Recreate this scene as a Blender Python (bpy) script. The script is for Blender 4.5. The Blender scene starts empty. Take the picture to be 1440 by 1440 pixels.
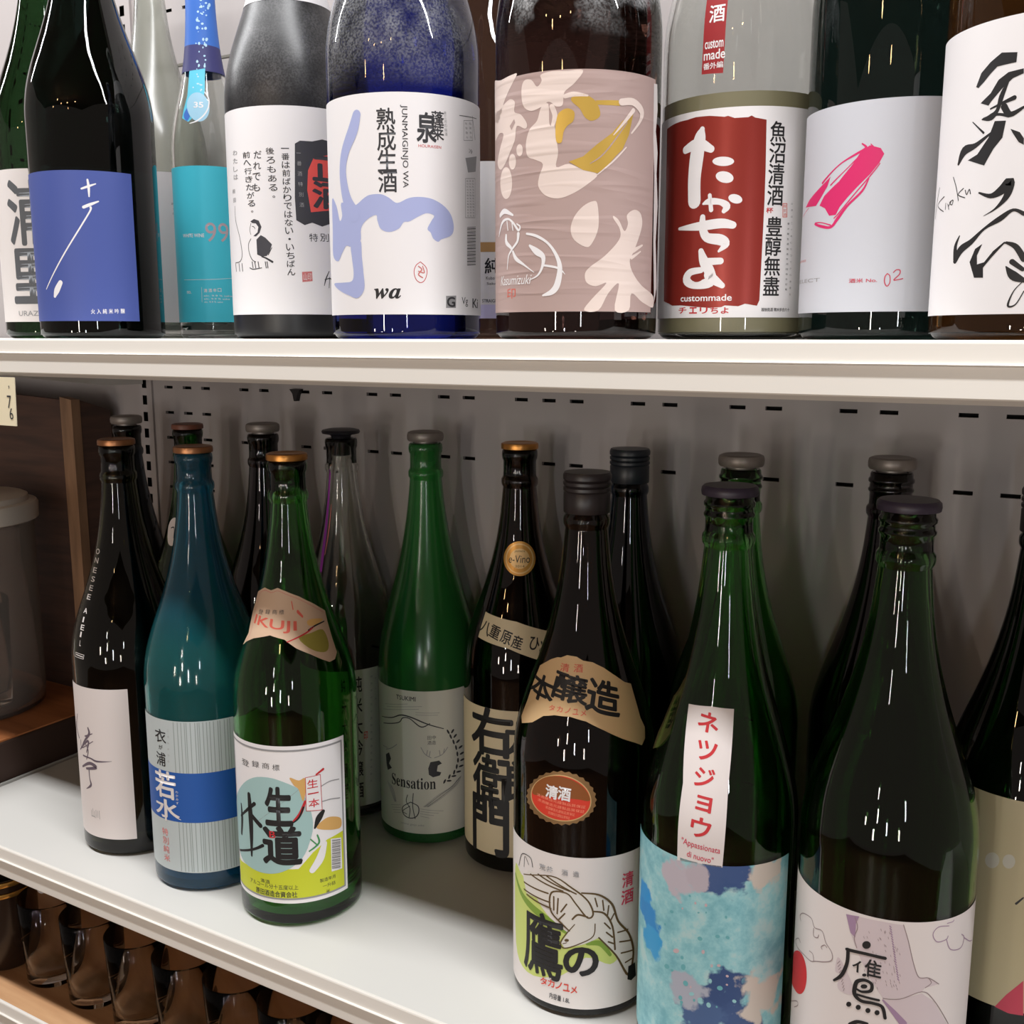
import bpy, bmesh, math, random
from mathutils import Vector, geometry

SC = bpy.context.scene
COL = SC.collection
EYE = 1.40                                    # eye height above the floor

# ------------------------------------------------------------------ camera, world, lights, exposure
cam_d = bpy.data.cameras.new('camera'); cam = bpy.data.objects.new('camera', cam_d); COL.objects.link(cam)
cam_d.sensor_width = 36.0; cam_d.lens = 36.0*1450/1440; cam_d.clip_start = 0.02
cam.location = (0, 0, EYE); cam.rotation_euler = (math.radians(90-9.67), 0, math.radians(30.39))
SC.camera = cam
vs = SC.view_settings
vs.view_transform = 'Standard'; vs.look = 'None'; vs.gamma = 1.0; vs.use_curve_mapping = False
vs.exposure = 0.06
SC.cycles.caustics_refractive = True; SC.cycles.caustics_reflective = False
SC.cycles.max_bounces = 14; SC.cycles.transmission_bounces = 14; SC.cycles.transparent_max_bounces = 12
SC.cycles.sample_clamp_indirect = 1.5

w = bpy.data.worlds.new('world'); SC.world = w; w.use_nodes = True
bg = w.node_tree.nodes['Background']; bg.inputs[0].default_value = (1.0, 0.83, 0.74, 1); bg.inputs[1].default_value = 0.20

def area(name, loc, rot, sx, sy, power, color=(1, 1, 1)):
    l = bpy.data.lights.new(name, 'AREA'); l.shape = 'RECTANGLE'; l.size = sx; l.size_y = sy; l.energy = power; l.color = color
    o = bpy.data.objects.new(name, l); COL.objects.link(o); o.location = loc; o.rotation_euler = rot
    return o
# tube light over the front of the shelves, added fill across the aisle, warm spots behind
area('ceiling_tube_light', (-0.55, 0.285, EYE+1.00), (math.radians(15), 0, 0), 4.6, 0.055, 55, (0.985, 0.99, 1.0))
# added fill lamps across the aisle, seen as small bright dashes in the glass
for lx, ly, lz, sx, sy, pw, colr in ((-0.62, -2.9, -0.75, 0.10, 0.36, 6.0, (1.0, 0.90, 0.80)), (-0.38, -2.8, -0.10, 0.06, 0.42, 6.5, (1.0, 0.93, 0.82)), (-0.50, -2.9, 0.45, 0.05, 0.26, 3.0, (1.0, 0.93, 0.84)),
        (-1.25, -2.6, -0.35, 0.08, 0.30, 4.5, (1.0, 0.88, 0.74)), (0.35, -2.7, -0.45, 0.07, 0.46, 6.5, (0.92, 0.96, 1.0)), (1.15, -2.3, -0.60, 0.10, 0.34, 3.8, (1.0, 0.88, 0.78)), (1.45, -2.0, 0.05, 0.06, 0.40, 3.4, (0.92, 0.96, 1.0))):
    area('aisle_fill', (lx, ly, EYE+lz), (math.radians(90), 0, math.atan2(lx+0.45, 0.7-ly)), sx, sy, pw, colr)
for px, py, pz in ((-1.0, -1.6, 0.95), (-0.7, -2.1, 0.95), (-0.2, -1.9, 0.95), (0.3, -1.5, 0.95), (0.0, -2.5, 0.9), (-1.5, -2.3, 0.9)):
    l = bpy.data.lights.new('warm_spot', 'POINT'); l.energy = 2.2; l.color = (1.0, 0.62, 0.28); l.shadow_soft_size = 0.03
    o = bpy.data.objects.new('warm_spot', l); COL.objects.link(o); o.location = (px, py, EYE+pz)

# ------------------------------------------------------------------ materials
def s2l(c):
    return tuple(((v/255)/12.92 if v/255 <= 0.04045 else ((v/255+0.055)/1.055)**2.4) for v in c)
MATS = {}
def mat(name, rgb=None, rough=0.5, metal=0.0, spec=0.5, lin=None, coat=0.0):
    if name in MATS: return MATS[name]
    m = bpy.data.materials.new(name); m.use_nodes = True; MATS[name] = m
    b = m.node_tree.nodes['Principled BSDF']
    c = lin if lin else s2l(rgb)
    b.inputs['Base Color'].default_value = (*c, 1); b.inputs['Roughness'].default_value = rough
    b.inputs['Metallic'].default_value = metal; b.inputs['Specular IOR Level'].default_value = spec
    b.inputs['Coat Weight'].default_value = coat
    m.diffuse_color = (*c, 1)
    return m
def glass(name, lin, rough=0.0, ior=1.48):
    m = mat(name, lin=lin, rough=rough); b = m.node_tree.nodes['Principled BSDF']
    b.inputs['Transmission Weight'].default_value = 1.0; b.inputs['IOR'].default_value = ior
    return m
def noise_mix(m, c1, c2, scale, lo=0.4, hi=0.6, detail=4.0, stretch=(1, 1, 1), sock='Base Color'):
    nt = m.node_tree; b = nt.nodes['Principled BSDF']
    tc = nt.nodes.new('ShaderNodeTexCoord'); mp = nt.nodes.new('ShaderNodeMapping'); mp.inputs['Scale'].default_value = stretch
    n = nt.nodes.new('ShaderNodeTexNoise'); n.inputs['Scale'].default_value = scale; n.inputs['Detail'].default_value = detail
    r = nt.nodes.new('ShaderNodeValToRGB')
    r.color_ramp.elements[0].position = lo; r.color_ramp.elements[1].position = hi
    r.color_ramp.elements[0].color = (*c1, 1); r.color_ramp.elements[1].color = (*c2, 1)
    nt.links.new(tc.outputs['Object'], mp.inputs[0]); nt.links.new(mp.outputs[0], n.inputs['Vector'])
    nt.links.new(n.outputs['Fac'], r.inputs[0]); nt.links.new(r.outputs[0], b.inputs[sock])
    return r
def dew(m, lo, hi, zlo, zhi, scale=24.0, col=(0.45, 0.46, 0.47)):
    """condensation: patches of fine matte droplets between two heights on the bottle"""
    nt = m.node_tree; b = nt.nodes['Principled BSDF']; out = nt.nodes['Material Output']
    d = nt.nodes.new('ShaderNodeBsdfPrincipled'); d.inputs['Base Color'].default_value = (*col, 1); d.inputs['Roughness'].default_value = 0.35
    tc = nt.nodes.new('ShaderNodeTexCoord')
    n1 = nt.nodes.new('ShaderNodeTexNoise'); n1.inputs['Scale'].default_value = scale; n1.inputs['Detail'].default_value = 3
    n2 = nt.nodes.new('ShaderNodeTexNoise'); n2.inputs['Scale'].default_value = 700; n2.inputs['Detail'].default_value = 1
    r1 = nt.nodes.new('ShaderNodeMapRange'); r1.inputs[1].default_value = lo; r1.inputs[2].default_value = hi
    r2 = nt.nodes.new('ShaderNodeMapRange'); r2.inputs[1].default_value = 0.35; r2.inputs[2].default_value = 0.65
    r2.inputs[3].default_value = 0.25; r2.inputs[4].default_value = 1.0
    sx = nt.nodes.new('ShaderNodeSeparateXYZ'); r3 = nt.nodes.new('ShaderNodeMapRange')
    r3.inputs[1].default_value = zlo; r3.inputs[2].default_value = zhi
    mu = nt.nodes.new('ShaderNodeMath'); mu.operation = 'MULTIPLY'; mv = nt.nodes.new('ShaderNodeMath'); mv.operation = 'MULTIPLY'
    mx = nt.nodes.new('ShaderNodeMixShader'); L = nt.links.new
    L(tc.outputs['Object'], n1.inputs['Vector']); L(tc.outputs['Object'], n2.inputs['Vector']); L(tc.outputs['Object'], sx.inputs[0])
    L(n1.outputs['Fac'], r1.inputs[0]); L(n2.outputs['Fac'], r2.inputs[0]); L(sx.outputs['Z'], r3.inputs[0])
    L(r1.outputs[0], mu.inputs[0]); L(r2.outputs[0], mu.inputs[1]); L(mu.outputs[0], mv.inputs[0]); L(r3.outputs[0], mv.inputs[1])
    L(mv.outputs[0], mx.inputs[0]); L(b.outputs[0], mx.inputs[1]); L(d.outputs[0], mx.inputs[2]); L(mx.outputs[0], out.inputs['Surface'])

M_STEEL = mat('white_painted_steel', (208, 206, 201), 0.42)
M_WALLP = mat('wall_panel_paint', (167, 160, 159), 0.55)
M_DARK = mat('dark_gap', (16, 14, 14), 0.9)

# ------------------------------------------------------------------ object helpers
def obj(name, me, parent=None, mats=()):
    o = bpy.data.objects.new(name, me); COL.objects.link(o)
    for m in mats: me.materials.append(m)
    if parent is not None: o.parent = parent
    return o
def thing(name, label, cat, loc=(0, 0, 0), rz=0.0, group=None):
    o = bpy.data.objects.new(name, None); COL.objects.link(o); o.location = loc; o.rotation_euler = (0, 0, rz)
    o.empty_display_size = 0.02
    return tag(o, label, cat, group)
def tag(o, label, cat, group=None):
    o['label'] = label; o['category'] = cat
    if group: o['group'] = group
    return o
def struct(o):
    o['kind'] = 'structure'; return o
def bm_obj(name, bm, mats, parent=None, smooth=False):
    me = bpy.data.meshes.new(name); bmesh.ops.recalc_face_normals(bm, faces=bm.faces[:]) if not smooth == 'keep' else None
    bm.to_mesh(me); bm.free()
    if smooth:
        for p in me.polygons: p.use_smooth = True
    return obj(name, me, parent, mats)
def add_box(bm, x0, y0, z0, x1, y1, z1, mi=0, bevel=0.0):
    vs_ = [bm.verts.new(p) for p in ((x0, y0, z0), (x1, y0, z0), (x1, y1, z0), (x0, y1, z0), (x0, y0, z1), (x1, y0, z1), (x1, y1, z1), (x0, y1, z1))]
    fs = [bm.faces.new([vs_[i] for i in f]) for f in ((0, 3, 2, 1), (4, 5, 6, 7), (0, 1, 5, 4), (1, 2, 6, 5), (2, 3, 7, 6), (3, 0, 4, 7))]
    for f in fs: f.material_index = mi
    if bevel:
        es = list({e for f in fs for e in f.edges})
        bmesh.ops.bevel(bm, geom=es, offset=bevel, segments=2, affect='EDGES', profile=0.5)
def prism(bm, poly, axis, a, b, mi=0):
    """extrude a 2D polygon along x ('x': poly is y,z) or y ('y': poly is x,z) or z"""
    def P(p, t): return {'x': (t, p[0], p[1]), 'y': (p[0], t, p[1]), 'z': (p[0], p[1], t)}[axis]
    A = [bm.verts.new(P(p, a)) for p in poly]; B = [bm.verts.new(P(p, b)) for p in poly]; n = len(poly)
    fs = [bm.faces.new(A), bm.faces.new(B[::-1])] + [bm.faces.new((A[i], B[i], B[(i+1) % n], A[(i+1) % n])) for i in range(n)]
    for f in fs: f.material_index = mi
def lathe_bm(prof, seg=96, bm=None, mi=0, closed=False):
    """prof: list of (r, z) in metres; points with r = 0 become poles"""
    bm = bm or bmesh.new(); rings = []
    for r, z in prof:
        if r < 1e-7: rings.append([bm.verts.new((0, 0, z))])
        else: rings.append([bm.verts.new((r*math.cos(2*math.pi*i/seg), r*math.sin(2*math.pi*i/seg), z)) for i in range(seg)])
    pairs = list(zip(rings[:-1], rings[1:]))
    if closed: pairs.append((rings[-1], rings[0]))
    for A, B in pairs:
        for i in range(seg):
            j = (i+1) % seg
            if len(A) == 1 and len(B) == 1: break
            if len(A) == 1: f = bm.faces.new((A[0], B[i], B[j]))
            elif len(B) == 1: f = bm.faces.new((A[i], B[0], A[j]))
            else: f = bm.faces.new((A[i], B[i], B[j], A[j]))
            f.material_index = mi
    return bm

PROFILES = {
 'sho': [(45, 0), (49, 1.2), (51.4, 4), (52.5, 9), (52.5, 60), (52.5, 120), (52.5, 170), (52.5, 186), (51.8, 197), (49.6, 211), (45.6, 226), (40.2, 242), (34.6, 258), (29.2, 275), (24.4, 293), (20.6, 311), (17.9, 329), (16.2, 346), (15.4, 355)],
 'slim': [(45, 0), (49, 1.2), (51.4, 4), (52.5, 9), (52.5, 60), (52.5, 120), (52.5, 160), (52.5, 172), (51.4, 186), (48.4, 202), (43.6, 220), (38.2, 238), (33.0, 255), (28.2, 272), (23.8, 292), (20.4, 311), (17.9, 329), (16.2, 346), (15.4, 355)],
 'small': [(29, 0), (31.6, 1.2), (33.4, 4), (34, 9), (34, 60), (34, 100), (34, 150), (34, 176), (33.4, 188), (31.2, 202), (27.2, 220), (22.6, 238), (18.8, 256), (16.0, 276), (14.4, 296), (13.6, 312), (13.2, 330)],
}
def dense(pts, n=6):
    """Catmull-Rom through (r, z) points"""
    out = []
    for i in range(len(pts)-1):
        p0 = pts[max(i-1, 0)]; p1 = pts[i]; p2 = pts[i+1]; p3 = pts[min(i+2, len(pts)-1)]
        for k in range(n):
            t = k/n
            q = []
            for a in (0, 1):
                d1 = (p2[a]-p0[a])/2; d2 = (p3[a]-p1[a])/2
                if a == 0 and p1[0] == p2[0]: d1 = d2 = 0
                h = p2[a]-p1[a]
                q.append(p1[a]+d1*t+(3*h-2*d1-d2)*t*t+(d1+d2-2*h)*t**3)
            out.append(tuple(q))
    out.append(pts[-1]); return out
def prof_table(kind, r_mm):
    k = r_mm/max(p[0] for p in PROFILES[kind]); neck0 = 60
    out = []
    for r, z in dense(PROFILES[kind]):
        f = k if z < 190 else k+(1-k)*min(1, (z-190)/120)
        out.append((r*f, z))
    return out
def rad_at(tab, z):
    if z <= tab[0][1]: return tab[0][0]
    for (r0, z0), (r1, z1) in zip(tab[:-1], tab[1:]):
        if z <= z1: return r0+(r1-r0)*(z-z0)/max(z1-z0, 1e-9)
    return tab[-1][0]

# ------------------------------------------------------------------ printed paper: flat artwork in mm, wrapped round a bottle
_glyphs = {}
def glyphs(text, bold):
    key = text
    if key not in _glyphs:
        c = bpy.data.curves.new('lettering', 'FONT'); c.body = text; c.resolution_u = 4
        o = bpy.data.objects.new('lettering', c); COL.objects.link(o)
        dg = bpy.context.evaluated_depsgraph_get(); e = o.evaluated_get(dg); me = e.to_mesh()
        vsx = [(v.co.x, v.co.y) for v in me.vertices]; fs = [tuple(p.vertices) for p in me.polygons]
        e.to_mesh_clear(); bpy.data.objects.remove(o); bpy.data.curves.remove(c)
        xs = [p[0] for p in vsx] or [0]; ys = [p[1] for p in vsx] or [0]
        _glyphs[key] = (vsx, fs, min(xs), max(xs), min(ys), max(ys))
    return _glyphs[key]
def smooth_line(pts, n=5):
    if len(pts) < 3: return pts
    out = []
    for i in range(len(pts)-1):
        p0 = pts[max(i-1, 0)]; p1 = pts[i]; p2 = pts[i+1]; p3 = pts[min(i+2, len(pts)-1)]
        for k in range(n):
            t = k/n
            out.append(tuple(0.5*(2*p1[a]+(p2[a]-p0[a])*t+(2*p0[a]-5*p1[a]+4*p2[a]-p3[a])*t*t+(3*p1[a]-p0[a]-3*p2[a]+p3[a])*t**3) for a in range(3)))
    out.append(tuple(pts[-1])); return out
def flat_elem(bm, el, mi):
    kind, _, lay = el[0], el[1], el[2]
    fs = []
    if kind == 'P':
        pts = el[3]
        V = [bm.verts.new((p[0], p[1], lay)) for p in pts]
        for t in geometry.tessellate_polygon([[Vector((p[0], p[1], 0)) for p in pts]]):
            try: fs.append(bm.faces.new([V[i] for i in t]))
            except ValueError: pass
    elif kind == 'C':                          # closed smooth outline
        pts = [(p[0], p[1], 0) for p in el[3]]; n = len(pts); q = []
        for i in range(n):
            p0, p1, p2, p3 = pts[i-1], pts[i], pts[(i+1) % n], pts[(i+2) % n]
            for k in range(4):
                t = k/4
                q.append(tuple(0.5*(2*p1[a]+(p2[a]-p0[a])*t+(2*p0[a]-5*p1[a]+4*p2[a]-p3[a])*t*t+(3*p1[a]-p0[a]-3*p2[a]+p3[a])*t**3) for a in (0, 1)))
        return flat_elem(bm, ('P', None, lay, q), mi)
    elif kind == 'S':                          # brush stroke: (u, v, width)
        pts = smooth_line([tuple(p) for p in el[3]])
        L, R = [], []
        for i, p in enumerate(pts):
            a = pts[max(i-1, 0)]; b = pts[min(i+1, len(pts)-1)]
            dx, dy = b[0]-a[0], b[1]-a[1]; d = math.hypot(dx, dy) or 1e-6
            nx, ny = -dy/d*p[2]/2, dx/d*p[2]/2
            L.append(bm.verts.new((p[0]+nx, p[1]+ny, lay))); R.append(bm.verts.new((p[0]-nx, p[1]-ny, lay)))
        for i in range(len(pts)-1): fs.append(bm.faces.new((L[i], R[i], R[i+1], L[i+1])))
        for p, s in ((pts[0], 0), (pts[-1], -1)):   # rounded ends
            q = pts[1] if s == 0 else pts[-2]
            a0 = math.atan2(p[1]-q[1], p[0]-q[0])
            V = [bm.verts.new((p[0]+p[2]/2*math.cos(a0+t), p[1]+p[2]/2*math.sin(a0+t), lay)) for t in [(-90+22.5*k)*math.pi/180 for k in range(9)]]
            if p[2] > 0.02: fs.append(bm.faces.new(V))
    elif kind == 'T':                          # lettering stretched into a box, turned by rot
        _, _, _, text, uc, vc, wd, ht, bold, rot, shear = el
        vsx, fcs, x0, x1, y0, y1 = glyphs(text, bold)
        sx = wd/max(x1-x0, 1e-6); sy = ht/max(y1-y0, 1e-6); ca, sa = math.cos(rot), math.sin(rot)
        shifts = [(0, 0)]
        if bold > 0:                            # heavier lettering: the same outline laid down again around itself
            d = bold*0.5; shifts += [(d, 0), (-d, 0), (0, d), (0, -d), (d*0.7, d*0.7), (-d*0.7, -d*0.7), (d*0.7, -d*0.7), (-d*0.7, d*0.7)]
        for si, (hx, hy) in enumerate(shifts):
            V = []
            for x, y in vsx:
                a = (x+hx-(x0+x1)/2)*sx; b = (y+hy-(y0+y1)/2)*sy; a += b*shear
                V.append(bm.verts.new((uc+a*ca-b*sa, vc+a*sa+b*ca, lay+si*0.06)))
            for f in fcs:
                try: fs.append(bm.faces.new([V[i] for i in f]))
                except ValueError: pass
    for f in fs: f.material_index = mi
def wrap(name, parent, elems, tab, r_body, base=0.28, step=3.0, lay_mm=0.07):
    """elems in mm: u along the girth (0 faces the viewer's side of the bottle), v up from the base"""
    keys = []
    bm = bmesh.new()
    for el in elems:
        if el[1] not in keys: keys.append(el[1])
        flat_elem(bm, el, keys.index(el[1]))
    us = [v.co.x for v in bm.verts]; vv = [v.co.y for v in bm.verts]
    k = math.ceil(min(us)/step)
    while k*step < max(us):
        bmesh.ops.bisect_plane(bm, geom=bm.verts[:]+bm.edges[:]+bm.faces[:], plane_co=(k*step, 0, 0), plane_no=(1, 0, 0)); k += 1
    if max(vv) > 172:
        k = math.ceil(max(min(vv), 165)/5)
        while k*5 < max(vv):
            bmesh.ops.bisect_plane(bm, geom=bm.verts[:]+bm.edges[:]+bm.faces[:], plane_co=(0, k*5, 0), plane_no=(0, 1, 0)); k += 1
    for f in bm.faces:
        f.normal_update()
        if f.normal.z < 0: f.normal_flip()
        f.smooth = True
    for v in bm.verts:
        u, z, lay = v.co
        r = (rad_at(tab, z)+base+lay*lay_mm)/1000; a = u/r_body
        v.co = (r*math.sin(a), -r*math.cos(a), z/1000)
    me = bpy.data.meshes.new(name); bm.to_mesh(me); bm.free()
    return obj(name, me, parent, [PAPER(k) for k in keys])
PAPERS = {}
def water_paper():
    """watercolour print: mottled wash with soft-edged blots at fixed places on the label"""
    if 'print_wash' in MATS: return MATS['print_wash']
    m = mat('print_wash', (146, 196, 202), 0.45); nt = m.node_tree; b = nt.nodes['Principled BSDF']; L = nt.links.new
    tc = nt.nodes.new('ShaderNodeTexCoord')
    n = nt.nodes.new('ShaderNodeTexNoise'); n.inputs['Scale'].default_value = 60; n.inputs['Detail'].default_value = 8; n.inputs['Roughness'].default_value = 0.65
    L(tc.outputs['Object'], n.inputs['Vector'])
    r = nt.nodes.new('ShaderNodeValToRGB'); e = r.color_ramp.elements
    e[0].position = 0.36; e[0].color = (*s2l((112, 172, 184)), 1); e[1].position = 0.62; e[1].color = (*s2l((172, 204, 206)), 1)
    q = e.new(0.46); q.color = (*s2l((132, 188, 197)), 1); q = e.new(0.54); q.color = (*s2l((150, 200, 206)), 1)
    L(n.outputs['Fac'], r.inputs[0]); last = r.outputs[0]
    n2 = nt.nodes.new('ShaderNodeTexNoise'); n2.inputs['Scale'].default_value = 90; n2.inputs['Detail'].default_value = 6
    L(tc.outputs['Object'], n2.inputs['Vector'])
    for (px, py, pz), rad, col in WATER_PATCHES:
        d = nt.nodes.new('ShaderNodeVectorMath'); d.operation = 'DISTANCE'; d.inputs[1].default_value = (px, py, pz); L(tc.outputs['Object'], d.inputs[0])
        a = nt.nodes.new('ShaderNodeMath'); a.operation = 'MULTIPLY_ADD'; a.inputs[1].default_value = rad*2.4; a.inputs[2].default_value = -rad*1.2; L(n2.outputs['Fac'], a.inputs[0])
        s = nt.nodes.new('ShaderNodeMath'); s.operation = 'ADD'; L(d.outputs['Value'], s.inputs[0]); L(a.outputs[0], s.inputs[1])
        g = nt.nodes.new('ShaderNodeMapRange'); g.inputs[1].default_value = rad*1.08; g.inputs[2].default_value = rad*0.82; L(s.outputs[0], g.inputs[0])
        x = nt.nodes.new('ShaderNodeMix'); x.data_type = 'RGBA'; x.inputs[7].default_value = (*s2l(col), 1); L(g.outputs[0], x.inputs[0]); L(last, x.inputs[6]); last = x.outputs[2]
    L(last, b.inputs['Base Color'])
    return m
def creased(m, amt):
    """fine horizontal creases pressed into the paper"""
    nt = m.node_tree; b = nt.nodes['Principled BSDF']; L = nt.links.new
    if 'Bump' in nt.nodes: return m
    tc = nt.nodes.new('ShaderNodeTexCoord'); mp = nt.nodes.new('ShaderNodeMapping'); mp.inputs['Scale'].default_value = (6, 6, 62)
    n = nt.nodes.new('ShaderNodeTexNoise'); n.inputs['Scale'].default_value = 1.0; n.inputs['Detail'].default_value = 2
    r = nt.nodes.new('ShaderNodeValToRGB'); e = r.color_ramp.elements; e[0].position = 0.44; e[1].position = 0.5; q = e.new(0.56)
    e[0].color = (0, 0, 0, 1); e[1].color = (1, 1, 1, 1); e[2].color = (0, 0, 0, 1)
    bu = nt.nodes.new('ShaderNodeBump'); bu.inputs['Strength'].default_value = amt; bu.inputs['Distance'].default_value = 0.0012
    L(tc.outputs['Object'], mp.inputs[0]); L(mp.outputs[0], n.inputs['Vector']); L(n.outputs['Fac'], r.inputs[0]); L(r.outputs[0], bu.inputs['Height']); L(bu.outputs[0], b.inputs['Normal'])
    return m
def PAPER(k):
    if k == 'WATER': return water_paper()
    c = PAPERS[k]
    if k in ('mauve', 'cream'): return creased(mat('print_'+k, c[:3], 0.5, 0.0, 0.4), 0.17)
    return mat('print_'+k, c[:3], c[3] if len(c) > 3 else 0.5, c[4] if len(c) > 4 else 0.0, 0.4)

# ------------------------------------------------------------------ bottles
NECK = [(15.4, 355), (16.7, 357.5), (16.9, 360), (16.7, 362.5), (15.2, 365), (15.0, 369), (15.0, 379), (16.0, 381), (16.4, 384.5), (16.0, 388), (14.6, 389.5)]
THREAD = [(15.4, 355), (17.0, 357.5), (17.2, 360), (17.0, 362.5), (15.4, 365), (15.2, 369), (15.4, 374), (16.4, 375), (16.5, 376.5), (15.5, 378), (15.5, 381), (16.6, 382), (16.6, 384), (15.5, 385.5), (15.4, 388), (14.6, 389.5)]
def bottle_body(kind, r_mm, hollow, neck, gmat, parent):
    tab = prof_table(kind, r_mm)
    if kind == 'small': nk = [(13.2, 330), (14.4, 331), (14.6, 334), (14.4, 337), (13.2, 338)]; top = 338
    else: nk = NECK if neck == 'plain' else THREAD; top = 389.5
    outer = [(0, 2.0), (tab[0][0]*0.75, 1.2), (tab[0][0]*0.92, 0.2)] + tab[:-1] + nk
    if hollow:
        t = 3.2
        inner = [(nk[-1][0]-3.6, top-1)] + [(max(r-t-(0.6 if z > 330 else 0), 8.5), z) for r, z in reversed(tab) if z > 12][::3]
        inner += [(max(tab[8][0]-8, 5), 8.5), (r_mm*0.5, 8.0), (0, 9.5)]
        prof = outer + inner
    else:
        prof = outer + [(0, top)]
    bm = lathe_bm([(r/1000, z/1000) for r, z in prof])
    return bm_obj('glass_body', bm, [gmat], parent, True), tab
def cap_mesh(kind, cmat, parent, c2=None):
    if kind == 'stopper':      # crown stopper standing a little proud of the lip
        p = [(0, 372), (10.5, 372), (10.8, 391), (16.4, 391.5), (17.4, 393), (17.6, 397), (16.8, 399.5), (14.5, 400.6), (12, 400.0), (0, 399.4)]
    elif kind == 'lid':        # flat metal disc over the lip
        p = [(0, 389.3), (15.5, 389.3), (16.9, 389.8), (17.1, 392.5), (16.6, 394.6), (14.6, 395.4), (12.5, 394.8), (0, 394.4)]
    elif kind == 'screw':      # closed screw cap with grooves at its top
        p = [(0, 366), (16.6, 366), (16.9, 366.5), (16.9, 380), (16.2, 381), (17.2, 382), (17.2, 384), (16.2, 385), (17.2, 386), (17.2, 388), (16.2, 389), (17.3, 390), (17.4, 393), (16.4, 395), (0, 395.4)]
    elif kind == 'wide':       # thin overhanging lid on a threaded neck
        p = [(0, 389.2), (15.6, 388.6), (18.1, 388.8), (18.5, 391), (18.2, 393.5), (16.8, 395), (0, 395.3)]
    elif kind == 'plug':       # black mushroom plug
        p = [(0, 372), (9.5, 372), (9.8, 391), (11, 392.5), (18.4, 394), (19.4, 395.6), (18.4, 397.4), (13, 398.8), (0, 399.3)]
    elif kind == 'small':
        p = [(0, 338.2), (13.8, 338.2), (14.2, 339), (14.2, 352), (13.4, 353), (0, 353)]
    bm = lathe_bm([(r/1000, z/1000) for r, z in p], 64)
    o = bm_obj('cap', bm, [cmat], parent, True)
    md = o.modifiers.new('edges', 'EDGE_SPLIT'); md.split_angle = math.radians(40)
    return o
GL = {}
def build_bottle(key):
    B = BOTTLES[key]
    x, y, z0, r = B['x'], B['y'], B['z'], B['r']
    t = thing('sake_bottle', B['label'], 'bottle', (x, y, z0), math.atan2(-x, y), B['group'])
    body, tab = bottle_body(B.get('prof', 'sho'), r, B.get('hollow', True), B.get('neck', 'plain'), GL[B['glass']], t)
    c = B.get('cap')
    if c:
        o = cap_mesh(c[0], MATS[c[1]], t)
        if c[0] in ('stopper', 'lid'): o['label'] = c[2] if len(c) > 2 else 'metal cap'
    for name, lab, elems in DESIGNS.get(key, []):
        o = wrap(name, t, elems, tab, r)
        if lab: o['label'] = lab
    if 'liquid' in B:
        lv, lm = B['liquid']
        pin = [(0, 11.5), (r*0.6, 10.5), (r-9, 9.8), (rad_at(tab, 4)-0.5, 4.0), (rad_at(tab, 5)+0.06, 4.8)] + [(rr+0.06, zz) for rr, zz in tab if 5.5 < zz < lv][::3] + [(rad_at(tab, lv)+0.06, lv-0.5), (rad_at(tab, lv)-2.5, lv), (0, lv)]
        o = bm_obj('liquid', lathe_bm([(a/1000, b/1000) for a, b in pin], 96), [MATS[lm]], t, True); o['label'] = 'cloudy pale sake'
        md = o.modifiers.new('edges', 'EDGE_SPLIT'); md.split_angle = math.radians(50)
    return t, tab
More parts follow.
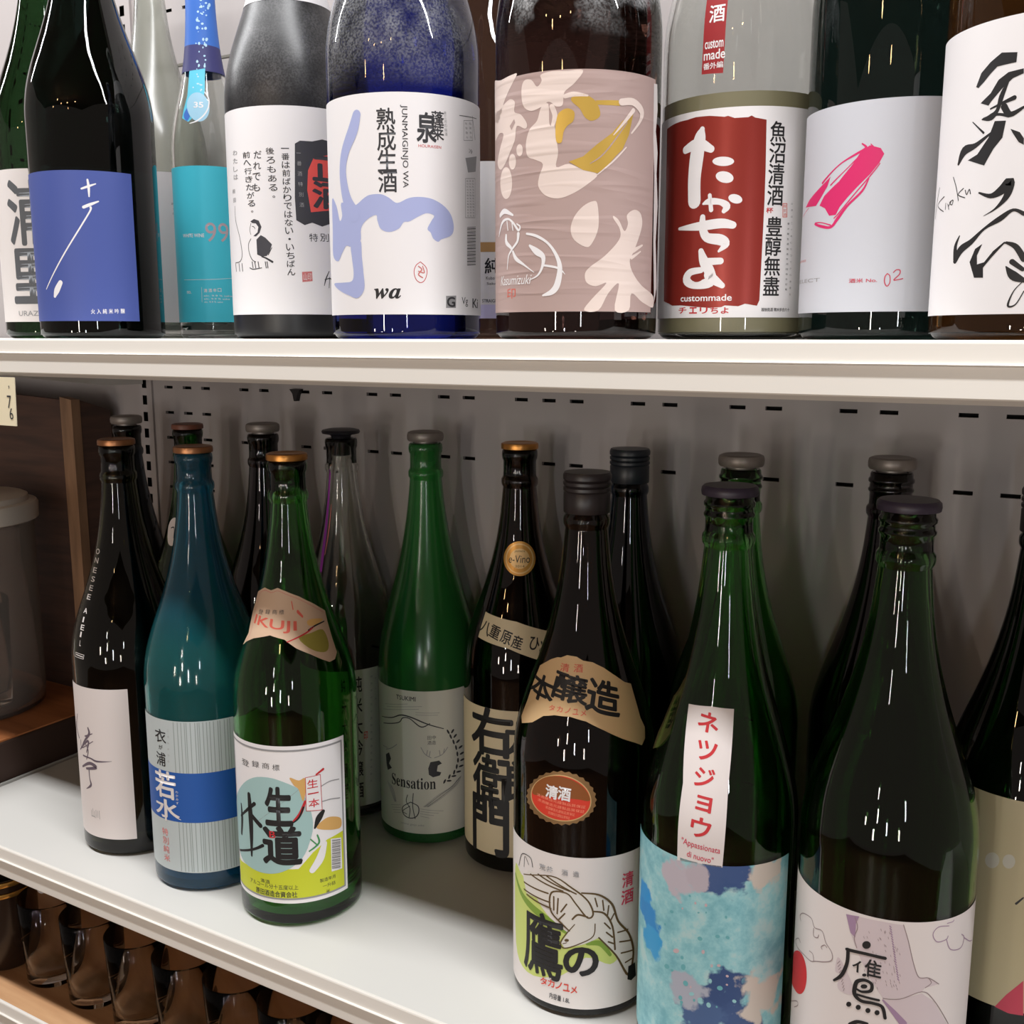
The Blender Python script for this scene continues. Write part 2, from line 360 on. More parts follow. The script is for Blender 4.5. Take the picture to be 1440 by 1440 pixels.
BOTTLES = {
 'T1': {'x': -0.904, 'y': 0.669, 'z': 1.398, 'r': 52.5, 'glass': 'green_full_glass', 'hollow': False, 'cap': ('lid', 'white_cap'), 'group': 'full sake bottles on the upper shelf', 'label': 'dark green bottle with white label and grey brush characters, leftmost on the upper shelf'},
 'T2': {'x': -0.7924, 'y': 0.6264, 'z': 1.398, 'r': 52.5, 'glass': 'bottle_green_black', 'hollow': False, 'cap': ('lid', 'white_cap'), 'group': 'full sake bottles on the upper shelf', 'label': 'dark green bottle with plain navy blue label and thin white brush line'},
 'T3': {'x': -0.9208, 'y': 0.8118, 'z': 1.398, 'r': 52.5, 'glass': 'pale_frost_glass', 'cap': ('lid', 'white_cap'), 'group': 'full sake bottles on the upper shelf', 'label': 'frosted clear bottle with pale pinkish label behind the navy and turquoise ones'},
 'T4': {'x': -0.7887, 'y': 0.7566, 'z': 1.398, 'r': 34.0, 'prof': 'small', 'glass': 'clear_glass', 'cap': ('small', 'teal_foil'), 'group': 'full sake bottles on the upper shelf', 'label': 'slim clear bottle with turquoise label and blue wrapped neck with round tag'},
 'T5': {'x': -0.6025, 'y': 0.6714, 'z': 1.398, 'r': 52.5, 'glass': 'matte_black_glass', 'hollow': False, 'cap': ('lid', 'white_cap'), 'group': 'full sake bottles on the upper shelf', 'label': 'matt black bottle with white label of handwriting and a red and black seal'},
 'T6': {'x': -0.4447, 'y': 0.6098, 'z': 1.398, 'r': 52.5, 'glass': 'cobalt_glass', 'hollow': False, 'cap': ('lid', 'white_cap'), 'group': 'full sake bottles on the upper shelf', 'label': 'cobalt blue bottle with white label and big lavender brush character'},
 'T8': {'x': -0.4693, 'y': 0.7646, 'z': 1.398, 'r': 52.5, 'glass': 'brown_black_glass', 'hollow': False, 'cap': ('lid', 'white_cap'), 'group': 'full sake bottles on the upper shelf', 'label': 'dark brown bottle mostly hidden behind the cobalt and the mauve label bottles'},
 'T9': {'x': -0.3134, 'y': 0.6173, 'z': 1.398, 'r': 52.5, 'glass': 'brown_dew_glass', 'hollow': False, 'cap': ('lid', 'white_cap'), 'group': 'full sake bottles on the upper shelf', 'label': 'dark brown bottle with creased mauve label, cream brush characters and gold swirl'},
 'T10': {'x': -0.2299, 'y': 0.6928, 'z': 1.398, 'r': 52.5, 'glass': 'clear_glass', 'cap': ('lid', 'red_cap'), 'liquid': (150, 'nigori'), 'group': 'full sake bottles on the upper shelf', 'label': 'clear bottle of cloudy sake with red and white label and red neck strip'},
 'T11': {'x': -0.1285, 'y': 0.6652, 'z': 1.398, 'r': 49.5, 'glass': 'bottle_green_black', 'hollow': False, 'cap': ('lid', 'white_cap'), 'group': 'full sake bottles on the upper shelf', 'label': 'dark green bottle with pale grey label and one bright pink brush stroke'},
 'T12': {'x': -0.0412, 'y': 0.6066, 'z': 1.398, 'r': 51.5, 'glass': 'amber_glass', 'hollow': False, 'cap': ('lid', 'white_cap'), 'group': 'full sake bottles on the upper shelf', 'label': 'amber bottle with white label and bold black calligraphy, rightmost on the upper shelf'},
 'A': {'x': -0.8109, 'y': 0.6463, 'z': 0.91, 'r': 52.5, 'glass': 'olive_black_glass', 'cap': ('lid', 'bronze_metal', 'bronze cap'), 'group': 'empty bottles in the front row of the lower shelf', 'label': 'near black bottle with plain white label and grey script, leftmost of the front row'},
 'B': {'x': -0.6995, 'y': 0.6376, 'z': 0.91, 'r': 52.5, 'glass': 'teal_glass', 'cap': ('lid', 'bronze_metal', 'bronze cap'), 'group': 'empty bottles in the front row of the lower shelf', 'label': 'teal blue bottle with silver striped label and blue band'},
 'C': {'x': -0.5895, 'y': 0.6371, 'z': 0.91, 'r': 52.5, 'glass': 'green_glass', 'cap': ('lid', 'gold_metal', 'gold cap'), 'group': 'empty bottles in the front row of the lower shelf', 'label': 'green bottle with shield neck label and black characters on pale blue disc'},
 'G': {'x': -0.3227, 'y': 0.6565, 'z': 0.91, 'r': 52.5, 'glass': 'brown_black_glass', 'cap': ('screw', 'brown_black_cap'), 'group': 'empty bottles in the front row of the lower shelf', 'label': 'brown black bottle with oval red seal and label showing a white bird'},
 'H': {'x': -0.2127, 'y': 0.6425, 'z': 0.91, 'r': 52.5, 'glass': 'green_glass', 'neck': 'thread', 'cap': ('wide', 'plum_cap'), 'prof': 'slim', 'group': 'empty bottles in the front row of the lower shelf', 'label': 'green bottle with white vertical strip over watercolour blue label'},
 'I': {'x': -0.102, 'y': 0.6388, 'z': 0.91, 'r': 52.5, 'glass': 'deep_green_glass', 'neck': 'thread', 'cap': ('wide', 'plum_cap'), 'group': 'empty bottles in the front row of the lower shelf', 'label': 'dark green bottle with white label of hawk drawing, clouds and red sun'},
 'A2': {'x': -0.9813, 'y': 0.7978, 'z': 0.91, 'r': 44.5, 'glass': 'blue_black_glass', 'cap': ('stopper', 'grey_metal'), 'group': 'empty bottles in the back row of the lower shelf', 'label': 'blue black bottle with grey stopper behind the leftmost front bottle, next to the slotted upright'},
 'B2': {'x': -0.8843, 'y': 0.7997, 'z': 0.91, 'r': 51.0, 'glass': 'deep_green_glass', 'cap': ('lid', 'red_brown_cap'), 'group': 'empty bottles in the back row of the lower shelf', 'label': 'dark green bottle with red brown cap right behind the teal bottle'},
 'C2': {'x': -0.773, 'y': 0.8006, 'z': 0.91, 'r': 49.0, 'glass': 'purple_black_glass', 'cap': ('stopper', 'grey_metal'), 'group': 'empty bottles in the back row of the lower shelf', 'label': 'purple black bottle with grey stopper behind the green shield label bottle'},
 'P': {'x': -0.6725, 'y': 0.8063, 'z': 0.91, 'r': 47.0, 'glass': 'clear_glass', 'cap': ('plug', 'black_plastic'), 'group': 'empty bottles in the back row of the lower shelf', 'label': 'clear glass bottle with black plug and purple neck strip'},
 'S': {'x': -0.5706, 'y': 0.8087, 'z': 0.91, 'r': 49.5, 'glass': 'misty_green_glass', 'prof': 'slim', 'cap': ('stopper', 'grey_metal'), 'group': 'empty bottles in the back row of the lower shelf', 'label': 'misty green bottle with grey label of deer heads and wheat ears'},
 'F': {'x': -0.4657, 'y': 0.8081, 'z': 0.91, 'r': 52.5, 'glass': 'brown_black_glass', 'cap': ('lid', 'gold_metal', 'gold cap'), 'group': 'empty bottles in the back row of the lower shelf', 'label': 'brown black bottle with gold round neck seal, slanted band and thick black characters'},
 'D': {'x': -0.359, 'y': 0.8127, 'z': 0.91, 'r': 51.5, 'glass': 'blue_black_glass', 'cap': ('screw', 'blue_black_cap'), 'group': 'empty bottles in the back row of the lower shelf', 'label': 'unlabelled blue black bottle with dark screw cap behind the white bird label bottle'},
 'H2': {'x': -0.2475, 'y': 0.7719, 'z': 0.91, 'r': 51.5, 'glass': 'green_glass', 'neck': 'thread', 'cap': ('stopper', 'grey_metal'), 'group': 'empty bottles in the back row of the lower shelf', 'label': 'green bottle with grey stopper behind the watercolour label bottle'},
 'I2': {'x': -0.143, 'y': 0.8099, 'z': 0.91, 'r': 51.5, 'glass': 'purple_black_glass', 'neck': 'thread', 'cap': ('stopper', 'grey_metal'), 'group': 'empty bottles in the back row of the lower shelf', 'label': 'near black bottle with grey stopper behind the hawk label bottle'},
 'J': {'x': -0.0318, 'y': 0.7352, 'z': 0.91, 'r': 52.5, 'glass': 'bottle_green_black', 'cap': ('screw', 'brown_black_cap'), 'group': 'empty bottles in the back row of the lower shelf', 'label': 'black bottle with beige label cut off at the right edge of the lower shelf'},
}
PAPERS.update({
 'white': (238, 236, 238),
 'white2': (226, 220, 218),
 'shadewhite': (222, 214, 212),
 'grey_ink': (92, 94, 98),
 'pale_ink': (150, 150, 152),
 'black': (30, 29, 31),
 'ink': (52, 52, 56),
 'navy': (72, 88, 158),
 'pink_grey': (206, 198, 198),
 'turq': (74, 200, 222),
 'pinky': (190, 170, 178),
 'seal_grey': (66, 66, 72),
 'coral': (236, 92, 86),
 'lav': (170, 179, 222),
 'red': (196, 44, 52),
 'pale_red': (206, 120, 118),
 'tan': (178, 136, 88),
 'lilac': (205, 196, 226),
 'mauve': (178, 154, 149),
 'cream': (228, 211, 203),
 'gold': (214, 176, 84, 0.36, 0.45),
 'foil_red': (150, 52, 44, 0.3, 0.3),
 'orange_red': (214, 96, 80),
 'pale': (208, 211, 220),
 'pink': (222, 46, 112),
 'rose': (206, 72, 96),
 'silver': (188, 198, 200),
 'stripe': (150, 161, 160),
 'band': (34, 88, 168),
 'violet_ink': (104, 92, 104),
 'disc': (164, 198, 198),
 'lime': (204, 212, 52),
 'lime2': (170, 196, 70),
 'kraft': (206, 176, 150),
 'orange': (218, 172, 104),
 'olive': (150, 140, 62),
 'green': (70, 150, 90),
 'stone': (206, 205, 194),
 'straw': (208, 192, 160),
 'gold_seal': (205, 150, 78, 0.35, 0.6),
 'pale_gold': (222, 186, 132, 0.4, 0.4),
 'shoulder': (214, 180, 134),
 'bronze_seal': (150, 118, 80, 0.4, 0.5),
 'seal_red': (214, 62, 44),
 'seal_olive': (140, 80, 36),
 'peach': (246, 150, 120),
 'yellowgreen': (200, 214, 120),
 'leaf': (128, 160, 60),
 'brown': (96, 76, 46),
 'bird': (222, 218, 212),
 'water': (146, 196, 202),
 'wnavy': (58, 84, 132),
 'wblue': (34, 140, 200),
 'wmauve': (196, 172, 178),
 'wbeige': (200, 192, 182),
 'wteal': (104, 170, 178),
 'hawk': (206, 192, 196),
 'hawkd': (160, 132, 160),
 'line': (146, 128, 130),
 'sun': (204, 44, 50),
 'beige': (196, 186, 152),
 'purple': (150, 48, 160),
 'sleeve': (58, 110, 196),
 'sleeve_teal': (92, 196, 222),
 'sleeve_navy': (58, 58, 112),
 'fleck': (180, 215, 240),
 'tagc': (160, 205, 228),
 'red_strip': (158, 44, 48),
})
DESIGNS = {
 'T1': [
  ('label', None, [
   ('P','white2',0,[(-78.0,15.42),(60.0,15.42),(60.0,153.32),(-78.0,153.32)]),
   ('T','grey_ink',1,'浦',-26.08,114.68,41.33,56.9,0.05,0.0,0),
   ('T','grey_ink',1,'里',-26.51,57.15,39.98,47.33,0.06,0.0,0),
   ('T','pale_ink',1,'URAZATO',-24.37,23.21,38.31,4.68,0.01,0.0,0),
  ]),
 ],
 'T2': [
  ('label', None, [
   ('P','navy',0,[(-76.0,14.85),(30.91,14.85),(30.91,137.7),(-76.0,137.7)]),
   ('S','white',1,[(-10.4,122.89,1.49),(-4.99,124.95,1.84),(0.74,127.11,0.92)]),
   ('S','white',1,[(-5.29,130.24,1.47),(-4.76,124.2,2.03),(-4.87,116.78,1.11)]),
   ('S','white',1,[(-9.7,108.07,2.43),(-4.55,110.31,2.4),(2.06,113.07,1.11)]),
   ('S','white',1,[(-4.24,108.03,1.85),(-5.41,104.17,1.3),(-17.49,85.76,1.25),(-34.11,62.73,1.16),(-45.39,48.33,0.98),(-51.06,41.57,0.79)]),
   ('S','white',1,[(-34.1,46.54,4.3),(-38.36,40.34,5.49),(-40.93,35.46,2.56)]),
   ('T','white',1,'火',-7.83,22.75,3.21,3.95,0.03,0.0,0),
   ('T','white',1,'入',-3.13,22.84,3.19,3.95,0.03,0.0,0),
   ('T','white',1,'純',1.57,22.94,3.2,3.96,0.03,0.0,0),
   ('T','white',1,'米',6.3,23.04,3.23,3.97,0.03,0.0,0),
   ('T','white',1,'吟',11.1,23.16,3.31,3.98,0.03,0.0,0),
   ('T','white',1,'醸',16.04,23.29,3.42,3.99,0.03,0.0,0),
  ]),
 ],
 'T3': [
  ('label', None, [
   ('P','pink_grey',0,[(-62.0,16.66),(72.0,16.66),(72.0,170.9),(-62.0,170.9)]),
   ('T','ink',1,'吟',12.28,138.83,2.69,3.13,0.0,0.0,0),
   ('T','ink',1,'・',12.62,133.86,0.81,0.94,0.0,0.0,0),
   ('T','ink',1,'中',12.96,128.88,2.7,3.14,0.0,0.0,0),
   ('T','pale_red',1,'一',13.26,116.22,1.73,0.2,0.0,0.0,0),
   ('T','pale_red',1,'本',13.62,111.03,1.73,1.7,0.0,0.0,0),
   ('T','pale_red',1,'一',13.98,105.83,1.74,0.2,0.0,0.0,0),
   ('T','pale_red',1,'本',14.35,100.63,1.74,1.71,0.0,0.0,0),
   ('T','pale_red',1,'丁',14.71,95.41,1.75,1.71,0.0,0.0,0),
   ('T','pale_red',1,'寧',15.08,90.18,1.75,1.71,0.0,0.0,0),
   ('T','pale_red',1,'に',15.44,84.94,1.76,1.72,0.0,0.0,0),
   ('T','pale_red',1,'醸',15.81,79.69,1.77,1.72,0.0,0.0,0),
   ('T','pale_red',1,'し',16.18,74.43,1.77,1.72,0.0,0.0,0),
   ('T','pale_red',1,'た',16.55,69.16,1.78,1.73,0.0,0.0,0),
   ('T','pale_red',1,'酒',16.93,63.88,1.79,1.73,0.0,0.0,0),
   ('T','pale_ink',1,'特',14.92,50.25,2.02,1.98,0.0,0.0,0),
   ('T','pale_ink',1,'別',15.03,44.07,2.02,1.98,0.0,0.0,0),
   ('T','pale_ink',1,'純',15.14,37.87,2.02,1.99,0.0,0.0,0),
   ('T','pale_ink',1,'米',15.25,31.67,2.03,1.99,0.0,0.0,0),
   ('T','pale_ink',1,'酒',15.36,25.45,2.03,1.99,0.0,0.0,0),
  ]),
 ],
 'T4': [
  ('label', None, [
   ('P','turq',0,[(-100.0,15.57),(100.0,15.57),(100.0,161.38),(-100.0,161.38)]),
   ('T','pinky',1,'99',5.72,100.32,22.06,17.91,0.0,0.0,0),
   ('T','white',1,'WHITE WINE',-17.89,97.24,22.83,3.3,0.03,0.0,0),
   ('S','white',1,[(-30.85,55.92,0.34),(-3.29,56.05,0.33),(20.13,57.79,0.34)]),
   ('T','white',1,'no.',-25.11,44.03,5.48,2.58,0.02,0.0,0),
   ('T','white',1,'清',-7.7,45.51,3.39,3.36,0.02,0.0,0),
   ('T','white',1,'酒',-3.34,45.68,3.32,3.36,0.02,0.0,0),
   ('T','white',1,'辛',0.97,45.87,3.31,3.37,0.02,0.0,0),
   ('T','white',1,'口',5.31,46.09,3.36,3.37,0.02,0.0,0),
   ('S','white',1,[(-11.33,48.53,0.34),(-11.59,34.51,0.34)]),
   ('T','white',1,'alc. 9.9 % sake',4.0,40.67,27.0,1.58,0.0,0.0,0),
   ('T','white',1,'alc. 9.9 % sake',2.75,37.73,24.45,1.58,0.0,0.0,0),
   ('T','white',1,'alc. 9.9 % sake',-0.71,34.77,17.33,1.58,0.0,0.0,0),
  ]),
  ('neck_sleeve', 'blue and turquoise speckled neck wrap', [
   ('P','sleeve',0,[(-106.0,249.72),(106.0,249.72),(106.0,337.5),(-106.0,337.5)]),
   ('P','sleeve_navy',0.5,[(-106.0,249.72),(106.0,249.72),(106.0,274.15),(-106.0,274.15)]),
   ('P','sleeve_teal',1,[(-22.99,249.69),(-9.52,250.46),(2.97,252.12),(1.36,241.17),(0.7,232.72),(-1.12,224.19),(-9.44,208.08),(-17.98,201.46),(-26.11,205.5),(-25.17,213.76),(-22.08,226.12),(-22.91,241.32)]),
   ('C','fleck',2,[(2.0,308.03),(1.1,307.51),(-0.56,307.45),(-1.34,307.91),(-0.45,308.42),(1.22,308.48)]),
   ('C','fleck',2,[(-5.82,289.2),(-7.25,287.79),(-9.92,287.78),(-11.2,289.18),(-9.74,290.57),(-7.03,290.58)]),
   ('C','fleck',2,[(14.17,301.37),(12.99,300.63),(10.92,300.48),(10.01,301.07),(11.14,301.8),(13.23,301.95)]),
   ('C','fleck',2,[(-0.1,307.76),(-0.81,307.07),(-2.07,307.03),(-2.63,307.69),(-1.92,308.38),(-0.65,308.42)]),
   ('C','fleck',2,[(5.12,263.88),(4.01,263.02),(2.0,262.92),(1.08,263.68),(2.17,264.52),(4.21,264.62)]),
   ('C','fleck',2,[(-3.53,275.02),(-4.65,273.74),(-6.71,273.71),(-7.7,274.96),(-6.58,276.22),(-4.48,276.25)]),
   ('C','fleck',2,[(20.93,310.34),(19.43,309.24),(16.91,309.02),(15.87,309.89),(17.27,310.97),(19.81,311.19)]),
   ('C','fleck',2,[(7.89,303.69),(6.88,303.13),(5.04,303.04),(4.19,303.49),(5.18,304.03),(7.03,304.13)]),
   ('C','fleck',2,[(5.89,260.14),(5.03,259.4),(3.49,259.31),(2.81,259.98),(3.66,260.71),(5.21,260.8)]),
   ('C','fleck',2,[(11.37,279.19),(9.85,277.68),(7.37,277.52),(6.36,278.87),(7.81,280.36),(10.34,280.53)]),
   ('C','fleck',2,[(3.99,288.72),(2.91,287.87),(0.96,287.79),(0.07,288.56),(1.14,289.4),(3.11,289.48)]),
   ('C','fleck',2,[(-2.29,295.31),(-3.59,294.62),(-6.07,294.58),(-7.26,295.23),(-5.95,295.91),(-3.46,295.95)]),
   ('C','fleck',2,[(-10.36,274.99),(-11.02,274.4),(-12.29,274.42),(-12.94,275.01),(-12.28,275.6),(-10.99,275.59)]),
   ('C','fleck',2,[(5.13,293.23),(3.58,292.25),(0.77,292.13),(-0.54,293.0),(0.98,293.96),(3.82,294.08)]),
   ('C','fleck',2,[(5.35,302.0),(4.17,301.22),(2.02,301.13),(1.04,301.81),(2.2,302.57),(4.36,302.67)]),
   ('C','fleck',2,[(-4.73,267.34),(-5.38,266.68),(-6.6,266.66),(-7.19,267.3),(-6.55,267.95),(-5.31,267.97)]),
   ('C','fleck',2,[(19.89,309.36),(19.26,309.01),(18.14,308.91),(17.65,309.16),(18.26,309.5),(19.38,309.6)]),
   ('C','fleck',2,[(5.9,276.12),(5.26,275.62),(4.11,275.56),(3.59,276.0),(4.23,276.49),(5.38,276.55)]),
   ('C','fleck',2,[(-5.72,285.6),(-6.16,285.17),(-6.99,285.17),(-7.37,285.58),(-6.93,286.0),(-6.1,286.01)]),
   ('C','fleck',2,[(4.06,254.28),(3.03,252.87),(1.31,252.78),(0.56,254.11),(1.57,255.51),(3.34,255.6)]),
   ('C','fleck',2,[(-5.29,296.26),(-6.83,294.82),(-9.69,294.81),(-11.05,296.23),(-9.48,297.65),(-6.59,297.66)]),
   ('C','fleck',2,[(-5.12,254.68),(-5.95,253.55),(-7.52,253.53),(-8.31,254.65),(-7.5,255.77),(-5.89,255.79)]),
   ('C','fleck',2,[(2.08,302.55),(1.14,302.01),(-0.59,301.95),(-1.41,302.43),(-0.48,302.96),(1.27,303.02)]),
   ('C','fleck',2,[(-6.29,253.46),(-6.85,253.07),(-7.97,253.06),(-8.53,253.45),(-7.96,253.84),(-6.84,253.85)]),
   ('C','fleck',2,[(-3.18,303.75),(-4.52,302.83),(-7.03,302.79),(-8.22,303.68),(-6.86,304.58),(-4.34,304.62)]),
   ('C','fleck',2,[(4.81,308.53),(3.18,307.35),(0.23,307.24),(-1.11,308.29),(0.5,309.45),(3.47,309.56)]),
   ('C','fleck',2,[(1.26,310.71),(0.76,310.42),(-0.16,310.39),(-0.59,310.65),(-0.1,310.93),(0.83,310.96)]),
   ('C','fleck',2,[(12.06,305.7),(11.53,305.32),(10.59,305.25),(10.18,305.58),(10.71,305.96),(11.64,306.03)]),
   ('C','fleck',2,[(-9.38,251.11),(-9.76,250.66),(-10.53,250.66),(-10.94,251.12),(-10.56,251.57),(-9.77,251.57)]),
   ('C','fleck',2,[(11.49,289.46),(9.84,288.17),(7.0,288.0),(5.76,289.1),(7.34,290.36),(10.22,290.54)]),
   ('C','fleck',2,[(-3.51,288.67),(-3.94,288.33),(-4.76,288.32),(-5.14,288.64),(-4.7,288.98),(-3.88,289.0)]),
   ('C','fleck',2,[(-7.45,258.15),(-8.46,257.06),(-10.48,257.06),(-11.53,258.15),(-10.5,259.22),(-8.44,259.22)]),
   ('C','fleck',2,[(-5.99,298.41),(-6.68,298.0),(-7.99,297.99),(-8.62,298.39),(-7.92,298.81),(-6.61,298.82)]),
   ('C','fleck',2,[(-8.8,259.4),(-9.24,259.11),(-10.11,259.11),(-10.55,259.41),(-10.11,259.7),(-9.23,259.7)]),
   ('C','fleck',2,[(12.21,279.7),(10.61,278.47),(7.89,278.29),(6.72,279.34),(8.24,280.54),(11.0,280.72)]),
   ('C','fleck',2,[(9.38,273.88),(8.06,272.57),(5.87,272.44),(4.96,273.62),(6.23,274.92),(8.46,275.05)]),
   ('C','fleck',2,[(8.58,308.99),(7.83,308.3),(6.54,308.23),(5.98,308.84),(6.72,309.53),(8.02,309.6)]),
   ('C','fleck',2,[(3.94,256.22),(3.28,255.48),(2.15,255.42),(1.66,256.11),(2.3,256.85),(3.45,256.91)]),
   ('C','fleck',2,[(7.32,274.48),(6.03,273.33),(3.81,273.21),(2.84,274.24),(4.09,275.38),(6.34,275.5)]),
   ('C','fleck',2,[(2.36,271.45),(1.69,270.67),(0.54,270.63),(0.04,271.36),(0.7,272.14),(1.86,272.19)]),
   ('C','fleck',2,[(24.92,311.49),(22.58,309.68),(18.93,309.34),(17.5,310.79),(19.56,312.55),(23.29,312.9)]),
   ('C','fleck',2,[(16.11,312.52),(14.4,311.61),(11.37,311.39),(10.01,312.07),(11.61,312.96),(14.67,313.18)]),
   ('C','fleck',2,[(9.26,273.04),(8.81,272.73),(7.99,272.67),(7.63,272.93),(8.08,273.24),(8.9,273.29)]),
   ('C','fleck',2,[(4.69,278.98),(3.44,277.6),(1.32,277.51),(0.39,278.8),(1.61,280.16),(3.78,280.25)]),
   ('C','fleck',2,[(4.45,314.3),(2.92,313.55),(0.05,313.44),(-1.29,314.09),(0.22,314.82),(3.1,314.93)]),
   ('C','fleck',2,[(20.65,308.5),(18.82,307.09),(15.84,306.84),(14.63,307.99),(16.31,309.37),(19.33,309.63)]),
   ('C','fleck',2,[(-2.03,236.26),(-2.93,235.58),(-4.7,235.53),(-5.57,236.17),(-4.67,236.84),(-2.89,236.89)]),
   ('C','fleck',2,[(-13.33,233.83),(-13.86,233.18),(-15.05,233.21),(-15.72,233.89),(-15.18,234.53),(-13.98,234.5)]),
   ('C','fleck',2,[(-2.47,231.92),(-3.1,231.24),(-4.32,231.21),(-4.92,231.85),(-4.3,232.53),(-3.06,232.56)]),
   ('C','fleck',2,[(-8.77,246.27),(-9.19,245.62),(-10.06,245.62),(-10.53,246.27),(-10.11,246.92),(-9.22,246.92)]),
   ('C','fleck',2,[(-6.47,237.35),(-7.37,236.68),(-9.18,236.67),(-10.12,237.33),(-9.22,237.99),(-7.38,238.0)]),
   ('C','fleck',2,[(-6.88,244.12),(-7.52,243.45),(-8.79,243.45),(-9.45,244.1),(-8.82,244.76),(-7.52,244.76)]),
   ('C','fleck',2,[(-4.78,236.72),(-5.15,236.06),(-5.89,236.04),(-6.26,236.69),(-5.88,237.36),(-5.14,237.37)]),
   ('C','fleck',2,[(-3.74,230.83),(-4.14,230.16),(-4.91,230.14),(-5.29,230.79),(-4.9,231.46),(-4.11,231.48)]),
   ('C','sleeve',2,[(-17.74,217.47),(-13.59,213.15),(-17.18,204.91),(-20.16,202.57),(-24.33,208.68)]),
  ]),
  ('neck_tag', 'round pale blue tag', [
   ('C','tagc',8,[(4.52,217.47),(4.02,211.37),(1.47,206.0),(-2.5,202.49),(-7.26,201.59),(-12.23,203.5),(-16.75,207.85),(-19.99,213.72),(-20.85,219.85),(-18.68,224.99),(-13.84,228.18),(-7.69,228.94),(-1.79,227.14),(2.54,223.08)]),
   ('S','white',9,[(0.57,229.34,1.19),(4.39,223.66,1.36),(3.68,216.06,1.35),(-1.07,208.27,1.34),(-8.45,202.26,1.33),(-15.89,199.88,0.66)]),
   ('T','white',9,'35',-7.1,217.22,10.11,5.2,0.05,0.0,0),
  ]),
 ],
 'T5': [
  ('label', None, [
   ('P','white',0,[(-80.0,19.18),(80.0,19.18),(80.0,176.6),(-80.0,176.6)]),
   ('T','ink',1,'一',-5.65,144.98,5.95,0.59,0.015,0.0,0),
   ('T','ink',1,'番',-5.56,138.89,5.96,4.92,0.015,0.0,0),
   ('T','ink',1,'は',-5.46,132.78,5.96,4.93,0.015,0.0,0),
   ('T','ink',1,'前',-5.36,126.65,5.97,4.94,0.015,0.0,0),
   ('T','ink',1,'ば',-5.26,120.51,5.98,4.96,0.015,0.0,0),
   ('T','ink',1,'か',-5.17,114.36,5.98,4.97,0.015,0.0,0),
   ('T','ink',1,'り',-5.07,108.18,5.99,4.98,0.015,0.0,0),
   ('T','ink',1,'で',-4.97,102.0,6.0,4.99,0.015,0.0,0),
   ('T','ink',1,'は',-4.87,95.79,6.0,5.01,0.015,0.0,0),
   ('T','ink',1,'な',-4.77,89.57,6.01,5.02,0.015,0.0,0),
   ('T','ink',1,'い',-4.67,83.33,6.02,5.03,0.015,0.0,0),
   ('T','ink',1,'・',-4.57,77.08,1.81,1.51,0.015,0.0,0),
   ('T','ink',1,'い',-4.47,70.81,6.03,5.06,0.015,0.0,0),
   ('T','ink',1,'ち',-4.37,64.52,6.04,5.07,0.015,0.0,0),
   ('T','ink',1,'ば',-4.28,58.22,6.05,5.09,0.015,0.0,0),
   ('T','ink',1,'ん',-4.17,51.9,6.05,5.1,0.015,0.0,0),
   ('T','ink',1,'後',-17.42,143.09,6.67,4.9,0.015,0.0,0),
   ('T','ink',1,'ろ',-17.05,136.31,6.66,4.92,0.015,0.0,0),
   ('T','ink',1,'も',-16.68,129.51,6.65,4.93,0.015,0.0,0),
   ('T','ink',1,'あ',-16.31,122.69,6.64,4.95,0.015,0.0,0),
   ('T','ink',1,'る',-15.94,115.85,6.64,4.96,0.015,0.0,0),
   ('T','ink',1,'。',-15.57,109.0,1.99,1.49,0.015,0.0,0),
   ('T','ink',1,'だ',-27.81,140.68,6.77,5.62,0.015,0.0,0),
   ('T','ink',1,'れ',-28.66,132.61,6.85,5.64,0.015,0.0,0),
   ('T','ink',1,'で',-29.52,124.52,6.95,5.66,0.015,0.0,0),
   ('T','ink',1,'も',-30.4,116.39,7.05,5.68,0.015,0.0,0),
   ('T','ink',1,'前',-38.69,141.26,7.58,4.58,0.015,0.0,0),
   ('T','ink',1,'へ',-38.15,135.18,7.51,4.59,0.015,0.0,0),
   ('T','ink',1,'行',-37.61,129.09,7.44,4.6,0.015,0.0,0),
   ('T','ink',1,'き',-37.08,122.99,7.37,4.61,0.015,0.0,0),
   ('T','ink',1,'た',-36.55,116.88,7.31,4.62,0.015,0.0,0),
   ('T','ink',1,'が',-36.02,110.76,7.25,4.64,0.015,0.0,0),
   ('T','ink',1,'る',-35.5,104.62,7.19,4.65,0.015,0.0,0),
   ('T','ink',1,'。',-34.98,98.48,2.13,1.4,0.015,0.0,0),
   ('T','pale_ink',1,'わ',-52.65,144.3,6.25,3.89,0.015,0.0,0),
   ('T','pale_ink',1,'た',-52.76,138.2,6.29,3.9,0.015,0.0,0),
   ('T','pale_ink',1,'し',-52.88,132.09,6.32,3.91,0.015,0.0,0),
   ('T','pale_ink',1,'は',-52.99,125.96,6.35,3.92,0.015,0.0,0),
   ('T','pale_ink',1,'相',-57.48,115.58,4.47,3.23,0.015,0.0,0),
   ('T','pale_ink',1,'田',-56.67,108.68,4.32,3.24,0.015,0.0,0),
   ('P','seal_grey',1,[(1.88,148.65),(5.71,151.03),(15.31,151.14),(23.56,153.41),(31.34,152.48),(58.06,157.51),(78.73,159.1),(78.7,135.95),(78.81,96.2),(54.11,90.57),(29.13,90.16),(21.33,87.38),(13.27,89.97),(7.37,87.86),(1.03,91.42),(0.49,108.52)]),
   ('P','coral',2,[(11.26,129.33),(15.89,138.88),(32.19,143.11),(79.21,147.65),(79.21,107.13),(30.67,100.51),(12.55,97.81),(10.19,114.47)]),
   ('T','seal_grey',3,'正',29.65,131.35,28.36,17.81,0.06,0.0,0),
   ('T','seal_grey',3,'酒',28.95,111.32,28.14,19.63,0.06,0.0,0),
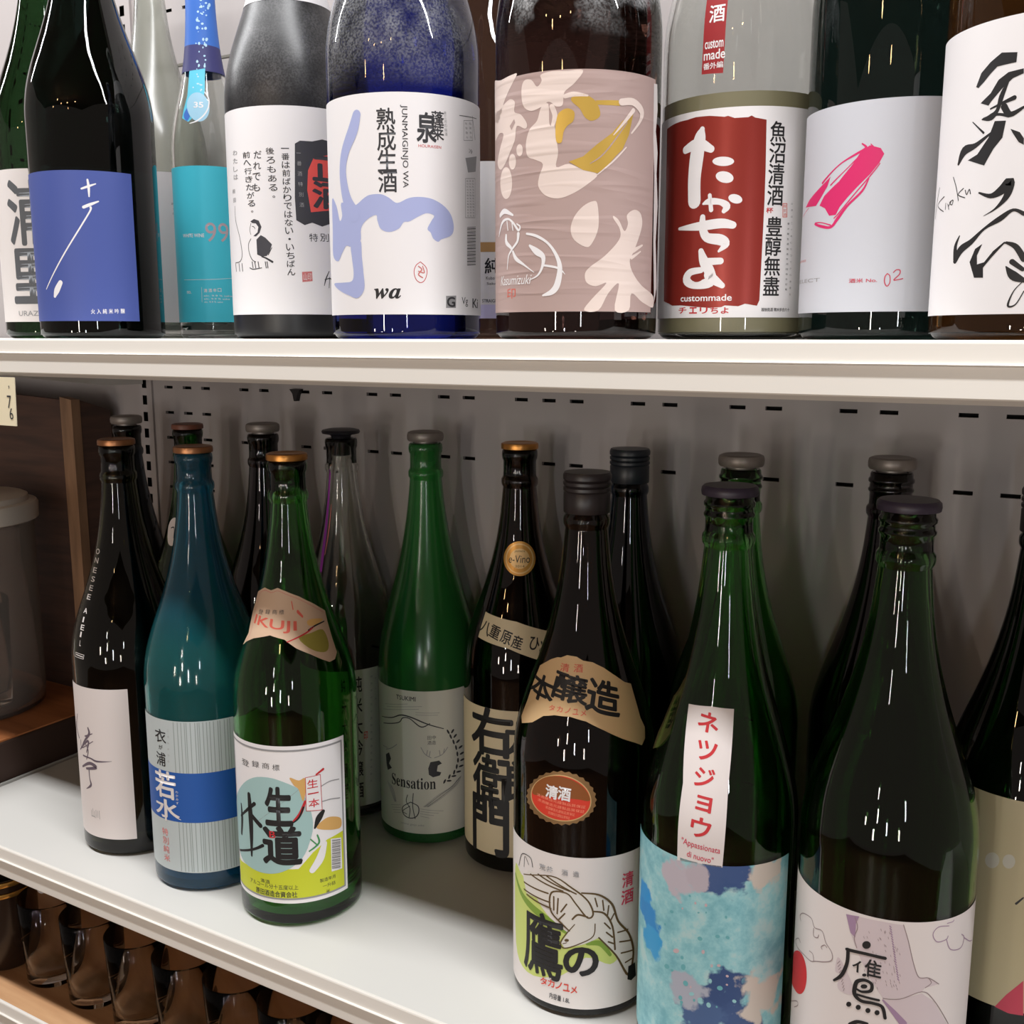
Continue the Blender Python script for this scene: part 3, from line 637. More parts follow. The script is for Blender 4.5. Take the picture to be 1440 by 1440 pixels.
   ('T','pale_ink',2,'一',4.45,141.82,3.39,0.4,0.0,0.0,0),
   ('T','pale_ink',2,'番',4.68,134.13,3.4,3.31,0.0,0.0,0),
   ('T','pale_ink',2,'酒',4.91,126.42,3.4,3.32,0.0,0.0,0),
   ('T','pale_ink',2,'特',5.13,118.68,3.41,3.33,0.0,0.0,0),
   ('T','pale_ink',2,'別',5.36,110.91,3.42,3.34,0.0,0.0,0),
   ('T','pale_ink',2,'酒',5.59,103.11,3.43,3.35,0.0,0.0,0),
   ('T','ink',1,'特',14.01,78.63,6.89,6.17,0.0,0.0,0),
   ('T','ink',1,'別',23.09,79.07,7.47,6.21,0.0,0.0,0),
   ('T','ink',1,'純',33.21,79.69,8.6,6.26,0.0,0.0,0),
   ('T','ink',1,'米',45.49,80.6,11.28,6.34,0.0,0.0,0),
   ('P','pale_red',1,[(4.07,52.0),(11.91,52.62),(12.14,45.11),(4.18,44.23)]),
   ('T','white2',2,'山',6.44,48.38,2.78,5.49,0.0,0.0,0),
   ('T','white2',2,'印',9.89,48.45,2.82,5.5,0.0,0.0,0),
   ('S','ink',1,[(26.26,53.08,0.55),(23.42,47.44,0.92),(21.68,41.84,0.46)]),
   ('S','ink',1,[(22.35,46.48,0.55),(27.16,47.57,0.74),(29.28,44.86,0.93)]),
   ('S','ink',1,[(26.64,48.47,0.46),(25.82,40.11,0.46)]),
   ('P','seal_grey',1,[(-37.21,91.12),(-33.53,92.74),(-29.11,91.3),(-26.88,86.46),(-28.8,82.01),(-32.26,79.43),(-34.8,79.8),(-30.64,82.53),(-29.67,86.55),(-31.98,89.34),(-35.45,89.77)]),
   ('S','ink',1,[(-35.59,87.25,0.45),(-33.84,86.72,0.54),(-32.77,85.14,0.36)]),
   ('S','ink',1,[(-36.68,89.56,0.45),(-38.2,84.66,0.36),(-37.16,80.99,0.36)]),
   ('P','seal_grey',1,[(-31.93,76.97),(-27.8,80.27),(-23.92,78.27),(-18.56,73.03),(-20.55,67.82),(-23.31,64.24),(-27.72,63.88),(-31.82,65.54)]),
   ('S','ink',1,[(-37.34,77.82,0.54),(-40.13,73.86,0.54),(-39.86,67.46,0.55),(-36.99,61.87,0.64),(-33.49,59.94,0.55)]),
   ('S','ink',1,[(-27.5,63.87,1.09),(-23.6,62.43,1.27),(-18.72,59.64,1.63)]),
   ('S','ink',1,[(-18.76,70.51,0.54),(-21.96,65.12,0.72)]),
   ('S','ink',1,[(-37.1,60.05,0.82),(-36.36,55.45,0.73)]),
   ('S','ink',1,[(-34.43,59.97,0.82),(-33.73,55.38,0.73)]),
   ('S','ink',1,[(-31.2,59.87,0.82),(-30.53,55.3,0.73)]),
   ('S','ink',1,[(-24.74,59.73,0.82),(-24.12,55.17,0.73)]),
   ('S','ink',1,[(-23.2,59.7,0.82),(-22.59,55.14,0.73)]),
   ('S','ink',1,[(-39.65,55.56,0.73),(-36.18,54.35,0.73),(-28.12,55.24,0.64)]),
   ('S','ink',1,[(-56.49,104.11,0.36),(-56.11,93.12,0.54),(-50.97,79.93,0.55),(-48.45,66.94,0.64),(-51.65,61.12,0.64),(-59.68,60.33,0.55)]),
   ('S','ink',1,[(-59.76,59.68,0.83),(-58.96,53.77,0.83)]),
   ('S','ink',1,[(-53.67,59.37,0.83),(-53.04,53.5,0.83)]),
   ('S','ink',1,[(-49.21,59.15,0.83),(-48.66,53.32,0.83)]),
  ]),
  ('neck_label', 'white paper collar', [
   ('P','white',0,[(-164.0,258.08),(164.0,258.08),(164.0,300.08),(-164.0,300.08)]),
  ]),
 ],
 'T6': [
  ('label', None, [
   ('P','white',0,[(-80.0,16.4),(80.0,16.4),(80.0,156.91),(-80.0,156.91)]),
   ('S','lav',1.6,[(-32.4,144.07,6.45),(-36.02,134.5,8.52),(-43.6,122.0,7.8),(-46.55,110.92,7.04),(-45.28,99.33,7.7),(-41.95,89.62,8.76),(-36.84,81.94,10.43)]),
   ('C','lav',1,[(-49.07,90.23),(-36.66,87.15),(-27.75,91.8),(-23.41,93.44),(-15.92,93.59),(-10.48,91.22),(-5.17,87.9),(2.31,91.05),(9.82,91.98),(18.73,90.84),(27.1,86.69),(32.29,81.29),(34.3,74.05),(32.14,68.62),(24.33,65.56),(21.88,63.87),(18.38,65.82),(16.71,69.42),(14.49,71.95),(17.39,77.27),(19.16,80.48),(14.07,81.81),(8.55,79.54),(2.6,76.31),(-1.14,75.74),(-4.41,71.58),(-10.92,69.54),(-16.41,71.7),(-18.56,76.94),(-19.63,80.6),(-26.9,77.23),(-30.9,72.2),(-31.82,63.85),(-39.86,61.06),(-44.8,61.86),(-49.74,57.34),(-55.68,52.3),(-64.73,57.22),(-63.95,72.36),(-63.32,93.82),(-55.84,88.76),(-51.75,78.83),(-48.51,81.74)]),
   ('C','lav',1.3,[(-39.82,62.12),(-31.79,64.9),(-30.78,54.33),(-29.77,43.72),(-29.42,33.09),(-35.06,27.32),(-42.73,29.1),(-52.14,32.08),(-61.23,35.69),(-62.77,37.95),(-47.73,37.89),(-39.91,38.7),(-38.18,43.98),(-39.36,53.61)]),
   ('T','ink',1,'熟',-11.62,140.46,12.08,13.22,0.025,0.0,0),
   ('T','ink',1,'成',-11.46,127.55,12.11,13.31,0.025,0.0,0),
   ('T','ink',1,'生',-11.29,114.56,12.14,13.4,0.025,0.0,0),
   ('T','ink',1,'酒',-11.13,101.48,12.17,13.49,0.025,0.0,0),
   ('T','ink',1,'JUNMAIGINJO WA',0.12,123.22,51.37,4.63,0.004,-1.571,0),
   ('T','ink',1,'泉',14.85,135.58,12.88,18.2,0.05,0.0,0),
   ('T','ink',1,'蓬',22.63,142.06,8.91,8.61,0.03,0.0,0),
   ('T','ink',1,'莱',22.51,133.18,8.91,9.16,0.03,0.0,0),
   ('T','red',1,'HOURAISEN',17.03,124.08,15.66,1.83,0.0,0.0,0),
   ('T','pale_ink',1,'奥',28.12,145.96,2.03,2.03,0.0,0.0,0),
   ('T','pale_ink',1,'三',28.24,143.34,2.03,2.04,0.0,0.0,0),
   ('T','pale_ink',1,'河',28.36,140.71,2.04,2.04,0.0,0.0,0),
   ('T','pale_ink',1,'の',28.48,138.07,2.04,2.04,0.0,0.0,0),
   ('T','pale_ink',1,'銘',28.59,135.44,2.05,2.04,0.0,0.0,0),
   ('T','pale_ink',1,'酒',28.71,132.8,2.05,2.05,0.0,0.0,0),
   ('S','pale_ink',1,[(44.71,143.61,0.31),(55.95,145.53,0.32)]),
   ('S','pale_ink',1,[(55.95,145.53,0.32),(55.76,132.67,0.32)]),
   ('S','pale_ink',1,[(55.76,132.67,0.32),(44.55,130.93,0.31)]),
   ('S','pale_ink',1,[(44.55,130.93,0.31),(44.71,143.61,0.31)]),
   ('T','pale_ink',1,'保',47.23,142.04,2.64,1.46,0.0,0.0,0),
   ('T','pale_ink',1,'管',47.57,139.16,2.67,1.46,0.0,0.0,0),
   ('T','pale_ink',1,'要',47.92,136.26,2.7,1.46,0.0,0.0,0),
   ('T','pale_ink',1,'冷',48.27,133.36,2.73,1.46,0.0,0.0,0),
   ('T','pale_ink',1,'品',52.34,142.9,3.13,1.47,0.0,0.0,0),
   ('T','pale_ink',1,'質',52.67,140.0,3.17,1.47,0.0,0.0,0),
   ('T','pale_ink',1,'表',53.01,137.09,3.21,1.47,0.0,0.0,0),
   ('T','pale_ink',1,'示',53.35,134.17,3.25,1.47,0.0,0.0,0),
   ('S','ink',1,[(40.42,146.13,0.41),(62.56,147.91,0.42)]),
   ('S','ink',1,[(55.48,148.16,0.42),(59.97,133.69,0.43)]),
   ('P','pale_ink',1,[(46.2,119.88),(62.82,123.41),(60.57,113.01),(49.16,110.91)]),
   ('T','ink',1,'冷',52.99,125.06,5.07,2.96,0.0,0.0,0),
   ('S','pale_ink',1,[(46.03,106.62,0.32),(59.55,108.36,0.32)]),
   ('S','pale_ink',1,[(59.55,108.36,0.32),(59.12,82.43,0.33)]),
   ('S','pale_ink',1,[(59.12,82.43,0.33),(45.71,81.13,0.32)]),
   ('S','pale_ink',1,[(45.71,81.13,0.32),(46.03,106.62,0.32)]),
   ('T','pale_ink',1,'原',48.29,105.2,2.16,1.17,0.0,0.0,0),
   ('T','pale_ink',1,'材',48.33,103.34,2.17,1.17,0.0,0.0,0),
   ('T','pale_ink',1,'料',48.37,101.47,2.17,1.17,0.0,0.0,0),
   ('T','pale_ink',1,'名',48.41,99.6,2.18,1.17,0.0,0.0,0),
   ('T','pale_ink',1,'米',48.45,97.73,2.18,1.17,0.0,0.0,0),
   ('T','pale_ink',1,'国',48.5,95.86,2.18,1.17,0.0,0.0,0),
   ('T','pale_ink',1,'産',48.54,93.98,2.19,1.17,0.0,0.0,0),
   ('T','pale_ink',1,'米',48.58,92.11,2.19,1.17,0.0,0.0,0),
   ('T','pale_ink',1,'麹',48.62,90.23,2.19,1.17,0.0,0.0,0),
   ('T','pale_ink',1,'精',48.66,88.35,2.2,1.18,0.0,0.0,0),
   ('T','pale_ink',1,'米',48.7,86.47,2.2,1.18,0.0,0.0,0),
   ('T','pale_ink',1,'歩',48.75,84.58,2.21,1.18,0.0,0.0,0),
   ('T','pale_ink',1,'合',48.79,82.7,2.21,1.18,0.0,0.0,0),
   ('T','pale_ink',1,'原',51.83,105.64,2.43,1.17,0.0,0.0,0),
   ('T','pale_ink',1,'材',51.87,103.77,2.44,1.17,0.0,0.0,0),
   ('T','pale_ink',1,'料',51.92,101.89,2.44,1.17,0.0,0.0,0),
   ('T','pale_ink',1,'名',51.97,100.02,2.45,1.17,0.0,0.0,0),
   ('T','pale_ink',1,'米',52.02,98.14,2.45,1.18,0.0,0.0,0),
   ('T','pale_ink',1,'国',52.07,96.26,2.46,1.18,0.0,0.0,0),
   ('T','pale_ink',1,'産',52.11,94.38,2.46,1.18,0.0,0.0,0),
   ('T','pale_ink',1,'米',52.16,92.49,2.47,1.18,0.0,0.0,0),
   ('T','pale_ink',1,'麹',52.21,90.61,2.47,1.18,0.0,0.0,0),
   ('T','pale_ink',1,'精',52.26,88.72,2.48,1.18,0.0,0.0,0),
   ('T','pale_ink',1,'米',52.31,86.83,2.49,1.18,0.0,0.0,0),
   ('T','pale_ink',1,'歩',52.36,84.94,2.49,1.18,0.0,0.0,0),
   ('T','pale_ink',1,'合',52.41,83.05,2.5,1.18,0.0,0.0,0),
   ('T','pale_ink',1,'原',55.87,106.16,2.85,1.18,0.0,0.0,0),
   ('T','pale_ink',1,'材',55.93,104.28,2.86,1.18,0.0,0.0,0),
   ('T','pale_ink',1,'料',55.99,102.4,2.87,1.18,0.0,0.0,0),
   ('T','pale_ink',1,'名',56.05,100.51,2.87,1.18,0.0,0.0,0),
   ('T','pale_ink',1,'米',56.11,98.63,2.88,1.18,0.0,0.0,0),
   ('T','pale_ink',1,'国',56.17,96.74,2.89,1.18,0.0,0.0,0),
   ('T','pale_ink',1,'産',56.22,94.85,2.9,1.18,0.0,0.0,0),
   ('T','pale_ink',1,'米',56.28,92.96,2.91,1.18,0.0,0.0,0),
   ('T','pale_ink',1,'麹',56.34,91.07,2.92,1.19,0.0,0.0,0),
   ('T','pale_ink',1,'精',56.4,89.17,2.93,1.19,0.0,0.0,0),
   ('T','pale_ink',1,'米',56.46,87.27,2.94,1.19,0.0,0.0,0),
   ('T','pale_ink',1,'歩',56.52,85.37,2.95,1.19,0.0,0.0,0),
   ('T','pale_ink',1,'合',56.58,83.47,2.95,1.19,0.0,0.0,0),
   ('S','ink',1,[(47.9,74.9,0.32),(59.94,76.32,0.33)]),
   ('S','ink',1,[(47.88,73.82,0.64),(59.92,75.23,0.65)]),
   ('S','ink',1,[(47.87,72.75,0.22),(59.9,74.14,0.22)]),
   ('S','ink',1,[(47.85,71.67,0.54),(59.89,73.04,0.55)]),
   ('S','ink',1,[(47.84,70.6,0.32),(59.87,71.95,0.33)]),
   ('S','ink',1,[(47.83,69.52,0.65),(59.85,70.86,0.66)]),
   ('S','ink',1,[(47.81,68.44,0.22),(59.83,69.77,0.22)]),
   ('S','ink',1,[(47.8,67.37,0.54),(59.81,68.67,0.55)]),
   ('S','ink',1,[(47.78,66.29,0.32),(59.79,67.58,0.33)]),
   ('S','ink',1,[(47.77,65.21,0.65),(59.78,66.48,0.66)]),
   ('S','ink',1,[(47.76,64.13,0.22),(59.76,65.39,0.22)]),
   ('S','ink',1,[(47.74,63.05,0.54),(59.74,64.29,0.55)]),
   ('S','ink',1,[(47.73,61.97,0.32),(59.72,63.19,0.33)]),
   ('S','ink',1,[(47.71,60.89,0.65),(59.7,62.1,0.66)]),
   ('S','ink',1,[(47.7,59.81,0.22),(59.68,61.0,0.22)]),
   ('S','ink',1,[(47.69,58.73,0.54),(59.67,59.9,0.55)]),
   ('S','ink',1,[(47.67,57.64,0.32),(59.65,58.8,0.33)]),
   ('S','ink',1,[(47.66,56.56,0.65),(59.63,57.7,0.66)]),
   ('S','ink',1,[(47.65,55.48,0.22),(59.61,56.6,0.22)]),
   ('S','ink',1,[(47.63,54.39,0.54),(59.59,55.5,0.55)]),
   ('S','ink',1,[(47.62,53.31,0.33),(59.58,54.4,0.33)]),
   ('S','ink',1,[(47.6,52.22,0.65),(59.56,53.3,0.66)]),
   ('S','ink',1,[(47.59,51.14,0.22),(59.54,52.2,0.22)]),
   ('S','ink',1,[(47.58,50.05,0.54),(59.52,51.1,0.55)]),
   ('P','pale_ink',1,[(27.38,28.77),(35.92,29.2),(35.52,20.95),(27.28,20.81)]),
   ('T','ink',2,'G',31.45,24.88,6.32,6.27,0.05,0.0,0),
   ('T','ink',1,'Vg',44.55,25.18,6.7,6.35,0.0,0.0,0),
   ('T','ink',1,'Ki',58.79,24.64,9.29,6.13,0.03,0.0,0),
   ('S','red',1,[(9.41,50.56,0.42),(13.01,47.27,0.42),(13.74,43.59,0.42),(12.11,38.8,0.42),(9.21,37.17,0.42),(6.3,39.25,0.42),(5.07,43.98,0.42),(6.44,48.2,0.42),(9.41,50.56,0.42)]),
   ('S','pale_red',1,[(8.06,47.7,0.63),(10.22,45.63,0.84),(7.98,42.43,0.84),(10.69,40.36,0.74)]),
   ('S','pale_red',1,[(10.8,47.75,0.63),(11.84,43.55,0.74),(8.01,44.54,0.63)]),
   ('T','black',1,'𝒘𝒂',-12.84,30.01,17.93,6.57,0.02,0.0,0),
  ]),
 ],
 'T8': [
  ('label', None, [
   ('P','white2',0,[(-70.0,16.18),(75.0,16.18),(75.0,137.6),(-70.0,137.6)]),
   ('P','tan',1,[(-70.0,68.26),(75.0,68.26),(75.0,75.82),(-70.0,75.82)]),
   ('P','lilac',1,[(-70.0,16.18),(75.0,16.18),(75.0,27.12),(-70.0,27.12)]),
   ('T','black',1,'純',1.45,57.44,12.27,12.05,0.03,0.0,0),
   ('T','ink',1,'Kubo no',1.74,47.97,11.11,2.55,0.0,0.0,0),
   ('T','ink',1,'Sake',0.75,43.64,7.84,2.04,0.0,0.0,0),
   ('T','ink',1,'STRAIGHT',0.18,30.08,14.18,2.57,0.02,0.0,0),
  ]),
 ],
 'T9': [
  ('label', 'creased mauve label with cream and gold brush strokes', [
   ('P','mauve',0,[(-80.0,16.89),(58.17,16.89),(58.17,156.3),(-80.0,156.3)]),
   ('C','cream',1,[(-78.48,159.79),(-58.7,157.46),(-45.4,157.85),(-40.38,157.34),(-47.24,150.23),(-54.73,142.86),(-58.8,135.78),(-66.11,133.45),(-74.86,138.88)]),
   ('C','cream',1,[(-51.28,143.25),(-46.31,144.11),(-42.3,141.7),(-42.63,136.12),(-36.99,133.75),(-32.32,128.04),(-33.55,125.13),(-40.34,127.56),(-42.29,119.58),(-47.26,112.99),(-52.46,107.4),(-58.94,104.6),(-65.42,109.3),(-60.45,117.06),(-54.79,124.59),(-60.39,126.59),(-72.75,124.5),(-72.43,138.4),(-58.77,141.02)]),
   ('C','cream',1,[(-35.35,113.03),(-35.84,111.03),(-37.16,109.91),(-38.84,110.1),(-40.25,111.55),(-40.81,113.69),(-40.26,115.69),(-38.85,116.79),(-37.17,116.58),(-35.85,115.15)]),
   ('C','cream',1,[(-41.12,106.98),(-41.75,104.36),(-43.43,102.89),(-45.62,103.16),(-47.49,105.07),(-48.24,107.88),(-47.49,110.49),(-45.62,111.91),(-43.43,111.62),(-41.75,109.75)]),
   ('C','cream',1,[(-44.86,94.86),(-46.01,89.41),(-49.22,86.29),(-53.72,86.79),(-58.03,90.79),(-59.91,96.71),(-57.98,102.11),(-53.67,104.99),(-49.2,104.39),(-46.01,100.56)]),
   ('P','mauve',2,[(-47.25,128.59),(-42.8,132.03),(-41.96,129.85),(-45.4,126.03)]),
   ('C','cream',1,[(-36.58,147.41),(-34.46,152.64),(-29.12,152.38),(-25.12,148.07),(-22.04,151.02),(-22.76,154.39),(-16.17,155.72),(-6.5,155.48),(2.87,155.47),(-2.25,148.23),(-7.98,143.48),(-8.98,136.57),(-12.74,135.78),(-15.49,137.96),(-18.29,138.69),(-21.73,136.49),(-29.05,134.75),(-35.12,138.58)]),
   ('C','cream',1,[(-22.31,136.04),(-17.72,137.64),(-16.86,126.03),(-13.75,124.82),(-12.6,117.7),(-11.45,109.56),(-12.48,101.49),(-4.97,103.05),(3.52,99.5),(12.12,96.97),(5.74,90.97),(-2.68,85.89),(-11.25,83.34),(-19.11,85.43),(-23.87,90.88),(-23.3,97.01),(-20.96,103.51),(-25.79,106.44),(-31.59,109.03),(-32.97,116.36),(-30.31,124.24),(-25.03,128.75)]),
   ('S','cream',1,[(-15.48,135.96,3.0),(-13.57,130.83,3.01),(-14.85,125.39,2.21)]),
   ('S','cream',1,[(-7.43,141.27,2.58),(-2.19,142.29,2.78),(5.65,141.45,0.99)]),
   ('C','gold',1,[(-3.74,140.35),(0.94,142.04),(7.24,140.78),(11.55,136.91),(13.26,130.49),(8.47,127.35),(4.23,129.3),(1.03,134.29),(-3.19,137.85)]),
   ('C','gold',2,[(-11.09,132.18),(-6.31,134.46),(-2.09,132.34),(-2.56,127.36),(-6.22,124.46),(-8.32,121.03),(-9.34,115.53),(-12.37,115.67),(-13.18,121.77),(-12.68,127.77)]),
   ('P','gold',1,[(10.45,138.87),(25.05,139.72),(25.71,136.67),(11.55,136.41)]),
   ('P','gold',2,[(-4.98,104.27),(3.43,107.2),(11.87,114.39),(20.69,120.83),(27.74,128.41),(35.6,133.05),(32.45,120.75),(28.08,112.23),(23.27,107.82),(17.59,101.43),(12.11,97.69),(3.52,99.4)]),
   ('S','cream',3,[(26.89,138.88,4.0),(35.42,139.8,4.22),(42.38,135.65,4.26),(41.42,129.91,2.03),(34.48,121.97,1.01)]),
   ('S','cream',3,[(35.55,135.07,2.62),(27.78,126.39,1.61),(21.86,119.89,0.5)]),
   ('S','mauve',3,[(30.96,127.7,0.61),(16.34,109.49,0.81),(7.72,103.18,0.41)]),
   ('S','cream',3,[(30.63,113.46,0.81),(22.13,105.22,1.02),(12.12,96.97,0.61)]),
   ('C','cream',1,[(9.62,81.6),(12.36,79.8),(13.11,66.41),(8.87,56.5),(5.11,55.13),(-1.35,59.09),(-3.55,65.33),(-1.48,72.53),(3.76,78.68)]),
   ('C','cream',1,[(37.82,77.91),(43.47,76.24),(45.44,70.06),(42.26,61.37),(37.75,52.65),(34.95,47.23),(38.1,39.91),(46.77,32.7),(62.56,26.68),(61.6,20.01),(47.13,22.95),(36.91,28.1),(34.97,17.86),(24.49,17.73),(27.18,33.74),(19.97,27.79),(13.82,17.66),(5.01,17.63),(9.83,24.53),(18.7,33.91),(11.94,31.93),(6.44,34.01),(5.3,39.26),(8.49,43.46),(17.29,49.85),(26.66,59.53),(27.16,65.82),(22.75,71.67),(22.72,73.43),(26.43,70.99),(30.41,64.93),(33.01,69.24),(32.2,74.42)]),
   ('S','cream',1,[(37.73,53.71,2.75),(45.89,57.35,1.06)]),
   ('S','cream',1,[(36.35,49.41,2.12),(44.23,53.52,0.85)]),
   ('S','white',2,[(-59.7,77.06,2.82),(-53.21,78.98,3.22),(-43.97,75.76,1.27)]),
   ('S','white',2,[(-62.5,64.48,0.88),(-56.78,72.12,1.95),(-49.27,73.89,1.28),(-43.62,70.95,1.49),(-39.0,66.35,1.48),(-37.46,68.36,1.06),(-40.27,70.15,0.85)]),
   ('S','white',2,[(-50.32,72.59,0.86),(-49.28,67.14,0.86)]),
   ('S','white',2,[(-45.04,71.6,0.85),(-43.97,66.72,0.85)]),
   ('S','white',2,[(-51.42,64.09,1.94),(-50.98,59.74,2.81),(-45.4,55.58,1.72),(-48.48,51.46,1.08),(-50.15,43.42,0.54)]),
   ('S','white',2,[(-38.99,64.23,2.34),(-39.94,59.5,1.7),(-45.4,55.04,1.5)]),
   ('S','white',2,[(-43.96,53.88,1.5),(-41.06,49.42,2.57),(-34.17,45.34,1.28),(-26.75,40.59,0.42)]),
   ('S','white',2,[(-32.12,63.79,1.27),(-24.96,62.04,1.68),(-17.21,57.33,1.46),(-11.87,49.87,2.09),(-9.83,42.5,2.94),(-11.41,33.05,3.8),(-14.75,28.65,3.39),(-20.53,26.62,1.06)]),
   ('S','white',2,[(-29.81,56.59,1.48),(-24.92,52.89,4.0),(-20.54,49.58,2.95),(-20.99,43.8,1.69),(-24.23,38.6,1.06),(-30.27,36.01,0.43)]),
   ('S','white',2,[(-20.63,44.63,1.27),(-10.94,42.73,1.26),(-6.75,39.1,0.32)]),
   ('T','white',2,'Kasumizuki',-43.6,36.61,29.34,5.85,-0.005,0.0,0.25),
   ('T','orange_red',1,'印',-45.96,28.43,8.72,6.33,0.0,0.0,0),
   ('P','white2',1,[(55.77,153.71),(60.9,154.21),(62.7,139.51),(60.24,126.54),(64.82,114.63),(63.49,101.68),(68.11,82.92),(64.95,60.87),(70.92,33.68),(64.4,23.42),(60.18,60.49),(59.41,101.14),(56.48,121.76)]),
  ]),
 ],
 'T10': [
  ('label', None, [
   ('P','white',0,[(-76.0,13.75),(76.0,13.75),(76.0,140.52),(-76.0,140.52)]),
   ('P','foil_red',1,[(-59.23,134.69),(-49.87,135.89),(-42.76,136.3),(-36.72,136.34),(-30.08,136.96),(-20.62,136.55),(-10.92,135.01),(-8.87,135.44),(-4.74,133.89),(3.3,134.02),(5.27,134.95),(7.34,133.74),(14.37,132.46),(14.97,103.39),(15.06,83.42),(14.73,53.06),(14.31,24.29),(12.84,20.97),(5.44,22.22),(1.35,20.68),(-6.99,21.27),(-9.07,20.24),(-16.64,19.81),(-27.24,20.72),(-38.19,21.8),(-46.5,21.79),(-50.51,23.2),(-57.83,25.05),(-58.54,45.28),(-58.33,77.6),(-58.99,109.53)]),
   ('S','white',2,[(-25.18,129.12,3.41),(-26.56,124.49,7.85),(-28.62,113.66,9.94),(-30.01,99.6,9.41),(-29.53,86.26,9.26)]),
   ('S','white',2,[(-37.46,118.31,4.91),(-27.64,120.6,7.07),(-18.82,116.66,4.41)]),
   ('C','white',2,[(-4.24,108.39),(-5.43,106.81),(-8.69,105.96),(-12.83,106.23),(-16.3,107.5),(-17.69,109.26),(-16.41,110.8),(-13.01,111.56),(-8.87,111.28),(-5.55,110.08)]),
   ('C','white',2,[(-4.29,97.92),(-5.67,96.23),(-8.59,95.72),(-11.97,96.59),(-14.51,98.52),(-15.21,100.74),(-13.76,102.39),(-10.77,102.86),(-7.42,101.99),(-4.96,100.11)]),
   ('C','white',2,[(1.44,84.83),(0.28,83.53),(-2.03,83.18),(-4.62,83.95),(-6.5,85.52),(-6.94,87.29),(-5.76,88.57),(-3.44,88.89),(-0.85,88.13),(1.01,86.59)]),
   ('S','white',2,[(-22.91,84.09,1.43),(-18.86,85.23,4.07),(-11.79,84.51,3.65),(-7.83,81.8,4.65),(-9.49,78.84,2.64)]),
   ('S','white',2,[(-18.76,88.98,2.44),(-17.57,80.07,2.85)]),
   ('S','white',2,[(-41.33,70.17,1.89),(-24.09,70.66,5.56),(-10.82,71.59,5.91),(-3.71,70.32,4.47)]),
   ('S','white',2,[(-23.1,76.03,3.49),(-22.87,69.35,5.15),(-19.8,63.52,5.77),(-11.01,61.6,6.76),(-7.76,58.94,4.91),(-11.83,54.66,1.44)]),
   ('S','white',2,[(-23.56,55.14,3.74),(-21.24,48.61,6.44),(-17.4,42.25,6.85),(-17.19,36.01,6.87),(-27.71,34.23,4.63),(-33.73,37.61,6.14),(-31.2,42.25,4.63),(-23.16,43.49,3.76)]),
   ('S','white',2,[(-18.73,48.52,4.56),(-10.56,48.66,4.12)]),
   ('S','white',2,[(-17.89,40.19,6.24),(-13.92,36.97,5.81),(-8.99,33.55,3.52)]),
   ('C','foil_red',3,[(-21.93,38.37),(-22.52,37.16),(-24.63,36.28),(-27.1,36.24),(-28.44,37.07),(-27.81,38.27),(-25.61,39.14),(-23.19,39.18)]),
   ('T','white',2,'custommade',-20.54,26.17,35.38,3.99,0.03,0.0,0),
   ('T','red',1,'チ',-36.58,18.55,6.46,3.86,0.04,0.0,0),
   ('T','red',1,'ェ',-28.1,18.4,5.59,3.82,0.04,0.0,0),
   ('T','red',1,'リ',-20.56,18.29,5.09,3.79,0.04,0.0,0),
   ('T','red',1,'ち',-13.56,18.2,4.8,3.77,0.04,0.0,0),
   ('T','red',1,'よ',-6.88,18.14,4.63,3.76,0.04,0.0,0),
   ('T','black',1,'魚',22.21,125.71,10.28,11.97,0.025,0.0,0),
   ('T','black',1,'沼',22.12,113.24,10.3,12.06,0.025,0.0,0),
   ('T','black',1,'清',22.03,100.69,10.33,12.14,0.025,0.0,0),
   ('T','black',1,'酒',21.95,88.06,10.35,12.22,0.025,0.0,0),
   ('T','black',1,'豊',22.13,69.42,10.42,11.33,0.025,0.0,0),
   ('T','black',1,'醇',22.01,57.39,10.44,11.41,0.025,0.0,0),
   ('T','black',1,'無',21.88,45.29,10.46,11.48,0.025,0.0,0),
   ('T','black',1,'盡',21.76,33.11,10.48,11.55,0.025,0.0,0),
   ('T','red',1,'杯',18.59,79.05,4.37,3.22,0.05,0.0,0),
   ('S','orange_red',1,[(27.27,83.31,0.4),(30.18,83.42,0.4)]),
   ('S','orange_red',1,[(30.18,83.42,0.4),(30.62,75.35,0.4)]),
   ('S','orange_red',1,[(30.62,75.35,0.4),(27.67,75.24,0.4)]),
   ('S','orange_red',1,[(27.67,75.24,0.4),(27.27,83.31,0.4)]),
   ('T','orange_red',1,'限',28.79,81.75,2.19,1.81,0.0,0.0,0),
   ('T','orange_red',1,'定',28.92,79.23,2.2,1.82,0.0,0.0,0),
   ('T','orange_red',1,'酒',29.06,76.71,2.2,1.82,0.0,0.0,0),
   ('T','ink',1,'要',31.98,71.24,1.54,1.22,0.0,0.0,0),
   ('T','ink',1,'冷',32.01,68.19,1.54,1.22,0.0,0.0,0),
   ('T','ink',1,'蔵',32.04,65.14,1.54,1.22,0.0,0.0,0),
   ('T','ink',1,'生',32.07,62.08,1.54,1.22,0.0,0.0,0),
   ('T','ink',1,'酒',32.1,59.01,1.54,1.23,0.0,0.0,0),
   ('T','ink',1,'製',32.13,55.94,1.55,1.23,0.0,0.0,0),
   ('T','ink',1,'造',32.16,52.86,1.55,1.23,0.0,0.0,0),
   ('T','ink',1,'年',32.19,49.78,1.55,1.23,0.0,0.0,0),
   ('T','ink',1,'月',32.22,46.7,1.55,1.23,0.0,0.0,0),
   ('T','ink',1,'日',32.25,43.6,1.55,1.24,0.0,0.0,0),
   ('T','ink',1,'枠',32.28,40.51,1.56,1.24,0.0,0.0,0),
   ('T','ink',1,'外',32.31,37.41,1.56,1.24,0.0,0.0,0),
   ('T','ink',1,'記',32.34,34.3,1.56,1.24,0.0,0.0,0),
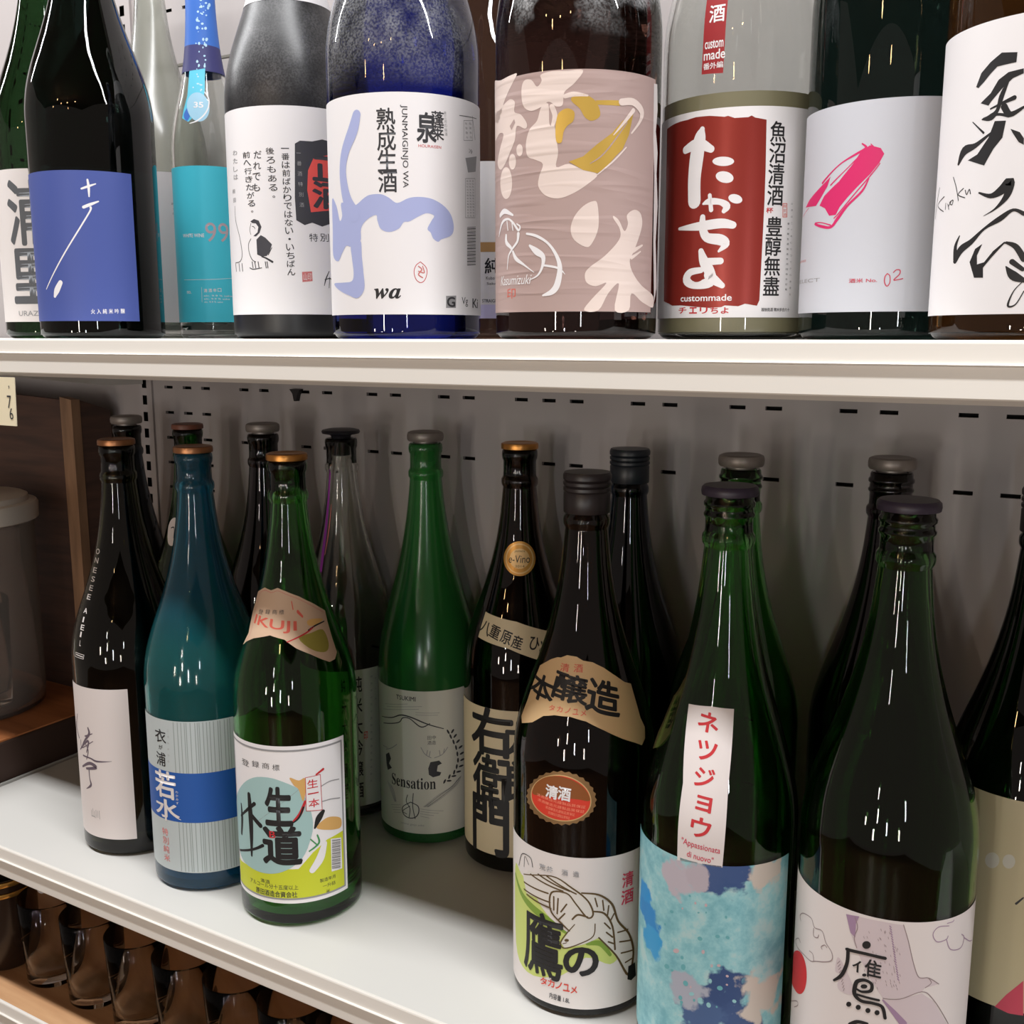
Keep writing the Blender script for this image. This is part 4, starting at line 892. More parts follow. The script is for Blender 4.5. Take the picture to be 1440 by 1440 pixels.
   ('T','ink',1,'載',32.37,31.19,1.56,1.24,0.0,0.0,0),
   ('T','pale_ink',1,'お',34.02,83.51,1.45,1.11,0.0,0.0,0),
   ('T','pale_ink',1,'酒',34.14,79.61,1.46,1.11,0.0,0.0,0),
   ('T','pale_ink',1,'は',34.25,75.7,1.46,1.11,0.0,0.0,0),
   ('T','pale_ink',1,'二',34.36,71.78,1.46,1.12,0.0,0.0,0),
   ('T','pale_ink',1,'十',34.47,67.86,1.47,1.12,0.0,0.0,0),
   ('T','pale_ink',1,'歳',34.58,63.92,1.47,1.12,0.0,0.0,0),
   ('T','pale_ink',1,'に',34.7,59.98,1.48,1.12,0.0,0.0,0),
   ('T','pale_ink',1,'な',34.81,56.03,1.48,1.13,0.0,0.0,0),
   ('T','pale_ink',1,'っ',34.92,52.07,1.49,1.13,0.0,0.0,0),
   ('T','pale_ink',1,'て',35.04,48.1,1.49,1.13,0.0,0.0,0),
   ('T','pale_ink',1,'か',35.15,44.12,1.5,1.13,0.0,0.0,0),
   ('T','pale_ink',1,'ら',35.27,40.14,1.5,1.14,0.0,0.0,0),
   ('T','pale_ink',1,'適',35.38,36.14,1.5,1.14,0.0,0.0,0),
   ('T','pale_ink',1,'量',35.5,32.14,1.51,1.14,0.0,0.0,0),
   ('T','pale_ink',1,'を',35.62,28.13,1.51,1.15,0.0,0.0,0),
   ('T','ink',1,'越後銘酒 精米歩合六十',25.69,18.63,19.78,2.29,0.02,0.0,0),
  ]),
  ('neck_strip', 'red paper strip over the shoulder', [
   ('P','red_strip',0,[(-23.69,265.01),(-17.66,262.74),(-11.66,202.74),(-12.79,160.71),(-26.85,161.62),(-25.69,205.01)]),
   ('T','white',1,'酒',-17.9,195.79,9.77,10.1,0.03,0.0,0),
   ('T','white',1,'custom',-19.13,178.26,11.85,4.63,0.03,0.0,0),
   ('T','white',1,'made',-18.75,172.21,13.58,5.57,0.03,0.0,0),
   ('T','white',1,'番',-23.65,165.8,4.39,3.75,0.02,0.0,0),
   ('T','white',1,'外',-19.22,165.79,4.18,3.73,0.02,0.0,0),
   ('T','white',1,'編',-14.97,165.88,4.03,3.71,0.02,0.0,0),
  ]),
 ],
 'T11': [
  ('label', None, [
   ('P','pale',0,[(-78.0,15.75),(78.0,15.75),(78.0,130.51),(-78.0,130.51)]),
   ('P','pink',1,[(-16.27,104.0),(-11.92,106.33),(-6.17,104.37),(-4.2,101.21),(-6.42,96.62),(-11.04,90.9),(-17.93,84.48),(-23.42,79.22),(-27.81,74.72),(-30.28,70.46),(-34.96,70.44),(-38.47,74.89),(-43.3,76.97),(-39.65,81.84),(-29.22,88.72),(-21.5,96.7)]),
   ('P','pink',1,[(-46.73,85.45),(-40.18,88.98),(-35.21,92.13),(-37.37,87.0),(-42.44,81.26),(-46.85,77.19),(-61.1,77.94),(-55.29,81.45)]),
   ('S','pink',1,[(-16.3,107.65,0.7),(-14.07,105.07,1.39),(-19.9,102.22,1.23),(-29.79,97.68,0.72),(-41.62,89.35,1.28)]),
   ('S','pink',1,[(-17.05,101.47,0.7),(-25.35,94.49,0.53),(-34.89,87.42,0.91)]),
   ('S','pink',1,[(-11.52,106.99,0.43),(-9.17,104.18,1.21)]),
   ('S','pink',1,[(-55.95,76.87,0.38),(-67.41,73.16,0.3)]),
   ('S','pink',1,[(-11.62,88.59,0.7),(-15.02,82.03,1.24),(-23.16,74.75,1.43),(-29.02,68.09,1.99),(-33.32,63.94,1.46),(-40.47,64.94,1.66),(-47.15,67.06,1.12),(-41.36,67.23,0.56),(-33.39,65.03,0.73)]),
   ('S','pink',1,[(-6.13,96.17,0.52),(-12.65,87.98,0.7),(-27.13,72.42,0.72),(-31.3,68.74,0.73)]),
   ('S','rose',1,[(1.13,36.62,0.52),(-0.06,34.86,0.6),(-0.06,31.73,0.6),(1.26,29.74,0.6),(2.7,31.69,0.52),(2.5,35.26,0.52),(1.13,36.62,0.43)]),
   ('S','rose',1,[(4.27,37.19,0.52),(5.74,38.59,0.52),(7.66,38.3,0.61),(7.45,36.08,0.61),(4.69,33.09,0.6),(6.92,33.24,0.52),(9.32,33.75,0.61)]),
   ('T','rose',1,'酒米 No.',-11.9,33.17,15.68,2.35,0.025,0.0,0),
   ('T','pale_ink',1,'SELECT',-55.61,34.67,31.57,2.12,0.0,0.0,0),
   ('T','pale_red',1,'sweetness',-66.99,46.75,21.5,1.48,0.0,0.0,0),
  ]),
 ],
 'T12': [
  ('label', None, [
   ('P','white',0,[(-80.0,12.56),(80.0,12.56),(80.0,148.81),(-80.0,148.81)]),
   ('P','black',1,[(-36.54,120.35),(-34.07,126.1),(-29.33,130.08),(-24.02,133.23),(-16.76,132.02),(-16.91,127.66),(-21.45,127.51),(-25.71,127.35),(-28.87,124.81),(-32.17,121.68),(-35.14,119.56)]),
   ('P','black',1,[(-33.2,112.28),(-28.11,115.86),(-24.65,121.2),(-20.12,123.83),(-13.44,124.35),(-13.27,122.18),(-17.86,120.78),(-22.69,116.87),(-27.77,111.79),(-28.8,110.36)]),
   ('S','black',1,[(-19.99,119.57,1.0),(-22.45,113.85,2.42),(-24.08,107.64,1.83),(-27.18,104.84,3.07),(-31.64,104.59,0.62)]),
   ('S','black',1,[(-27.51,108.72,0.82),(-23.2,109.99,1.21),(-16.66,111.92,2.2)]),
   ('S','black',1,[(-30.92,104.67,1.24),(-23.92,105.61,1.22),(-18.56,104.09,1.41)]),
   ('S','black',1,[(-20.98,108.64,3.02),(-17.8,104.67,2.61),(-12.11,107.13,1.17)]),
   ('P','black',1,[(-25.0,102.77),(-19.63,102.15),(-20.69,94.6),(-24.62,90.09),(-28.81,83.01),(-38.42,86.76),(-32.98,88.74),(-27.55,95.59)]),
   ('S','black',1,[(-26.57,97.47,1.03),(-34.4,93.08,2.51),(-41.26,91.59,4.46),(-44.84,86.06,1.5)]),
   ('S','black',1,[(-37.04,104.32,0.42),(-30.36,98.27,1.03)]),
   ('P','black',1,[(-17.28,98.13),(-12.99,96.09),(-11.03,93.18),(-10.8,90.18),(-13.13,91.63),(-15.9,95.76)]),
   ('S','black',1,[(-30.38,70.52,0.84),(-24.18,68.39,2.28),(-19.01,70.63,4.31),(-15.71,74.06,4.46),(-16.54,67.85,3.07),(-21.31,62.35,1.04),(-27.07,59.37,0.21)]),
   ('S','black',1,[(-8.41,58.89,1.92),(-13.22,60.96,1.39),(-19.01,57.33,2.69),(-26.33,53.27,1.26),(-32.9,47.7,2.77),(-39.05,44.23,3.89),(-42.39,39.08,2.62)]),
   ('S','black',1,[(-40.49,51.1,0.65),(-42.81,46.14,2.18),(-42.18,40.15,3.27)]),
   ('P','black',1,[(-32.94,37.94),(-30.32,44.13),(-26.67,46.18),(-29.07,40.88),(-28.71,36.62),(-25.04,37.47),(-21.02,42.47),(-16.11,46.52),(-12.02,45.25),(-16.04,45.59),(-21.84,39.18),(-25.4,34.86),(-25.01,30.09),(-29.76,30.31)]),
   ('S','black',1,[(-15.07,46.04,1.22),(-10.75,43.95,2.55),(-6.84,38.14,2.87)]),
   ('S','black',1,[(-14.41,34.85,0.61),(-10.91,30.57,4.14),(-6.08,28.14,2.11)]),
   ('S','black',1,[(-11.89,37.02,2.57),(-7.05,33.32,1.92)]),
   ('S','black',1,[(-6.08,28.14,0.38),(-10.16,23.29,0.49),(-12.22,16.55,1.0),(-8.91,17.02,0.59),(-5.71,23.18,0.48)]),
   ('S','black',1,[(-63.46,77.26,0.51),(-66.44,71.57,0.52),(-69.17,62.4,0.53)]),
   ('S','black',1,[(-56.08,71.91,0.5),(-64.61,68.57,0.52),(-55.93,64.58,0.5)]),
   ('S','black',1,[(-53.8,68.36,0.5),(-53.83,65.43,0.5)]),
   ('S','black',1,[(-51.69,67.78,0.5),(-50.48,65.04,0.49)]),
   ('S','black',1,[(-51.07,66.41,0.49),(-48.92,68.52,0.49)]),
   ('S','black',1,[(-47.48,69.2,0.49),(-50.07,68.23,0.49),(-47.95,66.9,0.49),(-47.08,68.94,0.49)]),
   ('S','black',1,[(-48.26,80.21,0.49),(-45.28,74.79,0.49),(-43.08,68.45,0.48)]),
   ('S','black',1,[(-40.05,73.79,0.48),(-43.54,71.27,0.48),(-38.72,69.19,0.48)]),
   ('S','black',1,[(-38.78,72.78,0.48),(-37.7,70.55,0.48),(-36.26,72.89,0.48),(-35.38,70.69,0.48)]),
  ]),
 ],
 'A': [
  ('label', None, [
   ('P','shadewhite',0,[(-80.0,17.73),(-4.12,17.73),(-4.12,166.74),(-80.0,166.74)]),
   ('S','violet_ink',1,[(-65.11,136.23,0.98),(-71.08,122.11,1.74),(-64.87,112.54,1.65)]),
   ('S','violet_ink',1,[(-46.74,126.77,1.86),(-45.84,120.88,2.79),(-53.95,112.07,1.9),(-60.27,103.91,1.29)]),
   ('S','violet_ink',1,[(-63.76,101.32,1.32),(-47.65,113.98,2.18),(-51.36,101.68,1.26)]),
   ('S','violet_ink',1,[(-58.09,96.84,1.61),(-46.16,96.73,1.56),(-38.45,95.07,1.86),(-22.65,96.51,0.3)]),
   ('S','violet_ink',1,[(-70.89,126.8,1.38),(-79.69,105.53,0.26),(-79.73,89.72,0.16)]),
   ('S','violet_ink',1,[(-51.96,117.59,1.57),(-41.7,121.93,0.92)]),
   ('S','violet_ink',1,[(-61.02,84.84,1.96),(-47.81,91.47,3.14),(-39.92,88.72,3.42),(-53.41,84.87,2.23)]),
   ('S','violet_ink',1,[(-49.63,85.2,1.58),(-49.48,75.99,1.27),(-48.36,69.3,2.54),(-56.19,63.79,0.65)]),
   ('S','violet_ink',1,[(-52.83,110.51,0.95),(-48.74,103.82,1.25),(-52.22,94.57,0.95)]),
   ('S','violet_ink',1,[(-61.13,111.35,0.97),(-59.56,104.12,0.97),(-41.42,114.39,0.77)]),
   ('T','pale_ink',1,'山川',-45.11,41.18,11.35,9.25,0.0,0.0,0),
  ]),
  ('printed_lettering', 'white vertical lettering', [
   ('T','white2',1,'O',-57.1,290.83,13.35,4.88,0.02,0.0,0),
   ('T','white2',1,'N',-56.09,282.71,11.7,4.84,0.02,0.0,0),
   ('T','white2',1,'E',-55.29,273.72,10.3,4.78,0.02,0.0,0),
   ('T','white2',1,'S',-54.86,265.66,9.28,4.73,0.02,0.0,0),
   ('T','white2',1,'E',-54.37,257.65,8.4,4.69,0.02,0.0,0),
   ('T','white2',1,'E',-54.54,249.63,7.76,4.63,0.02,0.0,0),
   ('T','white2',1,'A',-54.14,237.25,6.87,4.62,0.02,0.0,0),
   ('T','white2',1,'I',-54.22,229.26,2.28,4.65,0.02,0.0,0),
   ('T','white2',1,'E',-53.0,222.29,6.02,4.73,0.02,0.0,0),
   ('T','white2',1,'I',-53.59,215.93,2.1,4.79,0.02,0.0,0),
   ('T','white2',1,'L',-52.58,207.93,2.0,4.96,0.02,0.0,0),
   ('S','white2',1,[(-59.99,198.21,0.46),(-45.9,197.95,0.46)]),
   ('S','white2',1,[(-45.9,197.95,0.46),(-46.48,194.16,0.47)]),
   ('S','white2',1,[(-46.48,194.16,0.47),(-60.52,194.15,0.47)]),
   ('S','white2',1,[(-60.52,194.15,0.47),(-59.99,198.21,0.46)]),
   ('S','white2',1,[(-58.51,196.46,0.83),(-47.22,195.9,0.83)]),
  ]),
 ],
 'B': [
  ('label', None, [
   ('P','silver',0,[(-80.0,18.83),(80.0,18.83),(80.0,160.26),(-80.0,160.26)]),
   ('P','band',1,[(-80.0,66.48),(80.0,66.48),(80.0,112.66),(-80.0,112.66)]),
   ('P','stripe',1,[(-30.09,112.66),(-29.39,112.66),(-29.39,159.26),(-30.09,159.26)]),
   ('P','stripe',1,[(-30.09,19.83),(-29.39,19.83),(-29.39,66.48),(-30.09,66.48)]),
   ('P','stripe',1,[(-26.18,112.66),(-25.48,112.66),(-25.48,159.26),(-26.18,159.26)]),
   ('P','stripe',1,[(-26.18,19.83),(-25.48,19.83),(-25.48,66.48),(-26.18,66.48)]),
   ('P','stripe',1,[(-23.0,112.66),(-22.3,112.66),(-22.3,159.26),(-23.0,159.26)]),
   ('P','stripe',1,[(-23.0,19.83),(-22.3,19.83),(-22.3,66.48),(-23.0,66.48)]),
   ('P','stripe',1,[(-19.92,112.66),(-19.22,112.66),(-19.22,159.26),(-19.92,159.26)]),
   ('P','stripe',1,[(-19.92,19.83),(-19.22,19.83),(-19.22,66.48),(-19.92,66.48)]),
   ('P','stripe',1,[(-18.27,112.66),(-17.57,112.66),(-17.57,159.26),(-18.27,159.26)]),
   ('P','stripe',1,[(-18.27,19.83),(-17.57,19.83),(-17.57,66.48),(-18.27,66.48)]),
   ('P','stripe',1,[(-14.76,112.66),(-14.06,112.66),(-14.06,159.26),(-14.76,159.26)]),
   ('P','stripe',1,[(-14.76,19.83),(-14.06,19.83),(-14.06,66.48),(-14.76,66.48)]),
   ('P','stripe',1,[(-10.79,112.66),(-10.09,112.66),(-10.09,159.26),(-10.79,159.26)]),
   ('P','stripe',1,[(-10.79,19.83),(-10.09,19.83),(-10.09,66.48),(-10.79,66.48)]),
   ('P','stripe',1,[(-8.71,112.66),(-8.01,112.66),(-8.01,159.26),(-8.71,159.26)]),
   ('P','stripe',1,[(-8.71,19.83),(-8.01,19.83),(-8.01,66.48),(-8.71,66.48)]),
   ('P','stripe',1,[(-7.15,112.66),(-6.45,112.66),(-6.45,159.26),(-7.15,159.26)]),
   ('P','stripe',1,[(-7.15,19.83),(-6.45,19.83),(-6.45,66.48),(-7.15,66.48)]),
   ('P','stripe',1,[(-4.05,112.66),(-3.35,112.66),(-3.35,159.26),(-4.05,159.26)]),
   ('P','stripe',1,[(-4.05,19.83),(-3.35,19.83),(-3.35,66.48),(-4.05,66.48)]),
   ('P','stripe',1,[(-1.08,112.66),(-0.38,112.66),(-0.38,159.26),(-1.08,159.26)]),
   ('P','stripe',1,[(-1.08,19.83),(-0.38,19.83),(-0.38,66.48),(-1.08,66.48)]),
   ('P','stripe',1,[(1.63,112.66),(2.33,112.66),(2.33,159.26),(1.63,159.26)]),
   ('P','stripe',1,[(1.63,19.83),(2.33,19.83),(2.33,66.48),(1.63,66.48)]),
   ('P','stripe',1,[(4.74,112.66),(5.44,112.66),(5.44,159.26),(4.74,159.26)]),
   ('P','stripe',1,[(4.74,19.83),(5.44,19.83),(5.44,66.48),(4.74,66.48)]),
   ('P','stripe',1,[(8.4,112.66),(9.1,112.66),(9.1,159.26),(8.4,159.26)]),
   ('P','stripe',1,[(8.4,19.83),(9.1,19.83),(9.1,66.48),(8.4,66.48)]),
   ('P','stripe',1,[(10.26,112.66),(10.96,112.66),(10.96,159.26),(10.26,159.26)]),
   ('P','stripe',1,[(10.26,19.83),(10.96,19.83),(10.96,66.48),(10.26,66.48)]),
   ('P','stripe',1,[(14.02,112.66),(14.72,112.66),(14.72,159.26),(14.02,159.26)]),
   ('P','stripe',1,[(14.02,19.83),(14.72,19.83),(14.72,66.48),(14.02,66.48)]),
   ('P','stripe',1,[(16.77,112.66),(17.47,112.66),(17.47,159.26),(16.77,159.26)]),
   ('P','stripe',1,[(16.77,19.83),(17.47,19.83),(17.47,66.48),(16.77,66.48)]),
   ('P','stripe',1,[(18.87,112.66),(19.57,112.66),(19.57,159.26),(18.87,159.26)]),
   ('P','stripe',1,[(18.87,19.83),(19.57,19.83),(19.57,66.48),(18.87,66.48)]),
   ('T','black',1,'衣',-45.25,144.38,13.78,12.26,0.02,0.0,0),
   ('T','black',1,'が',-45.44,133.91,5.17,4.06,0.02,0.0,0),
   ('T','black',1,'浦',-46.09,122.86,11.95,12.39,0.02,0.0,0),
   ('T','white2',2,'若',-43.76,99.39,25.16,24.93,0.04,0.0,0),
   ('T','white2',2,'水',-43.26,76.76,28.83,17.01,0.04,0.0,0),
   ('S','white2',2,[(-39.04,77.34,2.06),(-32.74,71.25,1.46),(-27.49,68.76,0.44)]),
   ('S','white2',2,[(-43.42,80.71,1.48),(-44.03,66.03,2.38)]),
   ('T','white2',2,'わ',-30.0,94.67,2.47,2.31,0.0,0.0,0),
   ('T','white2',2,'か',-30.01,91.23,2.48,2.31,0.0,0.0,0),
   ('T','white2',2,'み',-30.02,87.78,2.48,2.32,0.0,0.0,0),
   ('T','white2',2,'ず',-30.03,84.33,2.48,2.32,0.0,0.0,0),
   ('T','pale_red',1,'特',-46.25,54.05,7.75,6.6,0.02,0.0,0),
   ('T','pale_red',1,'別',-46.06,45.79,7.72,6.62,0.02,0.0,0),
   ('T','pale_red',1,'純',-45.86,37.51,7.69,6.64,0.02,0.0,0),
   ('T','pale_red',1,'米',-45.67,29.21,7.66,6.66,0.02,0.0,0),
   ('T','pale_ink',1,'こ',-35.54,150.71,2.0,1.7,0.0,0.0,0),
   ('T','pale_ink',1,'ろ',-35.8,145.04,2.01,1.71,0.0,0.0,0),
   ('T','pale_ink',1,'も',-36.07,139.36,2.02,1.71,0.0,0.0,0),
   ('T','pale_ink',1,'が',-36.33,133.66,2.04,1.72,0.0,0.0,0),
   ('T','pale_ink',1,'う',-36.6,127.95,2.05,1.72,0.0,0.0,0),
   ('T','pale_ink',1,'ら',-36.86,122.22,2.06,1.73,0.0,0.0,0),
  ]),
 ],
 'C': [
  ('label', None, [
   ('P','white',0,[(-76.0,22.29),(42.12,22.29),(42.12,160.94),(-76.0,160.94)]),
   ('S','pale_ink',2,[(-73.0,26.29,1.6),(38.92,26.29,1.6)]),
   ('S','pale_ink',2,[(38.92,26.29,1.6),(38.92,156.94,1.6)]),
   ('S','pale_ink',2,[(38.92,156.94,1.6),(-73.0,156.94,1.6)]),
   ('S','pale_ink',2,[(-73.0,156.94,1.6),(-73.0,26.29,1.6)]),
   ('P','lime',1,[(-72.0,26.79),(38.52,26.79),(38.52,77.0),(22.31,74.7),(9.52,66.28),(-2.64,53.22),(-27.02,53.22),(-66.62,46.74),(-72.0,46.74)]),
   ('C','disc',2,[(-79.28,93.23),(-57.73,118.14),(-40.0,130.7),(-24.51,133.38),(-11.51,129.99),(-0.25,123.26),(6.99,109.86),(10.34,92.51),(7.9,78.23),(0.58,62.43),(-12.41,52.54),(-27.17,48.05),(-45.05,47.88),(-65.87,51.46),(-79.27,67.01)]),
   ('T','ink',1,'登',-49.48,141.54,10.58,5.53,0.0,0.0,0),
   ('T','ink',1,'録',-37.04,143.08,7.74,5.43,0.0,0.0,0),
   ('T','ink',1,'商',-27.03,143.24,6.62,5.38,0.0,0.0,0),
   ('T','ink',1,'標',-18.13,142.55,6.06,5.35,0.0,0.0,0),
   ('T','black',3,'生',-17.46,108.61,22.09,32.31,0.07,0.0,0),
   ('T','black',3,'道',-16.09,74.13,32.01,32.73,0.07,0.0,0),
   ('S','black',3,[(-46.21,114.47,3.85),(-45.46,97.85,5.6),(-45.35,80.94,4.77),(-46.13,59.77,2.19)]),
   ('S','black',3,[(-59.47,101.59,1.78),(-58.86,89.01,4.02),(-61.59,73.96,3.18)]),
   ('S','black',3,[(-69.21,55.37,1.93),(-43.89,66.04,2.18),(-32.97,72.27,3.0)]),
   ('S','black',3,[(-43.47,96.31,3.87),(-34.52,89.68,4.26)]),
   ('S','black',3,[(-60.72,90.43,1.8),(-39.97,107.75,3.4)]),
   ('P','white',4,[(5.43,132.92),(17.75,133.5),(18.38,102.22),(5.24,103.88)]),
   ('S','red',5,[(5.43,132.92,0.46),(17.75,133.5,0.49)]),
   ('S','red',5,[(17.75,133.5,0.49),(18.38,102.22,0.5)]),
   ('S','red',5,[(18.38,102.22,0.5),(5.24,103.88,0.47)]),
   ('S','red',5,[(5.24,103.88,0.47),(5.43,132.92,0.46)]),
   ('T','red',5,'生',11.07,126.82,8.65,7.42,0.02,0.0,0),
   ('T','red',5,'一',11.39,118.35,8.68,0.89,0.02,0.0,0),
   ('T','red',5,'本',11.7,109.84,8.71,7.47,0.02,0.0,0),
   ('C','orange',3,[(-7.12,134.04),(0.02,131.09),(5.04,132.56),(5.47,122.57),(2.83,112.55),(-0.25,123.26),(-3.92,127.28)]),
   ('S','red',3,[(20.39,137.43,2.06),(14.51,134.22,1.43)]),
   ('S','red',3,[(4.56,112.32,1.94),(-0.04,101.42,3.07),(-7.41,93.59,1.54)]),
   ('S','black',4,[(3.04,107.32,1.54),(-1.1,98.39,1.54),(-7.81,93.18,0.97)]),
   ('S','pale_ink',3,[(18.65,123.09,0.83),(26.1,125.25,0.83),(35.26,124.18,0.83)]),
   ('S','pale_ink',3,[(19.03,109.4,0.83),(26.69,109.31,0.83),(35.69,107.31,0.84)]),
   ('S','pale_ink',2,[(3.28,125.97,0.31),(-11.11,114.49,0.31),(-39.58,91.02,0.34)]),
   ('S','black',3,[(19.16,100.54,3.34),(15.47,95.59,5.43),(11.77,87.58,1.62)]),
   ('C','orange',2,[(17.42,91.94),(25.04,93.98),(35.81,89.15),(35.49,80.7),(22.45,83.12),(13.17,87.28)]),
   ('S','green',3,[(13.57,80.85,1.24),(14.75,73.57,1.67),(6.58,67.89,1.19)]),
   ('S','green',3,[(7.9,78.23,0.99),(13.67,71.71,1.04)]),
   ('S','white',3,[(19.49,71.67,4.64),(15.33,59.6,7.18),(8.58,50.5,5.22)]),
   ('P','white',3,[(25.27,74.14),(35.95,71.49),(35.98,43.33),(25.19,44.54)]),
   ('S','black',4,[(26.58,72.41,0.55),(34.84,70.21,0.55)]),
   ('S','black',4,[(26.55,71.4,0.3),(34.81,69.19,0.3)]),
   ('S','black',4,[(26.52,70.38,0.42),(34.77,68.18,0.42)]),
   ('S','black',4,[(26.48,69.37,0.55),(34.73,67.16,0.55)]),
   ('S','black',4,[(26.45,68.35,0.3),(34.69,66.14,0.3)]),
   ('S','black',4,[(26.41,67.34,0.42),(34.66,65.12,0.43)]),
   ('S','black',4,[(26.38,66.32,0.55),(34.62,64.1,0.55)]),
   ('S','black',4,[(26.34,65.3,0.3),(34.58,63.07,0.3)]),
   ('S','black',4,[(26.31,64.29,0.42),(34.54,62.05,0.43)]),
   ('S','black',4,[(26.27,63.27,0.55),(34.51,61.03,0.55)]),
   ('S','black',4,[(26.24,62.25,0.3),(34.47,60.01,0.3)]),
   ('S','black',4,[(26.21,61.23,0.42),(34.43,58.99,0.43)]),
   ('S','black',4,[(26.17,60.21,0.55),(34.4,57.97,0.55)]),
   ('S','black',4,[(26.14,59.19,0.3),(34.36,56.94,0.3)]),
   ('S','black',4,[(26.1,58.18,0.42),(34.32,55.92,0.43)]),
   ('S','black',4,[(26.07,57.16,0.55),(34.28,54.9,0.55)]),
   ('S','black',4,[(26.03,56.14,0.3),(34.25,53.87,0.3)]),
   ('S','black',4,[(26.0,55.12,0.43),(34.21,52.85,0.43)]),
   ('S','black',4,[(25.96,54.09,0.55),(34.17,51.82,0.56)]),
   ('S','black',4,[(25.93,53.07,0.3),(34.14,50.8,0.3)]),
   ('S','black',4,[(25.9,52.05,0.43),(34.1,49.77,0.43)]),
   ('S','black',4,[(25.86,51.03,0.55),(34.06,48.75,0.56)]),
   ('S','black',4,[(25.83,50.01,0.3),(34.02,47.72,0.3)]),
   ('S','black',4,[(25.79,48.99,0.43),(33.99,46.69,0.43)]),
   ('S','black',4,[(25.76,47.96,0.55),(33.95,45.67,0.56)]),
   ('S','black',4,[(25.72,46.94,0.3),(33.91,44.64,0.3)]),
   ('T','ink',2,'清酒',-32.37,40.42,9.24,3.47,0.0,0.0,0),
   ('T','ink',2,'アルコール分十五度以上',-26.55,36.82,46.2,4.32,0.0,0.0,0),
   ('T','ink',2,'原田酒造合資会社',-23.55,30.4,38.16,5.18,0.02,0.0,0),
   ('T','ink',2,'製造年月',21.55,39.3,14.16,3.42,0.0,0.0,0),
   ('T','ink',2,'一升詰',22.69,33.73,11.68,3.42,0.0,0.0,0),
   ('T','ink',2,'米',21.4,28.11,3.68,3.43,0.0,0.0,0),
   ('T','red',4,'B',-23.45,83.52,5.14,5.92,0.03,0.0,0),
  ]),
  ('neck_label', 'tan shield shaped neck label', [
   ('P','kraft',0,[(-70.56,236.25),(-63.75,247.28),(-71.22,263.61),(-71.43,280.14),(-50.03,285.75),(-34.49,284.49),(-22.97,286.81),(-9.58,284.33),(10.37,279.85),(31.22,272.57),(49.79,264.41),(47.99,255.83),(47.09,242.29),(47.59,230.42),(42.2,225.77),(35.03,225.0),(27.73,228.29),(16.37,234.03),(2.57,239.81),(-9.82,246.88),(-26.9,249.7),(-49.43,245.31),(-62.35,240.78)]),
   ('S','pale_red',1,[(-64.14,241.03,0.32),(-58.55,249.08,0.33),(-61.97,264.9,0.33),(-60.39,279.41,0.35),(-47.5,283.65,0.37),(-33.45,282.65,0.37),(-22.6,284.56,0.37),(-9.53,282.09,0.37),(9.98,277.62,0.37),(28.51,270.93,0.37),(45.0,263.73,0.35)]),
   ('T','orange_red',1,'IKUJI',-26.41,257.39,60.95,9.42,0.03,-0.052,0),
   ('T','ink',1,'登',-47.76,266.54,9.96,3.56,0.0,0.0,0),
   ('T','ink',1,'録',-35.14,267.46,7.96,3.64,0.0,0.0,0),
   ('T','ink',1,'商',-24.43,267.89,7.06,3.66,0.0,0.0,0),
   ('T','ink',1,'標',-14.67,267.99,6.59,3.68,0.0,0.0,0),
   ('S','orange_red',1,[(-0.72,275.99,1.3),(0.88,270.01,1.29)]),
   ('S','orange_red',1,[(7.11,267.9,2.94),(12.5,263.86,2.2)]),
   ('C','olive',1,[(5.76,247.42),(20.0,250.23),(36.4,250.9),(39.76,239.8),(33.73,233.65),(19.51,236.97)]),
   ('S','red',2,[(-6.68,245.04,0.9),(14.4,250.78,1.26),(24.28,254.41,1.26)]),
   ('S','black',2,[(17.69,252.69,1.08),(27.85,255.3,1.26),(42.12,256.76,0.88)]),
   ('C','orange',1,[(17.89,259.72),(26.44,260.74),(40.84,258.89),(31.72,256.32),(19.99,255.8)]),
  ]),
 ],
 'P': [
  ('label', None, [
   ('P','stone',0,[(-70.0,15.14),(33.15,15.14),(33.15,160.47),(-70.0,160.47)]),
   ('T','black',1,'純',8.98,145.56,9.94,15.86,0.03,0.0,0),
   ('T','black',1,'米',8.8,123.3,9.97,15.97,0.03,0.0,0),
   ('T','black',1,'大',8.62,100.89,10.0,16.08,0.03,0.0,0),
   ('T','black',1,'吟',8.43,78.31,10.02,16.2,0.03,0.0,0),
   ('T','black',1,'醸',8.25,55.57,10.05,16.31,0.03,0.0,0),
   ('T','black',1,'酒',8.06,32.66,10.08,16.43,0.03,0.0,0),
   ('T','orange_red',1,'印',16.84,90.24,4.1,9.09,0.05,0.0,0),
   ('T','pale_ink',1,'精',24.85,151.16,2.6,2.32,0.0,0.0,0),
   ('T','pale_ink',1,'米',24.63,143.87,2.6,2.32,0.0,0.0,0),
   ('T','pale_ink',1,'歩',24.41,136.56,2.59,2.33,0.0,0.0,0),
   ('T','pale_ink',1,'合',24.19,129.24,2.59,2.33,0.0,0.0,0),
   ('T','pale_ink',1,'五',23.97,121.91,2.58,2.34,0.0,0.0,0),
   ('T','pale_ink',1,'十',23.75,114.55,2.58,2.34,0.0,0.0,0),
   ('T','pale_ink',1,'五',23.53,107.19,2.57,2.35,0.0,0.0,0),
   ('T','pale_ink',1,'製',23.31,99.8,2.57,2.35,0.0,0.0,0),
   ('T','pale_ink',1,'造',23.09,92.4,2.56,2.36,0.0,0.0,0),
   ('T','pale_ink',1,'者',22.87,84.99,2.56,2.36,0.0,0.0,0),
   ('T','pale_ink',1,'酒',22.65,77.55,2.55,2.37,0.0,0.0,0),
   ('T','pale_ink',1,'造',22.43,70.11,2.55,2.37,0.0,0.0,0),
   ('T','pale_ink',1,'株',22.22,62.64,2.55,2.38,0.0,0.0,0),
